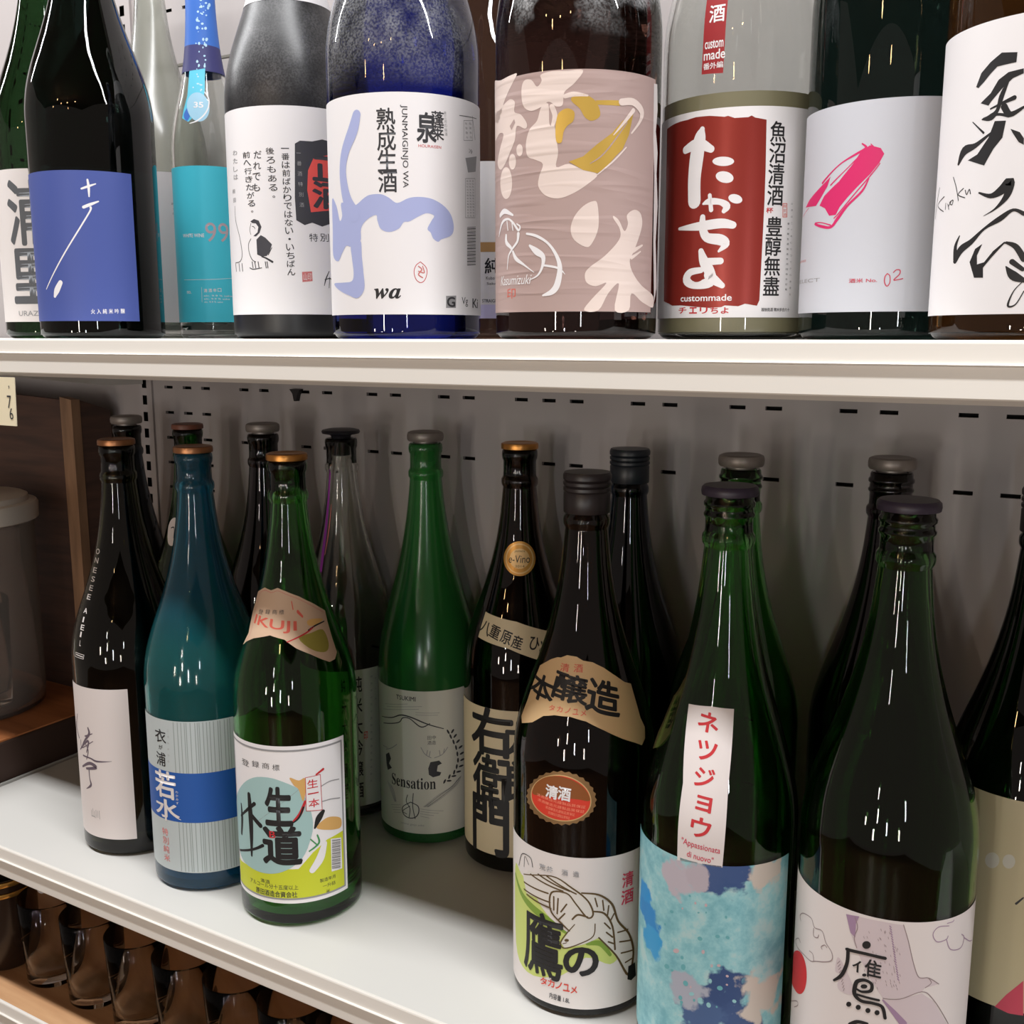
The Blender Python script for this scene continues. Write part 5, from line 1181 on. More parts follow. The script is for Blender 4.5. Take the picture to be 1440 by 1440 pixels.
   ('T','pale_ink',1,'式',22.0,55.16,2.54,2.39,0.0,0.0,0),
   ('T','pale_ink',1,'会',21.78,47.66,2.54,2.39,0.0,0.0,0),
   ('T','pale_ink',1,'社',21.56,40.15,2.53,2.4,0.0,0.0,0),
   ('T','pale_ink',1,'要',29.82,148.34,2.01,1.66,0.0,0.0,0),
   ('T','pale_ink',1,'冷',29.52,137.53,2.01,1.67,0.0,0.0,0),
   ('T','pale_ink',1,'蔵',29.21,126.68,2.0,1.67,0.0,0.0,0),
  ]),
  ('neck_strip', 'purple foil strip', [  # purple stripe down the neck with a pale red line beside it
   ('S','purple',0,[(-39.39,356.47,6.0),(-40.99,342.96,6.69),(-41.47,319.21,7.38),(-40.67,295.64,7.27),(-39.26,276.21,6.41),(-37.21,258.6,4.85)]),
   ('S','pale_red',1,[(-30.35,323.56,1.96),(-31.98,296.1,2.31),(-34.06,274.64,1.51)]),
  ]),
 ],
 'S': [
  ('label', None, [
   ('P','stone',0,[(-74.0,12.54),(74.0,12.54),(74.0,157.43),(-74.0,157.43)]),
   ('T','ink',1,'TSUKIMI',-23.2,149.53,20.74,4.43,0.02,0.0,0),
   ('S','pale_ink',1,[(-50.39,138.1,0.41),(-33.56,141.73,0.4),(-20.95,144.13,0.4)]),
   ('S','pale_ink',1,[(-47.53,136.36,0.41),(-24.39,140.82,0.4),(-6.84,142.62,0.38)]),
   ('S','pale_ink',1,[(-53.99,131.68,0.41),(-27.99,137.54,0.4),(-9.93,139.84,0.38)]),
   ('S','pale_ink',1,[(-13.07,136.35,0.39),(-1.66,135.99,0.38),(9.68,135.61,0.39)]),
   ('S','pale_ink',1,[(-13.11,134.13,0.39),(-2.44,133.79,0.38),(8.12,133.54,0.38)]),
   ('S','ink',1,[(-58.46,122.59,0.66),(-40.31,126.76,0.97),(-28.11,131.96,1.28),(-16.32,130.7,1.27),(-2.56,125.24,1.2),(13.54,119.25,0.8)]),
   ('S','ink',1,[(-54.71,117.02,0.83),(-32.04,123.55,0.96),(-26.37,129.39,0.96),(-18.75,129.5,0.95),(-7.91,122.02,1.22),(0.45,125.48,0.75)]),
   ('T','ink',1,'田中',2.0,111.26,8.01,4.14,0.0,0.0,0),
   ('T','ink',1,'酒造',1.93,106.15,8.02,4.15,0.0,0.0,0),
   ('P','ink',1,[(-1.67,80.14),(0.54,86.51),(8.79,87.49),(11.56,84.25),(7.5,82.47),(6.5,76.76),(10.82,75.3),(9.54,72.23),(2.76,70.92),(-1.15,73.68)]),
   ('S','pale_ink',1,[(1.2,90.82,0.76),(-4.5,94.63,0.76),(-8.37,101.28,0.77)]),
   ('S','pale_ink',1,[(-3.0,93.98,0.76),(-2.18,98.46,0.76)]),
   ('S','pale_ink',1,[(-0.6,92.33,0.76),(0.38,97.43,0.76)]),
   ('S','pale_ink',1,[(4.54,90.62,0.76),(12.29,93.49,0.79),(17.49,99.74,0.8)]),
   ('S','pale_ink',1,[(9.93,92.34,0.78),(9.22,97.72,0.78)]),
   ('S','pale_ink',1,[(13.25,94.48,0.8),(14.25,98.67,0.8)]),
   ('P','ink',1,[(-51.32,85.84),(-45.39,89.75),(-42.54,84.1),(-45.78,78.19),(-41.38,74.98),(-48.28,70.48),(-50.44,76.63)]),
   ('S','pale_ink',1,[(-50.46,91.37,0.83),(-41.23,95.53,0.82),(-34.16,100.92,0.81)]),
   ('S','pale_ink',1,[(-57.59,92.97,0.67),(-47.69,93.91,0.66)]),
   ('C','ink',1,[(19.03,115.63),(19.64,113.34),(18.76,113.05),(17.29,115.03),(16.69,117.31),(17.55,117.62)]),
   ('C','ink',1,[(23.72,114.39),(22.01,113.12),(21.15,113.8),(21.99,115.77),(23.7,117.05),(24.58,116.35)]),
   ('C','ink',1,[(21.7,110.23),(22.08,107.91),(21.13,107.74),(19.82,109.87),(19.44,112.18),(20.37,112.37)]),
   ('C','ink',1,[(26.43,108.89),(24.48,107.87),(23.66,108.64),(24.76,110.46),(26.72,111.47),(27.58,110.67)]),
   ('C','ink',1,[(24.78,104.01),(24.92,101.7),(23.91,101.66),(22.77,103.92),(22.63,106.22),(23.63,106.28)]),
   ('C','ink',1,[(29.62,102.55),(27.41,101.83),(26.64,102.69),(28.02,104.3),(30.24,105.01),(31.07,104.12)]),
   ('C','ink',1,[(27.62,97.43),(27.49,95.17),(26.42,95.27),(25.48,97.61),(25.6,99.87),(26.67,99.79)]),
   ('C','ink',1,[(32.56,95.86),(30.11,95.46),(29.39,96.39),(31.07,97.76),(33.56,98.14),(34.34,97.17)]),
   ('C','ink',1,[(29.05,90.49),(28.64,88.32),(27.54,88.54),(26.84,90.92),(27.23,93.1),(28.33,92.88)]),
   ('C','ink',1,[(34.01,88.89),(31.37,88.79),(30.73,89.77),(32.67,90.89),(35.37,90.96),(36.07,89.94)]),
   ('C','ink',1,[(29.73,83.72),(29.05,81.67),(27.93,81.99),(27.5,84.37),(28.16,86.43),(29.28,86.1)]),
   ('C','ink',1,[(34.65,82.13),(31.89,82.31),(31.34,83.33),(33.51,84.19),(36.36,83.96),(36.96,82.91)]),
   ('C','ink',1,[(28.15,77.53),(27.22,75.61),(26.15,76.02),(25.98,78.36),(26.89,80.29),(27.98,79.88)]),
   ('C','ink',1,[(32.83,76.1),(30.09,76.49),(29.67,77.52),(31.96,78.17),(34.79,77.72),(35.25,76.67)]),
   ('C','ink',1,[(25.16,72.34),(24.03,70.54),(23.02,71.02),(23.12,73.3),(24.23,75.1),(25.26,74.62)]),
   ('C','ink',1,[(29.53,71.14),(26.9,71.69),(26.61,72.71),(28.93,73.19),(31.65,72.57),(31.96,71.54)]),
   ('C','ink',1,[(19.9,68.89),(18.62,67.2),(17.69,67.71),(18.03,69.93),(19.31,71.62),(20.25,71.1)]),
   ('C','ink',1,[(23.91,68.01),(21.46,68.66),(21.3,69.66),(23.57,70.01),(26.08,69.31),(26.26,68.3)]),
   ('C','ink',1,[(14.89,64.87),(13.46,63.29),(12.61,63.85),(13.18,66.0),(14.59,67.58),(15.46,67.0)]),
   ('C','ink',1,[(18.64,64.27),(16.34,65.04),(16.29,66.03),(18.53,66.25),(20.87,65.43),(20.93,64.44)]),
   ('S','pale_ink',1,[(-6.8,40.73,0.46),(7.12,52.06,0.47),(20.01,58.45,0.49),(28.97,65.21,0.49)]),
   ('S','ink',1,[(-5.57,40.75,0.46),(9.3,52.13,0.47),(22.06,58.97,0.49),(29.73,65.65,0.49)]),
   ('S','pale_ink',1,[(-4.35,40.76,0.46),(11.49,52.16,0.48),(24.16,59.45,0.49),(30.5,66.09,0.49)]),
   ('S','ink',1,[(-3.12,40.76,0.46),(13.72,52.14,0.49),(26.32,59.88,0.49),(31.29,66.51,0.49)]),
   ('S','pale_ink',1,[(-1.9,40.74,0.46),(15.97,52.08,0.49),(28.54,60.26,0.49),(32.08,66.93,0.49)]),
   ('S','pale_ink',1,[(-49.01,59.02,0.67),(-43.83,50.9,0.67),(-38.23,41.13,0.66)]),
   ('S','pale_ink',1,[(-46.76,58.16,0.67),(-42.33,51.39,0.67),(-37.57,41.33,0.66)]),
   ('S','pale_ink',1,[(-44.65,57.22,0.67),(-40.88,51.85,0.66),(-36.92,41.52,0.66)]),
   ('S','pale_ink',1,[(-42.67,56.22,0.66),(-39.49,52.28,0.66),(-36.27,41.71,0.66)]),
   ('T','black',1,'𝐒𝐞𝐧𝐬𝐚𝐭𝐢𝐨𝐧',-18.11,64.42,47.05,11.71,0.006,0.0,0),
   ('S','ink',1,[(-19.45,44.54,0.82),(-12.24,41.26,0.95),(-11.56,34.77,0.95),(-14.81,29.57,0.97),(-21.43,27.85,0.99),(-27.53,30.77,0.99),(-28.29,38.0,0.83),(-19.45,44.54,0.82)]),
   ('S','ink',1,[(-22.7,51.38,0.82),(-24.21,44.57,0.82),(-20.4,37.86,0.82),(-21.42,28.67,0.82)]),
   ('S','ink',1,[(-16.66,53.88,0.82),(-17.54,40.72,0.82),(-15.16,27.89,0.81)]),
   ('S','ink',1,[(-20.36,40.32,0.66),(-28.38,33.87,0.66),(-23.94,31.51,0.66)]),
   ('S','pale_ink',1,[(-43.55,36.12,0.42),(-30.89,39.52,0.41)]),
   ('S','pale_ink',1,[(-9.93,38.48,0.39),(12.41,35.35,0.4)]),
   ('S','pale_ink',1,[(-42.13,33.95,0.42),(-30.95,36.87,0.41)]),
   ('S','pale_ink',1,[(-9.97,36.02,0.39),(7.67,33.54,0.39)]),
   ('S','pale_ink',1,[(-40.77,31.75,0.42),(-31.01,34.23,0.41)]),
   ('S','pale_ink',1,[(-10.01,33.57,0.39),(3.02,31.52,0.38)]),
   ('S','pale_ink',1,[(-39.45,29.52,0.42),(-31.07,31.58,0.41)]),
   ('S','pale_ink',1,[(-10.05,31.11,0.39),(-1.6,29.28,0.38)]),
   ('T','pale_ink',1,'junmai ginjo sake',-18.7,21.2,24.69,2.64,0.0,0.0,0),
  ]),
 ],
 'F': [
  ('neck_seal', 'round gold seal', [
   ('C','gold_seal',0,[(32.2,291.77),(28.34,286.72),(21.63,282.47),(13.4,279.39),(4.46,277.77),(-4.67,277.76),(-13.62,279.36),(-21.89,282.42),(-28.65,286.66),(-32.58,291.7),(-32.22,297.0),(-27.03,301.89),(-17.88,305.65),(-6.37,307.7),(5.9,307.71),(17.41,305.69),(26.57,301.94),(31.79,297.06)]),
   ('C','pale_gold',1,[(27.9,291.99),(24.81,287.52),(19.13,283.72),(11.93,280.97),(3.98,279.52),(-4.2,279.52),(-12.16,280.94),(-19.4,283.68),(-25.12,287.47),(-28.26,291.93),(-27.77,296.6),(-23.29,300.87),(-15.45,304.14),(-5.53,305.92),(5.08,305.93),(15.01,304.17),(22.85,300.92),(27.36,296.65)]),
   ('C','gold_seal',2,[(25.13,292.12),(22.5,288.05),(17.46,284.58),(10.94,282.07),(3.65,280.74),(-3.88,280.73),(-11.18,282.04),(-17.73,284.54),(-22.8,288.0),(-25.49,292.07),(-24.94,296.29),(-20.9,300.15),(-13.88,303.09),(-4.99,304.68),(4.55,304.69),(13.45,303.12),(20.48,300.19),(24.55,296.34)]),
   ('C','pale_gold',3,[(19.15,292.35),(17.03,289.03),(12.54,286.29),(6.56,284.49),(-0.12,283.86),(-6.82,284.47),(-12.82,286.26),(-17.33,288.99),(-19.49,292.31),(-18.61,295.75),(-14.59,298.76),(-8.07,300.81),(-0.2,301.55),(7.67,300.83),(14.2,298.78),(18.24,295.79)]),
   ('T','black',4,'e-Vino',-0.46,292.26,40.42,6.63,0.0,0.0,0.2),
   ('T','brown',4,'JAPAN',-0.35,298.91,21.22,2.22,0.0,0.0,0),
   ('T','brown',4,'2014',0.15,286.06,16.63,1.92,0.0,0.0,0),
  ]),
  ('shoulder_band', 'slanted cream paper band', [
   ('P','straw',0,[(-46.26,243.65),(-3.23,238.74),(33.32,228.4),(25.67,216.66),(19.77,204.61),(-10.4,215.63),(-47.99,220.91),(-47.31,232.29)]),
   ('T','black',1,'八',-39.86,230.48,13.77,10.94,0.03,-0.279,0),
   ('T','black',1,'重',-26.93,228.69,12.51,11.12,0.03,-0.279,0),
   ('T','black',1,'原',-13.86,225.01,11.02,11.22,0.03,-0.279,0),
   ('T','black',1,'産',-2.34,221.43,10.41,11.28,0.03,-0.279,0),
   ('T','black',1,'ひ',14.91,219.87,9.76,11.29,0.03,-0.279,0),
   ('T','black',1,'と',24.03,214.94,8.48,11.37,0.03,-0.279,0),
  ]),
  ('label', None, [
   ('P','straw',0,[(-80.0,17.78),(80.0,17.78),(80.0,158.9),(-80.0,158.9)]),
   ('T','black',1,'右',-28.72,136.31,44.12,44.53,0.05,0.0,0),
   ('T','black',1,'衛',-28.93,89.11,40.26,49.91,0.045,0.0,0),
   ('T','black',1,'門',-30.0,44.76,39.3,53.86,0.05,0.0,0),
   ('T','black',1,'九',3.62,133.04,34.22,31.47,0.06,0.0,0),
   ('T','black',1,'郎',4.41,91.5,33.01,39.55,0.05,0.0,0),
  ]),
 ],
 'G': [
  ('shoulder_label', 'tan scroll shaped shoulder label', [
   ('P','shoulder',0,[(-64.98,216.81),(-61.89,229.46),(-61.74,243.36),(-59.45,255.33),(-42.51,262.75),(-33.78,265.22),(-29.36,265.5),(-21.61,267.83),(-9.79,267.52),(-2.22,265.14),(8.58,264.12),(20.85,259.98),(34.47,252.97),(43.21,248.04),(51.98,245.44),(52.29,233.84),(52.88,221.54),(56.42,213.82),(54.17,206.52),(48.83,202.97),(41.93,206.53),(30.27,211.72),(15.16,219.37),(1.57,225.46),(-11.38,227.94),(-25.17,227.33),(-35.58,224.88),(-46.16,217.92),(-60.58,212.98)]),
   ('T','black',1,'本',-46.46,242.25,33.22,16.6,0.05,-0.07,0),
   ('T','black',1,'醸',-14.47,246.33,33.8,18.48,0.05,-0.105,0),
   ('T','black',1,'造',17.67,240.7,30.22,22.01,0.05,-0.244,0),
   ('T','orange_red',1,'清',-22.39,259.47,10.44,5.38,0.02,0.0,0),
   ('T','orange_red',1,'酒',-7.17,259.97,9.69,5.41,0.02,0.0,0),
   ('T','orange_red',1,'タ',-28.71,231.74,5.52,3.65,0.02,0.0,0),
   ('T','orange_red',1,'カ',-21.19,231.94,5.15,3.68,0.02,0.0,0),
   ('T','orange_red',1,'ノ',-14.14,231.84,4.93,3.69,0.02,0.0,0),
   ('T','orange_red',1,'ユ',-7.38,231.48,4.79,3.7,0.02,0.0,0),
   ('T','orange_red',1,'メ',-0.81,230.89,4.72,3.7,0.02,0.0,0),
  ]),
  ('oval_seal', 'oval red seal with scalloped bronze edge', [
   ('P','bronze_seal',0,[(8.87,165.92),(6.99,164.24),(7.11,161.75),(4.78,160.51),(4.23,158.07),(1.58,157.28),(0.38,154.97),(-2.48,154.64),(-4.27,152.52),(-7.2,152.64),(-9.52,150.75),(-12.43,151.29),(-15.22,149.67),(-17.99,150.61),(-21.17,149.28),(-23.68,150.6),(-27.19,149.59),(-29.31,151.26),(-33.04,150.59),(-34.62,152.6),(-38.43,152.33),(-39.26,154.67),(-42.94,154.85),(-42.8,157.52),(-46.03,158.24),(-44.79,161.18),(-47.18,162.52),(-44.86,165.59),(-46.15,167.57),(-43.02,170.51),(-43.17,172.99),(-39.6,175.53),(-38.75,178.28),(-35.05,180.22),(-33.44,182.99),(-29.83,184.19),(-27.67,186.73),(-24.28,187.15),(-21.75,189.28),(-18.65,188.95),(-15.84,190.55),(-13.12,189.54),(-10.15,190.53),(-7.87,188.94),(-4.86,189.28),(-3.09,187.21),(-0.16,186.89),(1.04,184.5),(3.78,183.55),(4.36,181.0),(6.78,179.5),(6.72,176.97),(8.7,175.02),(7.99,172.66),(9.41,170.41),(8.08,168.35)]),
   ('C','pale_gold',1,[(5.31,166.38),(2.8,161.04),(-1.93,156.85),(-8.35,154.06),(-15.86,152.78),(-23.81,153.01),(-31.43,154.74),(-37.71,158.0),(-41.34,162.82),(-41.26,168.99),(-37.5,175.68),(-31.18,181.65),(-23.59,185.78),(-15.72,187.45),(-8.27,186.54),(-1.9,183.29),(2.79,178.29),(5.31,172.37)]),
   ('C','seal_red',2,[(4.54,166.59),(2.14,161.5),(-2.4,157.5),(-8.58,154.85),(-15.81,153.64),(-23.45,153.88),(-30.74,155.57),(-36.71,158.71),(-40.15,163.33),(-40.1,169.18),(-36.58,175.5),(-30.6,181.12),(-23.34,185.03),(-15.76,186.62),(-8.58,185.75),(-2.44,182.66),(2.09,177.92),(4.52,172.29)]),
   ('C','seal_olive',3,[(-39.64,167.48),(-36.85,175.53),(-28.41,182.91),(-18.72,186.05),(-9.12,185.1),(-1.17,180.85),(3.48,174.69),(4.19,169.8),(-5.0,170.85),(-18.59,170.1),(-30.74,168.58)]),
   ('T','white',4,'清',-22.83,173.43,9.21,9.55,0.06,-0.07,0),
   ('T','white',4,'酒',-13.33,173.67,8.75,9.79,0.06,-0.07,0),
   ('T','peach',4,'清酒醸造元謹製品質保証',-16.8,166.78,37.05,2.25,0.0,-0.087,0),
   ('T','peach',4,'清酒醸造元謹製品質保証',-16.77,163.27,35.51,2.25,0.0,-0.087,0),
   ('T','peach',4,'清酒醸造元謹製品質保証',-16.74,160.03,22.02,2.25,0.0,-0.087,0),
   ('T','peach',4,'清酒醸造元謹製品質保証',-17.42,156.79,16.35,2.26,0.0,-0.087,0),
  ]),
  ('label', None, [
   ('P','white2',0,[(-80.0,8.5),(66.0,8.5),(66.0,126.58),(-80.0,126.58)]),
   ('C','yellowgreen',1,[(-65.72,98.61),(-53.34,98.95),(-41.29,95.61),(-30.21,82.28),(-10.72,66.95),(1.53,60.83),(12.29,67.78),(27.22,49.91),(21.24,42.76),(3.01,49.81),(-14.63,33.57),(-45.32,24.44),(-63.45,38.61)]),
   ('S','leaf',2,[(-64.61,93.14,2.42),(-53.29,83.98,4.5),(-39.2,78.72,5.94),(-25.33,75.1,4.41),(-10.73,67.68,1.96)]),
   ('S','leaf',2,[(4.22,60.86,2.69),(13.79,60.27,4.22),(21.11,50.21,2.38)]),
   ('P','bird',3,[(-50.55,98.81),(-43.44,106.49),(-15.27,109.79),(1.07,100.15),(9.12,98.6),(20.41,90.72),(26.71,75.46),(36.2,62.19),(41.39,46.72),(37.99,28.55),(25.67,49.14),(12.33,65.13),(2.87,60.86),(-12.0,55.81),(-14.85,59.51),(-8.69,70.2),(-14.99,76.39),(-22.33,84.82),(-33.68,88.37),(-46.04,87.53)]),
   ('S','brown',4,[(-49.51,100.79,0.74),(-22.51,109.54,0.87),(-6.97,103.16,1.22),(3.81,94.41,1.2),(7.97,84.16,1.35),(3.97,81.05,1.21),(-4.16,91.15,1.08),(-11.01,98.7,1.11),(-22.42,96.78,1.31),(-23.08,83.14,1.32),(-14.98,74.93,1.15),(-8.69,69.91,0.97)]),
   ('S','brown',4,[(-0.26,100.1,1.07),(11.84,98.4,1.38),(21.89,89.71,1.61),(27.02,75.37,1.62),(37.12,61.85,1.65),(41.84,45.02,1.98),(37.02,29.69,1.98),(25.67,48.84,1.34),(12.33,65.13,1.11)]),
   ('S','brown',4,[(7.94,85.9,1.22),(16.23,83.38,1.43),(22.5,72.04,1.47),(24.81,53.81,1.49)]),
   ('S','brown',4,[(9.43,76.06,0.82),(8.2,66.62,0.82),(-1.15,60.71,0.81),(-12.0,55.81,0.99),(-15.12,58.71,1.02),(-12.37,65.18,0.85),(-5.08,75.34,0.68)]),
   ('S','brown',4,[(-6.74,79.24,1.23),(-2.74,83.13,1.48),(3.96,81.64,1.21)]),
   ('S','brown',4,[(-48.98,94.79,1.19),(-25.16,95.4,1.17)]),
   ('S','brown',4,[(-48.96,89.13,1.19),(-23.57,88.85,1.17)]),
   ('S','brown',4,[(-45.58,86.56,1.19),(-22.93,84.35,1.17)]),
   ('S','brown',4,[(-41.33,104.45,1.18),(-13.79,99.95,1.13)]),
   ('S','brown',4,[(-33.78,107.41,1.17),(-8.98,100.74,1.1)]),
   ('S','brown',4,[(-26.34,108.44,1.16),(-4.25,99.11,1.07)]),
   ('S','brown',4,[(26.88,66.58,1.19),(35.56,66.27,1.2)]),
   ('S','brown',4,[(28.63,58.71,1.19),(39.53,56.46,1.21)]),
   ('S','brown',4,[(30.13,49.35,1.2),(40.96,47.8,1.21)]),
   ('S','brown',4,[(34.06,40.58,1.21),(39.95,41.31,1.22)]),
   ('S','brown',4,[(9.16,95.99,1.09),(10.88,89.5,1.1)]),
   ('S','brown',4,[(14.67,93.76,1.12),(15.63,86.09,1.13)]),
   ('S','brown',4,[(19.28,89.03,1.17),(18.4,81.3,1.17)]),
   ('S','brown',4,[(23.52,82.07,1.17),(20.65,76.81,1.17)]),
   ('S','brown',4,[(16.35,76.07,1.14),(20.75,70.93,1.18)]),
   ('S','brown',4,[(17.89,68.51,1.16),(22.65,63.92,1.18)]),
   ('S','brown',4,[(-20.61,94.05,1.16),(-20.54,83.85,1.17)]),
   ('S','brown',4,[(-17.26,93.42,1.16),(-17.89,81.59,1.17)]),
   ('S','brown',4,[(-15.05,83.7,1.15),(-10.93,90.29,1.11)]),
   ('S','brown',4,[(-16.42,77.54,1.17),(-12.24,82.79,1.13)]),
   ('S','brown',4,[(19.46,60.88,1.18),(23.96,58.45,1.19)]),
   ('C','brown',4,[(-9.03,62.51),(-9.33,61.78),(-10.15,61.21),(-11.18,61.04),(-12.01,61.31),(-12.34,61.94),(-12.03,62.7),(-11.2,63.28),(-10.17,63.45),(-9.35,63.16)]),
   ('S','brown',4,[(-13.43,59.07,0.57),(-10.66,60.33,0.56)]),
   ('S','black',4,[(-57.16,104.23,0.6),(-51.97,115.66,0.59),(-41.8,117.18,0.58),(-39.36,110.84,0.59)]),
   ('S','black',4,[(-49.28,106.84,0.44),(-48.06,115.52,0.44),(-43.46,110.91,0.44)]),
   ('T','black',5,'鷹',-31.05,53.03,34.63,49.21,0.03,0.0,0),
   ('T','black',5,'の',-0.32,46.52,23.68,21.15,0.07,0.0,0),
   ('T','seal_red',5,'タ',-28.53,24.71,5.6,5.73,0.03,0.0,0),
   ('T','seal_red',5,'カ',-22.21,25.24,5.18,5.7,0.03,0.0,0),
   ('T','seal_red',5,'ノ',-16.28,25.23,4.9,5.69,0.03,0.0,0),
   ('T','seal_red',5,'ユ',-10.61,24.76,4.73,5.68,0.03,0.0,0),
   ('T','seal_red',5,'メ',-5.09,23.88,4.64,5.68,0.03,0.0,0),
   ('T','pale_ink',5,'荒',-30.08,114.24,5.28,4.35,0.02,0.0,0),
   ('T','pale_ink',5,'井',-24.06,114.33,4.87,4.33,0.02,0.0,0),
   ('T','pale_ink',5,'酒',-12.53,114.33,4.41,4.31,0.02,0.0,0),
   ('T','pale_ink',5,'造',-4.41,114.22,4.27,4.3,0.02,0.0,0),
   ('T','ink',5,'内容量 1.8L',-15.69,15.16,15.48,4.51,0.02,-0.052,0),
   ('T','rose',5,'清',34.85,105.8,10.12,11.29,0.03,0.0,0),
   ('T','rose',5,'酒',34.74,92.41,11.03,10.77,0.03,0.0,0),
   ('P','black',5,[(36.85,36.54),(43.77,36.64),(44.99,25.46),(40.04,23.91),(36.19,26.24)]),
  ]),
 ],
 'H': [
  ('label', 'watercolour blue label with dark blue patches', [
   ('P','WATER',0,[(-78.0,12.0),(54.97,12.0),(54.97,157.33),(-78.0,157.33)]),
   ('C','wteal',1,[(-7.45,104.37),(-8.45,103.5),(-9.82,103.66),(-10.54,104.73),(-10.04,105.93),(-8.72,106.33),(-7.57,105.63)]),
   ('C','wmauve',1,[(-22.82,91.52),(-23.78,90.0),(-25.66,89.19),(-27.05,89.69),(-26.87,91.17),(-25.26,92.5),(-23.47,92.64)]),
   ('C','wteal',1,[(-30.16,75.95),(-31.72,74.91),(-33.37,75.14),(-33.82,76.49),(-32.72,77.97),(-30.94,78.42),(-29.82,77.5)]),
   ('C','water',1,[(-11.57,64.39),(-12.28,63.16),(-13.74,62.6),(-14.85,63.14),(-14.76,64.39),(-13.55,65.41),(-12.13,65.41)]),
   ('C','wteal',1,[(7.28,121.21),(6.61,121.4),(6.23,122.23),(6.43,123.06),(7.05,123.27),(7.64,122.7),(7.74,121.79)]),
   ('C','wmauve',1,[(-13.81,68.02),(-14.38,68.06),(-14.67,68.7),(-14.45,69.45),(-13.9,69.74),(-13.43,69.36),(-13.39,68.59)]),
   ('C','wteal',1,[(-27.86,117.17),(-28.8,116.33),(-30.05,116.23),(-30.66,116.95),(-30.16,117.96),(-28.94,118.49),(-27.92,118.13)]),
   ('C','water',1,[(-6.13,62.09),(-6.69,60.92),(-8.01,60.36),(-9.09,60.82),(-9.12,61.98),(-8.07,62.96),(-6.74,63.01)]),
   ('C','wteal',1,[(-19.85,86.82),(-20.82,86.58),(-21.54,87.28),(-21.46,88.41),(-20.64,89.12),(-19.71,88.85),(-19.36,87.83)]),
   ('C','wmauve',1,[(-12.4,128.05),(-13.04,128.11),(-13.39,128.81),(-13.18,129.62),(-12.58,129.93),(-12.03,129.51),(-11.96,128.68)]),
   ('C','wteal',1,[(-16.32,68.95),(-17.78,68.4),(-19.06,69.28),(-19.17,70.97),(-18.03,72.18),(-16.52,71.98),(-15.77,70.53)]),
   ('C','water',1,[(-1.64,86.39),(-2.3,86.61),(-2.59,87.47),(-2.29,88.33),(-1.64,88.54),(-1.11,87.94),(-1.11,86.98)]),
   ('C','wteal',1,[(-11.19,59.09),(-11.89,59.16),(-12.24,59.95),(-11.99,60.87),(-11.33,61.22),(-10.74,60.74),(-10.68,59.79)]),
   ('C','wmauve',1,[(4.71,87.68),(4.14,86.97),(3.14,86.93),(2.45,87.58),(2.59,88.45),(3.46,88.88),(4.4,88.53)]),
   ('C','wteal',1,[(3.55,108.13),(2.86,107.24),(1.6,107.15),(0.74,107.94),(0.9,109.02),(1.98,109.58),(3.16,109.17)]),
   ('C','water',1,[(-32.97,115.64),(-34.11,114.24),(-36.05,113.51),(-37.35,114.0),(-36.96,115.4),(-35.19,116.62),(-33.44,116.71)]),
   ('C','wteal',1,[(9.68,107.21),(8.83,106.72),(7.73,107.15),(7.21,108.19),(7.65,109.06),(8.73,109.1),(9.63,108.27)]),
   ('C','wmauve',1,[(-5.71,127.83),(-6.43,128.08),(-6.72,129.04),(-6.36,129.99),(-5.63,130.21),(-5.06,129.53),(-5.1,128.48)]),
   ('C','wteal',1,[(-26.58,75.69),(-27.31,74.94),(-28.34,74.77),(-28.89,75.31),(-28.53,76.17),(-27.54,76.68),(-26.68,76.46)]),
   ('C','water',1,[(-38.81,121.78),(-40.72,121.29),(-41.84,122.37),(-41.25,124.26),(-39.45,125.5),(-37.83,125.12),(-37.56,123.46)]),
   ('C','wteal',1,[(6.61,71.48),(5.69,70.4),(4.08,70.4),(3.01,71.49),(3.27,72.87),(4.67,73.5),(6.16,72.87)]),
   ('C','wmauve',1,[(-6.46,94.55),(-7.34,94.83),(-7.69,96.0),(-7.25,97.17),(-6.35,97.46),(-5.66,96.65),(-5.71,95.35)]),
   ('C','wteal',1,[(3.63,57.59),(3.11,57.54),(2.68,58.03),(2.66,58.69),(3.07,59.03),(3.6,58.78),(3.85,58.14)]),
   ('C','water',1,[(-1.1,74.8),(-2.07,74.97),(-2.62,76.11),(-2.35,77.37),(-1.45,77.79),(-0.6,77.06),(-0.45,75.73)]),
   ('C','wteal',1,[(-19.24,55.06),(-20.12,54.65),(-20.92,55.1),(-21.03,56.08),(-20.37,56.85),(-19.44,56.83),(-18.94,56.02)]),
   ('C','wmauve',1,[(10.15,80.33),(9.6,79.84),(8.74,80.0),(8.23,80.69),(8.44,81.39),(9.22,81.58),(9.98,81.1)]),
   ('C','wteal',1,[(-19.08,79.37),(-20.48,79.45),(-21.14,80.97),(-20.53,82.8),(-19.14,83.53),(-18.02,82.62),(-17.99,80.77)]),
   ('C','water',1,[(-14.52,100.99),(-15.56,99.97),(-17.05,99.93),(-17.87,100.92),(-17.39,102.21),(-15.97,102.81),(-14.7,102.26)]),
   ('C','wteal',1,[(-15.92,132.48),(-16.53,132.2),(-17.13,132.51),(-17.27,133.18),(-16.84,133.71),(-16.17,133.69),(-15.76,133.14)]),
   ('C','wmauve',1,[(-0.87,85.99),(-1.55,86.28),(-1.81,87.23),(-1.45,88.13),(-0.74,88.3),(-0.22,87.61),(-0.28,86.58)]),
   ('C','wteal',1,[(-5.53,123.27),(-5.95,123.45),(-6.09,124.04),(-5.85,124.59),(-5.41,124.7),(-5.1,124.27),(-5.15,123.63)]),
   ('C','water',1,[(15.7,61.85),(14.83,61.34),(13.63,61.81),(13.01,62.91),(13.43,63.82),(14.57,63.85),(15.59,62.97)]),
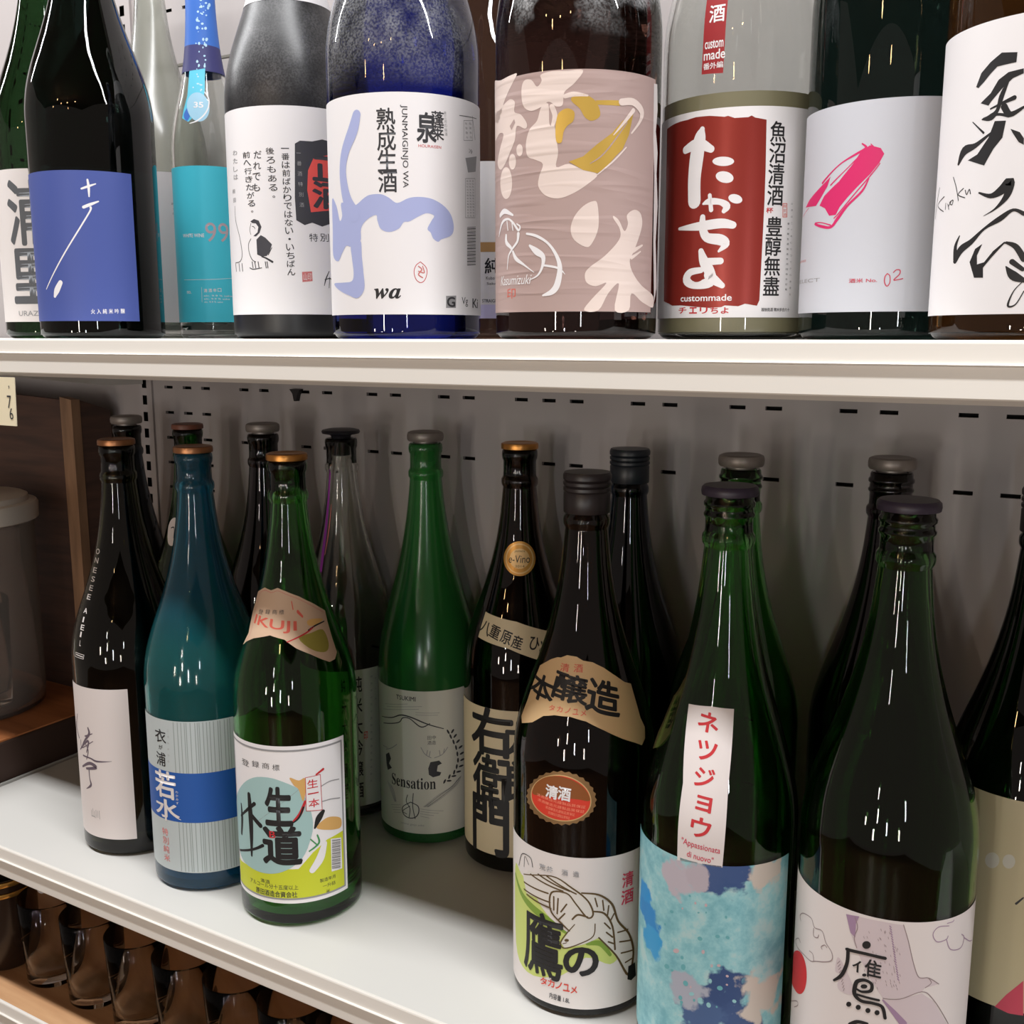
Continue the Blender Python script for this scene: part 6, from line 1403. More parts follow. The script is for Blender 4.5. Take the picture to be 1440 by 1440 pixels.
   ('C','wteal',1,[(-34.08,105.16),(-34.84,105.1),(-35.16,105.77),(-34.78,106.66),(-34.0,107.1),(-33.41,106.75),(-33.44,105.89)]),
   ('C','wmauve',1,[(9.94,74.24),(9.51,73.86),(8.84,73.99),(8.44,74.54),(8.61,75.08),(9.23,75.22),(9.82,74.84)]),
   ('C','wteal',1,[(-19.84,53.3),(-20.46,53.2),(-20.85,53.73),(-20.72,54.5),(-20.16,54.92),(-19.6,54.67),(-19.46,53.95)]),
   ('C','water',1,[(-0.05,92.05),(-1.11,91.06),(-2.68,91.23),(-3.57,92.44),(-3.11,93.79),(-1.65,94.26),(-0.29,93.48)]),
   ('C','wteal',1,[(-9.72,122.97),(-10.0,122.45),(-10.61,122.23),(-11.1,122.46),(-11.09,122.98),(-10.59,123.4),(-9.99,123.39)]),
   ('C','wmauve',1,[(-21.25,121.88),(-21.7,122.0),(-21.84,122.57),(-21.55,123.17),(-21.06,123.34),(-20.74,122.96),(-20.82,122.31)]),
   ('C','wteal',1,[(-20.11,57.36),(-21.32,57.05),(-22.19,57.93),(-22.05,59.37),(-21.02,60.26),(-19.87,59.93),(-19.47,58.63)]),
   ('C','water',1,[(-1.15,57.2),(-2.41,57.15),(-3.33,58.38),(-3.22,59.98),(-2.17,60.74),(-0.97,60.07),(-0.51,58.49)]),
  ]),
  ('neck_strip', 'white vertical strip with red characters', [
   ('P','shadewhite',0,[(-36.46,254.03),(-11.21,255.74),(11.61,255.17),(5.97,208.11),(3.52,156.27),(-10.44,156.92),(-26.1,155.02),(-26.57,206.27)]),
   ('T','red',1,'ネ',-12.54,245.84,18.46,11.67,0.045,-0.087,0),
   ('T','red',1,'ツ',-11.38,228.77,15.97,11.62,0.045,-0.087,0),
   ('T','red',1,'ジ',-11.16,212.44,14.28,11.69,0.045,-0.087,0),
   ('T','red',1,'ョ',-9.93,196.36,9.98,9.15,0.045,-0.087,0),
   ('T','red',1,'ウ',-11.03,181.07,12.65,12.64,0.045,-0.087,0),
   ('T','rose',1,'"Appassionata',-10.79,168.19,25.46,5.38,0.02,-0.087,0),
   ('T','rose',1,'di nuovo"',-10.73,161.18,17.16,4.13,0.02,-0.087,0),
  ]),
 ],
 'I': [
  ('label', None, [
   ('P','shadewhite',0,[(-82.0,12.0),(82.0,12.0),(82.0,154.69),(-82.0,154.69)]),
   ('P','hawk',1,[(-20.45,151.29),(-13.58,152.63),(0.62,153.17),(11.75,152.74),(15.19,142.87),(18.96,129.05),(22.55,119.82),(28.87,118.78),(36.07,113.79),(27.18,112.67),(25.24,110.45),(12.72,105.78),(3.38,104.59),(-0.68,110.2),(-6.87,119.33),(-13.44,132.31),(-18.06,142.48)]),
   ('P','hawkd',2,[(-20.45,151.29),(-12.61,152.76),(-14.27,147.2),(-14.18,138.56),(-17.14,140.68)]),
   ('P','hawk',1,[(3.46,103.29),(25.34,109.13),(33.44,102.84),(44.56,85.41),(13.71,89.43)]),
   ('S','hawkd',2,[(3.46,103.29,0.95),(9.46,96.88,2.84),(15.64,89.56,4.25)]),
   ('C','hawk',1,[(-24.35,121.03),(-20.95,119.3),(-14.08,107.92),(-13.72,101.42),(-20.95,100.42),(-23.34,103.72),(-21.57,111.26),(-25.16,111.74)]),
   ('S','line',2,[(11.93,152.87,0.42),(15.19,142.87,0.43),(18.96,129.05,0.44),(22.75,119.81,0.46),(28.87,118.78,0.49),(36.08,113.68,0.5)]),
   ('S','line',2,[(3.4,104.37,0.43),(12.75,105.34,0.43),(25.26,110.23,0.47),(33.37,103.73,0.5),(46.07,84.89,0.52)]),
   ('S','line',2,[(-15.0,151.26,0.47),(-13.18,145.43,0.46),(-14.77,138.34,0.47),(-12.95,132.49,0.47)]),
   ('S','line',2,[(28.89,118.56,0.49),(30.78,115.27,0.49),(27.18,112.67,0.48)]),
   ('S','line',2,[(2.29,121.89,0.24),(2.73,120.68,0.24)]),
   ('S','line',2,[(5.47,127.41,0.23),(5.92,126.19,0.23)]),
   ('S','line',2,[(-0.11,142.53,0.24),(0.32,141.34,0.23)]),
   ('S','line',2,[(7.9,129.99,0.23),(8.35,128.76,0.23)]),
   ('S','line',2,[(-9.46,141.0,0.25),(-9.01,139.85,0.25)]),
   ('S','line',2,[(8.04,138.73,0.23),(8.49,137.5,0.23)]),
   ('S','line',2,[(-1.35,122.12,0.24),(-0.91,120.93,0.24)]),
   ('S','line',2,[(7.92,135.96,0.23),(8.37,134.73,0.23)]),
   ('S','line',2,[(-2.01,132.07,0.24),(-1.56,130.89,0.24)]),
   ('S','line',2,[(-8.82,113.58,0.25),(-8.37,112.42,0.25)]),
   ('S','line',2,[(-8.84,110.31,0.25),(-8.39,109.15,0.25)]),
   ('S','line',2,[(-7.63,141.71,0.25),(-7.18,140.55,0.24)]),
   ('S','line',2,[(8.77,116.89,0.23),(9.22,115.65,0.23)]),
   ('S','line',2,[(-5.06,126.72,0.24),(-4.61,125.55,0.24)]),
   ('S','line',2,[(0.56,120.84,0.24),(1.0,119.64,0.24)]),
   ('S','line',2,[(-5.49,116.1,0.24),(-5.04,114.92,0.24)]),
   ('S','line',2,[(11.7,121.25,0.24),(12.16,119.99,0.24)]),
   ('S','line',2,[(10.6,112.41,0.24),(11.06,111.15,0.24)]),
   ('S','line',2,[(-1.25,115.71,0.24),(-0.8,114.51,0.24)]),
   ('S','line',2,[(7.91,126.03,0.23),(8.36,124.8,0.23)]),
   ('S','line',2,[(-7.63,123.82,0.25),(-7.18,122.65,0.25)]),
   ('S','line',2,[(8.94,136.81,0.23),(9.39,135.58,0.23)]),
   ('S','line',2,[(4.6,114.08,0.23),(5.04,112.85,0.23)]),
   ('S','line',2,[(1.71,147.08,0.23),(2.14,145.89,0.23)]),
   ('S','line',2,[(2.86,138.77,0.23),(3.3,137.56,0.23)]),
   ('S','line',2,[(8.6,123.13,0.23),(9.05,121.89,0.23)]),
   ('S','line',2,[(-2.69,113.7,0.24),(-2.25,112.51,0.24)]),
   ('S','line',2,[(2.9,135.57,0.23),(3.34,134.36,0.23)]),
   ('S','line',2,[(8.61,114.26,0.23),(9.06,113.01,0.23)]),
   ('S','line',2,[(9.87,114.53,0.24),(10.32,113.28,0.24)]),
   ('S','line',2,[(4.4,121.75,0.23),(4.84,120.54,0.23)]),
   ('S','line',2,[(2.88,128.34,0.23),(3.32,127.13,0.23)]),
   ('S','line',2,[(10.69,134.89,0.23),(11.14,133.65,0.23)]),
   ('S','line',2,[(-7.99,120.09,0.25),(-7.54,118.93,0.25)]),
   ('S','line',2,[(0.64,127.53,0.24),(1.08,126.33,0.24)]),
   ('S','line',2,[(2.12,138.97,0.23),(2.56,137.77,0.23)]),
   ('S','line',2,[(-6.76,145.1,0.24),(-6.32,143.94,0.24)]),
   ('S','line',2,[(7.52,113.63,0.23),(7.96,112.4,0.23)]),
   ('S','line',2,[(3.93,144.09,0.23),(4.37,142.89,0.23)]),
   ('S','line',2,[(11.59,116.62,0.24),(12.05,115.36,0.24)]),
   ('S','line',2,[(-0.3,148.38,0.23),(0.14,147.2,0.23)]),
   ('S','line',2,[(8.21,124.63,0.23),(8.66,123.39,0.23)]),
   ('S','line',2,[(2.14,147.82,0.23),(2.57,146.62,0.23)]),
   ('S','line',2,[(4.52,147.24,0.23),(4.96,146.04,0.23)]),
   ('S','line',2,[(-0.66,142.86,0.24),(-0.22,141.67,0.24)]),
   ('S','line',2,[(-1.57,114.02,0.24),(-1.13,112.83,0.24)]),
   ('S','line',2,[(6.59,117.23,0.23),(7.04,116.0,0.23)]),
   ('S','line',2,[(-3.98,133.22,0.24),(-3.54,132.05,0.24)]),
   ('S','line',2,[(1.8,147.21,0.23),(2.24,146.01,0.23)]),
   ('S','line',2,[(-0.26,110.83,0.24),(0.18,109.63,0.24)]),
   ('S','line',2,[(6.82,115.42,0.23),(7.27,114.18,0.23)]),
   ('S','line',2,[(-3.32,121.6,0.24),(-2.88,120.42,0.24)]),
   ('S','line',2,[(7.21,121.52,0.23),(7.66,120.29,0.23)]),
   ('S','line',2,[(-1.46,141.66,0.24),(-1.02,140.47,0.24)]),
   ('S','line',2,[(-9.02,113.14,0.25),(-8.57,111.98,0.25)]),
   ('S','line',2,[(9.31,137.91,0.23),(9.76,136.68,0.23)]),
   ('S','line',2,[(5.83,132.99,0.23),(6.28,131.77,0.23)]),
   ('S','line',2,[(4.06,116.21,0.23),(4.5,114.99,0.23)]),
   ('S','line',2,[(-2.99,124.37,0.24),(-2.55,123.19,0.24)]),
   ('S','line',2,[(-4.63,128.41,0.24),(-4.19,127.24,0.24)]),
   ('S','hawkd',2,[(4.42,151.24,0.56),(5.21,150.42,0.56)]),
   ('S','hawkd',2,[(4.71,149.69,0.56),(5.5,148.86,0.56)]),
   ('S','hawkd',2,[(5.01,148.14,0.56),(5.79,147.31,0.56)]),
   ('S','hawkd',2,[(5.3,146.59,0.56),(6.09,145.75,0.56)]),
   ('S','hawkd',2,[(5.59,145.03,0.56),(6.38,144.2,0.56)]),
   ('S','hawkd',2,[(5.89,143.48,0.56),(6.68,142.64,0.56)]),
   ('S','hawkd',2,[(6.18,141.92,0.56),(6.97,141.08,0.56)]),
   ('S','hawkd',2,[(6.48,140.36,0.56),(7.27,139.51,0.56)]),
   ('S','hawkd',2,[(6.77,138.79,0.56),(7.57,137.95,0.56)]),
   ('S','hawkd',2,[(7.07,137.23,0.56),(7.86,136.38,0.56)]),
   ('S','hawkd',2,[(7.37,135.66,0.56),(8.16,134.81,0.56)]),
   ('S','hawkd',2,[(7.66,134.09,0.56),(8.46,133.24,0.56)]),
   ('S','hawkd',2,[(7.96,132.52,0.56),(8.76,131.66,0.56)]),
   ('S','hawkd',2,[(8.26,130.95,0.56),(9.06,130.09,0.56)]),
   ('S','hawkd',2,[(8.56,129.37,0.56),(9.35,128.51,0.56)]),
   ('S','hawkd',2,[(8.85,127.8,0.56),(9.65,126.93,0.56)]),
   ('S','hawkd',2,[(9.15,126.22,0.56),(9.95,125.35,0.56)]),
   ('S','hawkd',2,[(9.45,124.64,0.56),(10.26,123.76,0.56)]),
   ('S','hawkd',2,[(9.75,123.05,0.56),(10.56,122.18,0.56)]),
   ('S','hawkd',2,[(10.06,121.47,0.56),(10.86,120.59,0.56)]),
   ('S','hawkd',2,[(10.36,119.88,0.56),(11.16,119.0,0.57)]),
   ('S','hawkd',2,[(10.66,118.29,0.56),(11.47,117.4,0.57)]),
   ('S','line',2,[(-22.6,119.64,0.32),(-24.13,117.25,0.32)]),
   ('S','line',2,[(-22.17,117.85,0.32),(-23.58,115.52,0.32)]),
   ('S','line',2,[(-21.74,116.06,0.32),(-23.03,113.78,0.32)]),
   ('S','line',2,[(-21.31,114.27,0.32),(-22.49,112.04,0.32)]),
   ('S','line',2,[(-20.88,112.47,0.32),(-21.95,110.3,0.32)]),
   ('S','line',2,[(-20.46,110.67,0.32),(-21.42,108.55,0.32)]),
   ('S','line',2,[(-20.03,108.87,0.32),(-20.88,106.8,0.32)]),
   ('S','line',2,[(-19.61,107.06,0.32),(-20.35,105.05,0.33)]),
   ('S','line',2,[(-19.19,105.26,0.33),(-19.82,103.29,0.33)]),
   ('S','line',2,[(-18.77,103.45,0.33),(-19.3,101.53,0.33)]),
   ('S','line',2,[(-58.81,126.12,0.48),(-60.74,128.65,0.48),(-55.58,133.34,0.48),(-46.38,135.44,0.48),(-42.68,131.36,0.49),(-36.12,132.54,0.48),(-32.83,126.72,0.49),(-28.24,122.43,0.49),(-28.72,116.61,0.49),(-39.58,110.33,0.49),(-44.62,107.51,0.49),(-52.75,107.03,0.49),(-62.46,105.48,0.48),(-68.98,106.06,0.45),(-61.73,112.38,0.48),(-57.84,111.91,0.48)]),
   ('S','line',2,[(-43.42,130.37,0.49),(-43.04,125.51,0.49),(-39.67,126.09,0.49),(-38.67,128.56,0.49)]),
   ('S','line',2,[(-35.34,120.88,0.49),(-36.11,122.14,0.49),(-33.6,124.63,0.49),(-31.88,123.88,0.49)]),
   ('S','line',2,[(-41.8,109.23,0.49),(-42.9,113.12,0.49),(-46.32,113.33,0.49)]),
   ('S','line',2,[(-71.64,61.22,0.41),(-58.94,70.1,0.49),(-57.24,68.32,0.49),(-63.14,62.96,0.48)]),
   ('S','hawkd',2,[(38.87,152.01,0.49),(43.05,152.07,0.49),(44.07,152.86,0.5)]),
   ('S','hawkd',2,[(40.32,150.08,0.49),(33.02,150.87,0.49),(29.59,146.65,0.48),(32.65,141.42,0.49),(39.17,141.77,0.49),(40.27,143.66,0.49)]),
   ('S','hawkd',2,[(39.17,141.77,0.49),(43.17,134.29,0.5),(52.75,132.22,0.52),(55.8,137.57,0.52),(52.48,141.01,0.51)]),
   ('S','hawkd',2,[(55.8,137.57,0.52),(64.09,131.76,0.55),(70.49,129.13,0.62)]),
   ('C','sun',1,[(-48.18,97.86),(-47.73,92.38),(-48.67,86.8),(-50.99,81.86),(-54.65,78.07),(-59.68,75.62),(-66.48,74.16),(-78.18,71.26),(-78.09,77.11),(-78.07,83.13),(-78.12,88.37),(-72.88,95.35),(-63.58,102.62),(-57.61,105.44),(-53.14,105.17),(-49.99,102.4)]),
   ('C','black',4,[(-5.19,136.9),(-5.55,135.33),(-6.67,134.09),(-8.12,133.63),(-9.35,134.14),(-9.88,135.43),(-9.51,137.02),(-8.38,138.29),(-6.93,138.74),(-5.71,138.2)]),
   ('S','black',4,[(-18.55,129.17,2.14),(-7.49,130.46,1.97),(3.03,130.38,2.06)]),
   ('S','black',4,[(-17.94,129.43,2.14),(-18.06,120.58,2.15),(-20.93,111.34,2.16),(-25.7,105.43,1.3)]),
   ('T','black',4,'隹',-3.13,121.98,9.1,11.14,0.035,0.0,0),
   ('T','black',4,'亻',-12.3,120.77,4.85,7.62,0.03,0.0,0),
   ('C','black',4,[(-6.46,117.06),(-6.66,116.41),(-7.25,115.86),(-8.01,115.61),(-8.65,115.75),(-8.91,116.24),(-8.71,116.89),(-8.11,117.45),(-7.35,117.7),(-6.72,117.55)]),
   ('S','black',4,[(-12.58,106.3,2.31),(-11.65,110.86,2.28),(-7.5,113.43,1.99),(-3.43,112.18,1.94),(-3.56,107.76,1.94),(-8.03,105.56,1.61),(-11.18,105.96,1.45)]),
   ('S','black',4,[(-12.51,108.54,2.3),(-12.57,102.44,2.52),(-8.67,99.49,2.23),(-1.99,99.97,1.93),(3.24,98.85,2.08),(5.23,92.0,1.89)]),
   ('S','black',4,[(-11.0,102.72,1.45),(1.15,102.77,1.52)]),
   ('C','black',4,[(-5.58,109.89),(-5.89,108.95),(-6.81,108.14),(-7.98,107.74),(-8.96,107.92),(-9.37,108.62),(-9.05,109.57),(-8.12,110.41),(-6.95,110.8),(-5.99,110.6)]),
   ('C','black',4,[(-14.07,95.06),(-14.3,93.98),(-15.01,93.06),(-15.94,92.66),(-16.73,92.91),(-17.07,93.74),(-16.84,94.83),(-16.11,95.76),(-15.18,96.17),(-14.41,95.89)]),
   ('C','black',4,[(-8.53,95.22),(-8.75,94.17),(-9.43,93.31),(-10.33,92.97),(-11.08,93.29),(-11.41,94.14),(-11.19,95.2),(-10.5,96.08),(-9.6,96.41),(-8.85,96.08)]),
   ('C','black',4,[(-3.04,94.93),(-3.25,93.89),(-3.92,93.09),(-4.79,92.81),(-5.53,93.18),(-5.85,94.05),(-5.64,95.09),(-4.96,95.91),(-4.09,96.19),(-3.36,95.81)]),
   ('C','black',4,[(2.06,94.85),(1.85,93.83),(1.19,93.07),(0.33,92.85),(-0.4,93.26),(-0.72,94.15),(-0.51,95.18),(0.15,95.95),(1.01,96.17),(1.74,95.75)]),
   ('S','black',4,[(-14.14,81.62,2.17),(-9.83,85.18,2.27),(-4.53,85.72,1.98)]),
  ]),
 ],
 'J': [
  ('label', None, [
   ('P','beige',0,[(-82.0,60.54),(82.0,60.54),(82.0,202.96),(-82.0,202.96)]),
   ('P','rose',1,[(-6.77,60.25),(-0.77,70.96),(6.94,81.56),(8.19,83.23),(10.02,59.0),(1.31,58.39)]),
   ('C','stone',1,[(-11.35,161.12),(-11.91,157.73),(-13.87,155.05),(-16.51,154.03),(-18.85,155.08),(-19.94,157.85),(-19.33,161.31),(-17.28,164.1),(-14.63,165.1),(-12.38,163.94)]),
   ('C','stone',1,[(-2.29,163.14),(-2.76,160.16),(-4.41,157.92),(-6.62,157.25),(-8.56,158.39),(-9.46,160.95),(-8.97,163.97),(-7.29,166.27),(-5.08,166.95),(-3.17,165.73)]),
   ('S','ink',1,[(0.25,134.9,1.38),(3.94,139.91,0.91)]),
  ]),
 ],
 'B2': [
  ('neck_label', 'small white sticker', [
   ('C','shadewhite',0,[(-53.29,268.66),(-62.15,284.04),(-49.75,292.33),(-36.61,292.35),(-34.49,280.27),(-34.94,266.11),(-43.21,263.57)]),
   ('S','black',1,[(-49.66,282.19,1.29),(-40.52,282.67,1.3),(-38.09,272.24,1.29)]),
  ]),
 ],
}
WATER_PATCHES = [((0.0066, -0.0521, 0.1509), 0.015, (58, 84, 132)), ((-0.0021, -0.0525, 0.1501), 0.009, (62, 86, 134)), ((0.0145, -0.0505, 0.1525), 0.01, (62, 86, 134)), ((0.0089, -0.0517, 0.061), 0.02, (52, 76, 122)), ((0.0198, -0.0486, 0.047), 0.018, (58, 82, 128)), ((-0.0055, -0.0522, 0.0458), 0.016, (70, 96, 140)), ((-0.0474, -0.0225, 0.1114), 0.012, (30, 140, 205)), ((-0.0426, -0.0306, 0.103), 0.011, (34, 130, 196)), ((-0.0414, -0.0323, 0.0871), 0.01, (50, 150, 205)), ((-0.0235, -0.0469, 0.1446), 0.012, (186, 178, 188)), ((-0.0131, -0.0508, 0.1479), 0.009, (182, 172, 182)), ((0.0307, -0.0426, 0.1501), 0.013, (205, 194, 184)), ((0.0327, -0.041, 0.0622), 0.018, (205, 194, 184)), ((-0.0167, -0.0498, 0.066), 0.012, (168, 172, 186))]
SLOTS_X = [-0.9906, -0.959, -0.9282, -0.8666, -0.8358, -0.7756, -0.7432, -0.6819, -0.6511, -0.5904, -0.5604, -0.4998, -0.4693, -0.4397, -0.3774, -0.3464, -0.2842, -0.2525, -0.1906, -0.1588, -0.0997, -0.0658, 0.0042, 0.0342, 0.1042, 0.1342, 0.2042, 0.2342]

# ------------------------------------------------------------------ the setting
Z_UP, Z_LOW, Z_THIRD = EYE-0.002, EYE-0.49, EYE-0.664
Y_EDGE, Y_WALL = 0.556, 0.870
X_L, X_R = -1.030, 0.62

# perforated back panel: rows of short horizontal slots
def slot_panel(name, x0, x1, z0, z1, rows, yw, m):
    """rows: {z: [x centres]}"""
    bm = bmesh.new(); hw, hh = 0.0072, 0.0017
    def quad(a, b, c, d):
        f = bm.faces.new([bm.verts.new(p) for p in ((a, yw, c), (b, yw, c), (b, yw, d), (a, yw, d))])
    z = z0
    for zr in sorted(rows):
        if zr-hh > z: quad(x0, x1, z, zr-hh)
        x = x0
        for xc in sorted(rows[zr]):
            quad(x, xc-hw, zr-hh, zr+hh); x = xc+hw
            for p in (((xc-hw, yw), (xc-hw, yw+0.004)), ((xc+hw, yw), (xc+hw, yw+0.004))):
                bm.faces.new([bm.verts.new(q) for q in ((*p[0], zr-hh), (*p[1], zr-hh), (*p[1], zr+hh), (*p[0], zr+hh))])
            bm.faces.new([bm.verts.new(q) for q in ((xc-hw, yw, zr-hh), (xc+hw, yw, zr-hh), (xc+hw, yw+0.004, zr-hh), (xc-hw, yw+0.004, zr-hh))])
        quad(x, x1, zr-hh, zr+hh); z = zr+hh
    quad(x0, x1, z, z1)
    add_box(bm, x0, yw+0.012, z0, x1, yw+0.02, z1, 1)
    o = obj(name, bpy.data.meshes.new(name), None, [m, M_DARK]); bm.to_mesh(o.data); bm.free()
    return struct(o)
wide = SLOTS_X
rows = {}
for k in range(2): rows[EYE-0.0605-0.0608*k] = wide
rows[EYE-0.337] = wide; rows[EYE-0.398] = wide
for k in range(0, 9): rows.setdefault(EYE-0.0605-0.0304*k, wide[:3] if k > 3 or k % 2 else wide)
rows[EYE-0.0605-0.0608] = wide
for k in range(3): rows[EYE+0.36+0.0608*k] = wide
slot_panel('wall_back', X_L+0.012, 0.75, EYE-0.66, EYE+0.70, rows, Y_WALL, M_WALLP)
# upper run: a seam between two panels
bm = bmesh.new(); add_box(bm, X_L+0.012, Y_WALL-0.0008, EYE+0.2995, 0.75, Y_WALL+0.002, EYE+0.3022)
struct(bm_obj('trim_1', bm, [mat('seam', (120, 116, 108), 0.8)]))
# neighbouring bay's back panel
slot_panel('wall_left', -2.3, X_L-0.012, EYE-0.66, EYE+0.70, {EYE+0.36: [-1.07, -1.105, -1.14, -1.2, -1.24], EYE+0.28: [-1.07, -1.105, -1.14, -1.2, -1.24], EYE+0.2: [-1.07, -1.105, -1.14, -1.2, -1.24], EYE+0.12: [-1.07, -1.105, -1.14, -1.2, -1.24]}, Y_WALL+0.002, M_WALLP)
# slotted upright between the bays
bm = bmesh.new(); z = EYE-0.66; hs = 0.0058; hwid = 0.0038
def uq(a, b, c, d, y=Y_WALL-0.003):
    bm.faces.new([bm.verts.new(p) for p in ((a, y, c), (b, y, c), (b, y, d), (a, y, d))])
x0, x1 = X_L-0.0125, X_L+0.0125
k = 0
zs = EYE-0.66+0.006
while z < EYE+0.70:
    uq(x0, x1, z, z+0.009); uq(x0, X_L-hwid, z+0.009, z+0.0203); uq(X_L+hwid, x1, z+0.009, z+0.0203); z += 0.0203
add_box(bm, x0, Y_WALL+0.004, EYE-0.66, x1, Y_WALL+0.012, EYE+0.70, 1)
for xx in (x0, x1): bm.faces.new([bm.verts.new(p) for p in ((xx, Y_WALL-0.003, EYE-0.66), (xx, Y_WALL+0.006, EYE-0.66), (xx, Y_WALL+0.006, EYE+0.7), (xx, Y_WALL-0.003, EYE+0.7))])
o = obj('trim_2', bpy.data.meshes.new('trim_2'), None, [M_WALLP, M_DARK]); bm.to_mesh(o.data); bm.free(); struct(o)

# shop floor and the aisle behind the viewer
M_FLOOR = mat('floor_boards', (120, 88, 60), 0.45)
noise_mix(M_FLOOR, s2l((104, 74, 50)), s2l((134, 100, 70)), 3.0, 0.35, 0.65, 6, (1, 12, 1))
bm = bmesh.new(); add_box(bm, -3.2, -3.2, -0.05, 2.2, 1.0, 0.0); struct(bm_obj('floor', bm, [M_FLOOR]))
bm = bmesh.new(); add_box(bm, -3.2, -3.2, EYE+1.18, 2.2, 1.0, EYE+1.23); struct(bm_obj('ceiling', bm, [mat('ceiling_paint', (96, 84, 74), 0.9)]))

# shelves: deck with a turned-down price-rail front
def shelf(label, z, xl, xr, deck_mat=None):
    t = thing('display_shelf', label, 'shelf', (0, 0, z))
    bm = bmesh.new()
    prism(bm, [(Y_EDGE, 0), (Y_WALL-0.0045, 0), (Y_WALL-0.0045, -0.026), (Y_WALL-0.008, -0.026), (Y_WALL-0.008, -0.0012), (Y_EDGE, -0.0012)], 'x', xl, xr)
    bm_obj('deck', bm, [deck_mat or M_STEEL], t)
    bm = bmesh.new()
    yf = Y_EDGE
    prof = [(yf+0.0005, 0.0002), (yf-0.0008, 0.0002), (yf-0.0016, -0.0006), (yf-0.0020, -0.0016), (yf-0.0030, -0.0112), (yf-0.0044, -0.0114), (yf-0.0048, -0.0119), (yf-0.0044, -0.0125), (yf-0.0026, -0.0128),
            (yf-0.0034, -0.0282), (yf-0.0028, -0.0290), (yf+0.0030, -0.0318), (yf+0.0140, -0.0322), (yf+0.0140, -0.0310), (yf+0.0032, -0.0304), (yf-0.0014, -0.0276), (yf-0.0010, -0.0130), (yf+0.0005, -0.0020)]
    prism(bm, prof, 'x', xl, xr)
    o = bm_obj('price_rail', bm, [mat('rail_plastic', (226, 222, 215), 0.3)], t)
    for xx in (xl+0.001, xr-0.003):
        bm = bmesh.new()
        prism(bm, [(Y_EDGE+0.016, -0.0014), (Y_WALL-0.009, -0.0014), (Y_WALL-0.009, -0.055), (Y_WALL-0.06, -0.055), (Y_EDGE+0.03, -0.028), (Y_EDGE+0.016, -0.028)], 'x', xx, xx+0.002)
        bm_obj('bracket', bm, [M_STEEL], t)
    return t
shelf('white steel shelf carrying the row of full bottles at the top', Z_UP, X_L+0.002, X_R)
shelf('white steel shelf below, with two rows of empty bottles standing on it', Z_LOW, X_L+0.002, X_R)
M_DECK_SHADE = mat('deck_shade_brown', (172, 130, 92), 0.5)  # warm shade on the white deck is put into this brown
noise_mix(M_DECK_SHADE, s2l((180, 134, 94)), s2l((206, 162, 120)), 6.0, 0.35, 0.65, 5, (1, 9, 9))
shelf('lowest shelf at the bottom left corner, deck tinted brown for shade, white front rail', Z_THIRD, X_L+0.002, X_R, M_DECK_SHADE)

# ------------------------------------------------------------------ glass colours
glass('olive_black_glass', (0.075, 0.085, 0.035)); glass('blue_black_glass', (0.02, 0.035, 0.06)); glass('green_glass', (0.25, 0.70, 0.22)); glass('deep_green_glass', (0.11, 0.32, 0.09))
glass('purple_black_glass', (0.07, 0.05, 0.065)); glass('clear_glass', (0.88, 0.90, 0.87)); glass('brown_black_glass', (0.10, 0.055, 0.038)); glass('bottle_green_black', (0.008, 0.018, 0.015))
glass('cobalt_glass', (0.010, 0.018, 0.24)); glass('amber_glass', (0.05, 0.02, 0.005)); glass('green_full_glass', (0.018, 0.06, 0.02)); glass('pale_frost_glass', (0.80, 0.83, 0.78), 0.22)
def misty(name, lin, rough, tr):
    m = glass(name, lin, rough); m.node_tree.nodes['Principled BSDF'].inputs['Transmission Weight'].default_value = tr
misty('misty_green_glass', (0.09, 0.52, 0.13), 0.18, 0.85); misty('teal_glass', (0.06, 0.52, 0.55), 0.08, 0.90)
def z_ramp(m, stops):
    nt = m.node_tree; b = nt.nodes['Principled BSDF']; tc = nt.nodes.new('ShaderNodeTexCoord'); sx = nt.nodes.new('ShaderNodeSeparateXYZ')
    mr = nt.nodes.new('ShaderNodeMapRange'); mr.inputs[1].default_value = 0.0; mr.inputs[2].default_value = 0.4; r = nt.nodes.new('ShaderNodeValToRGB')
    for i, (z, c) in enumerate(stops):
        e = r.color_ramp.elements[i] if i < 2 else r.color_ramp.elements.new(z/0.4)
        e.position = z/0.4; e.color = (*c, 1)
    nt.links.new(tc.outputs['Object'], sx.inputs[0]); nt.links.new(sx.outputs['Z'], mr.inputs[0]); nt.links.new(mr.outputs[0], r.inputs[0]); nt.links.new(r.outputs[0], b.inputs['Base Color'])
z_ramp(MATS['teal_glass'], [(0.03, (0.02, 0.26, 0.52)), (0.06, (0.05, 0.50, 0.52)), (0.22, (0.05, 0.48, 0.50)), (0.27, (0.05, 0.36, 0.55))])
mat('matte_black_glass', (30, 30, 32), 0.34, 0, 0.5)
for k, v in MATS.items(): GL[k] = v
dew(MATS['cobalt_glass'], 0.42, 0.66, 0.160, 0.195, 20, (0.30, 0.31, 0.33))
m_ = glass('brown_dew_glass', (0.045, 0.020, 0.016)); dew(m_, 0.47, 0.62, 0.175, 0.20, 26); GL['brown_dew_glass'] = m_
dew(MATS['matte_black_glass'], 0.30, 0.9, 0.165, 0.20, 30, (0.15, 0.15, 0.155))
mat('teal_foil', (40, 150, 190), 0.4); mat('red_cap', (150, 40, 40), 0.4)
mat('grey_metal', (136, 128, 122), 0.42, 0.5); mat('bronze_metal', (168, 116, 78), 0.34, 0.75); mat('gold_metal', (196, 136, 70), 0.32, 0.85)
mat('black_plastic', (26, 24, 30), 0.4); mat('brown_black_cap', (42, 36, 38), 0.38); mat('blue_black_cap', (28, 34, 42), 0.38); mat('plum_cap', (50, 42, 58), 0.42)
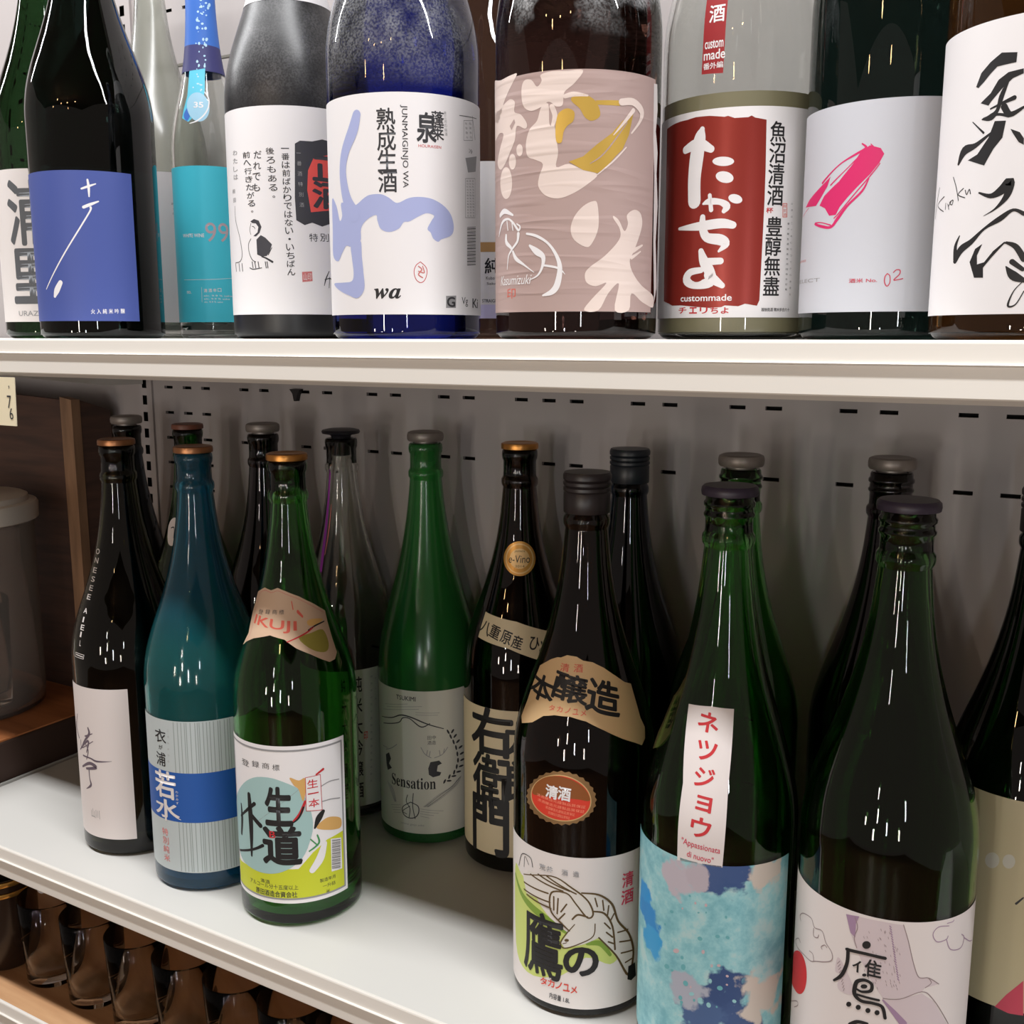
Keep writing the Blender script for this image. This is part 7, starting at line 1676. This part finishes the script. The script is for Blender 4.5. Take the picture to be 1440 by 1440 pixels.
mat('red_brown_cap', (120, 70, 52), 0.45); mat('white_cap', (230, 228, 224), 0.4)
mat('nigori', (122, 118, 92), 0.4, 0, 0.5, None, 1.0)

TABS = {}
for key in BOTTLES:
    TABS[key] = build_bottle(key)

# ------------------------------------------------------------------ neighbouring bay: wooden cabinet, tray, jar, glass
M_WALNUT = mat('dark_wood', (74, 52, 44), 0.6); noise_mix(M_WALNUT, s2l((64, 45, 38)), s2l((86, 60, 48)), 9, 0.35, 0.65, 5, (1, 1, 10))
M_POST = mat('tan_wood', (138, 106, 80), 0.55); noise_mix(M_POST, s2l((126, 96, 72)), s2l((150, 116, 88)), 12, 0.35, 0.65, 5, (6, 6, 1))
M_TRAY = mat('orange_wood', (168, 104, 60), 0.45); noise_mix(M_TRAY, s2l((154, 92, 50)), s2l((184, 118, 72)), 7, 0.35, 0.65, 5, (1, 9, 1))
M_TRAYSIDE = mat('black_brown_edge', (58, 40, 32), 0.6)
bm = bmesh.new(); add_box(bm, -2.2, Y_EDGE, Z_LOW-0.03, X_L-0.006, Y_WALL-0.002, Z_LOW, bevel=0.001)
o = bm_obj('display_shelf', bm, [M_STEEL]); tag(o, 'white shelf of the neighbouring bay under the dark edged wooden tray', 'shelf')
bm = bmesh.new(); add_box(bm, -2.2, Y_EDGE-0.003, Z_UP-0.03, X_L-0.004, Y_WALL-0.002, Z_UP, bevel=0.001)
struct(bm_obj('shade_shelf', bm, [M_STEEL]))      # unseen upper shelf of the next bay, added to shade the left end
t = thing('serving_tray', 'orange brown wooden tray with thick dark edge, left of the bottle shelf', 'tray', (-1.25, 0.72, Z_LOW))
bm = bmesh.new(); add_box(bm, -0.2, -0.13, 0, 0.214, 0.14, 0.046, bevel=0.002); bm_obj('tray_body', bm, [M_TRAYSIDE], t)
bm = bmesh.new(); add_box(bm, -0.196, -0.126, 0.0461, 0.2125, 0.138, 0.048); bm_obj('tray_top', bm, [M_TRAY], t)
zt = EYE-0.442
t = thing('wooden_cabinet', 'dark brown wooden cabinet with tan front post behind the lidded jar', 'cabinet', (-1.20, 0.80, zt))
bm = bmesh.new(); prism(bm, [(0.099, 0), (0.120, 0), (0.120, 0.367), (0.099, 0.370)], 'y', 0.0, 0.012); bm_obj('front_post', bm, [M_POST], t)
bm = bmesh.new(); prism(bm, [(0.0125, 0), (0.055, 0), (0.055, 0.352), (0.0125, 0.366)], 'x', 0.106, 0.1195); bm_obj('side_panel', bm, [M_WALNUT], t)
bm = bmesh.new(); prism(bm, [(-0.30, 0), (0.0985, 0), (0.0985, 0.366), (-0.30, 0.384)], 'y', 0.004, 0.012); bm_obj('front_panel', bm, [M_WALNUT], t)
M_CLEAR = glass('clear_plastic', (0.90, 0.86, 0.82), 0.06, 1.12); M_CLEAR.node_tree.nodes['Principled BSDF'].inputs['Transmission Weight'].default_value = 0.88
t = thing('storage_jar', 'round clear jar with white lid standing on the wooden tray', 'jar', (-1.172, 0.7, zt))
P = [(0, 0), (0.078, 0), (0.083, 0.003), (0.084, 0.02), (0.085, 0.222), (0.087, 0.226), (0.083, 0.226), (0.0815, 0.02), (0.079, 0.006), (0, 0.005)]
bm_obj('jar_body', lathe_bm(P, 72), [M_CLEAR], t, True)
P = [(0, 0.2275), (0.088, 0.2275), (0.0905, 0.229), (0.091, 0.246), (0.089, 0.249), (0.081, 0.250), (0.080, 0.256), (0.076, 0.258), (0, 0.258)]
o = bm_obj('lid', lathe_bm(P, 72), [mat('white_lid', (226, 222, 214), 0.4)], t, True); o.modifiers.new('e', 'EDGE_SPLIT').split_angle = math.radians(45)
o = bm_obj('lid_knob', lathe_bm([(0, 0.2582), (0.034, 0.2582), (0.036, 0.262), (0.033, 0.268), (0, 0.269)], 40), [mat('slate_blue', (78, 92, 104), 0.4)], t, True)
M_TUMB = glass('tumbler_glass', (0.95, 0.95, 0.93), 0.0, 1.22)
def tumbler_bm(r, h, base):
    P = [(0, 0.0), (r*0.80, 0.0), (r*0.86, 0.002), (r*0.90, h*0.3), (r, h-0.001), (r-0.0009, h), (r-0.0018, h-0.001), (r*0.90-0.0022, h*0.3), (r*0.82-0.002, base+0.003), (r*0.70, base), (0, base)]
    return lathe_bm(P, 56)
t = thing('drinking_glass', 'clear tumbler with thick base seen inside the lidded jar', 'glass', (-1.140, 0.7, zt+0.0075))
bm_obj('glass_body', tumbler_bm(0.033, 0.125, 0.016), [M_TUMB], t, True)
# tumblers on the lowest shelf
me_t = None
spots = [(-0.918, 0.612), (-0.850, 0.612), (-0.783, 0.612), (-0.716, 0.612), (-0.649, 0.612), (-0.582, 0.612), (-0.515, 0.612)]
words_ = ['second from the left end', 'third from the left end', 'fourth from the left end', 'fifth from the left end', 'sixth from the left end', 'seventh from the left end']
for i, (gx, gy) in enumerate(spots):
    if i == 0: lab = 'clear tumbler right beside the gold rimmed dark cup on the lowest shelf'
    else: lab = 'clear tumbler in the row on the lowest shelf, ' + words_[i-1]
    o = bpy.data.objects.new('drinking_glass', me_t) if me_t else bm_obj('drinking_glass', tumbler_bm(0.0315, 0.092, 0.011), [M_TUMB], None, True)
    if me_t: COL.objects.link(o)
    me_t = o.data; o.location = (gx, gy, Z_THIRD+0.0002)
    tag(o, lab, 'glass', 'tumblers on the lowest shelf')
bm = bmesh.new(); add_box(bm, -1.02, 0.716, Z_THIRD+0.0003, 0.3, 0.726, Z_THIRD+0.135, bevel=0.001)  # added brown backing, lightens the dark view through the tumblers
o = bm_obj('fill_board', bm, [mat('board_brown', (196, 152, 116), 0.6)]); noise_mix(MATS['board_brown'], s2l((186, 142, 106)), s2l((206, 164, 128)), 8, 0.35, 0.65, 5, (1, 9, 9)); tag(o, 'added brown board behind the tumblers on the lowest shelf, to lighten them', 'board')
t = thing('lacquer_cup', 'dark cup with gold bands at the left end of the lowest shelf', 'cup', (-0.988, 0.606, Z_THIRD+0.0002))
P = [(0, 0), (0.026, 0), (0.028, 0.002), (0.033, 0.045), (0.0352, 0.098), (0.0352, 0.104), (0.0332, 0.104), (0.031, 0.05), (0.026, 0.006), (0, 0.005)]
bm_obj('cup_body', lathe_bm(P, 56), [mat('dark_lacquer', (40, 28, 22), 0.25)], t, True)
for z0, z1 in ((0.085, 0.091), (0.097, 0.1035)):
    P = [(0.0350, z0), (0.0359, z0+0.001), (0.0361, z1-0.001), (0.0353, z1)]
    bm_obj('gold_band', lathe_bm(P, 56, closed=True), [mat('gold_band_metal', (206, 160, 84), 0.22, 0.8)], t, True)
# price card hanging from the upper rail
t = thing('price_tag', 'cream price card hanging under the upper shelf rail at the left edge', 'tag', (-0.845, 0.5475, EYE-0.0345))
bm = bmesh.new(); prism(bm, [(-0.032, 0), (0.0335, 0), (0.0315, -0.0415), (-0.034, -0.0415)], 'y', 0.0, 0.0008); bm_obj('card', bm, [mat('cream_card', (236, 226, 196), 0.6)], t)
bm = bmesh.new()
for s, xc, zc, h in (('7', 0.0245, -0.021, 0.011), ('6', 0.026, -0.031, 0.010), (',', 0.0255, -0.0085, 0.003)):
    vsx, fcs, x0, x1, y0, y1 = glyphs(s, 0.0); k = h/max(y1-y0, 1e-6)
    V_ = [bm.verts.new((xc+(x-(x0+x1)/2)*k*0.8, -0.0003, zc+(y-(y0+y1)/2)*k)) for x, y in vsx]
    for f in fcs:
        try: bm.faces.new([V_[i] for i in f])
        except ValueError: pass
bm_obj('printed_digits', bm, [mat('print_ink', (52, 52, 56))], t)
# a small dark hook left in the top slot row
bm = bmesh.new(); prism(bm, [(0, 0), (0.015, 0), (0.011, -0.006), (0.009, -0.013), (0.006, -0.013), (0.004, -0.005)], 'y', 0.0, 0.006)
o = bm_obj('wall_hook', bm, [mat('hook_black', (24, 22, 24), 0.5)]); o.location = (-0.792, Y_WALL-0.006, EYE-0.0575); tag(o, 'small dark hook in the top row of slots under the upper shelf', 'hook')
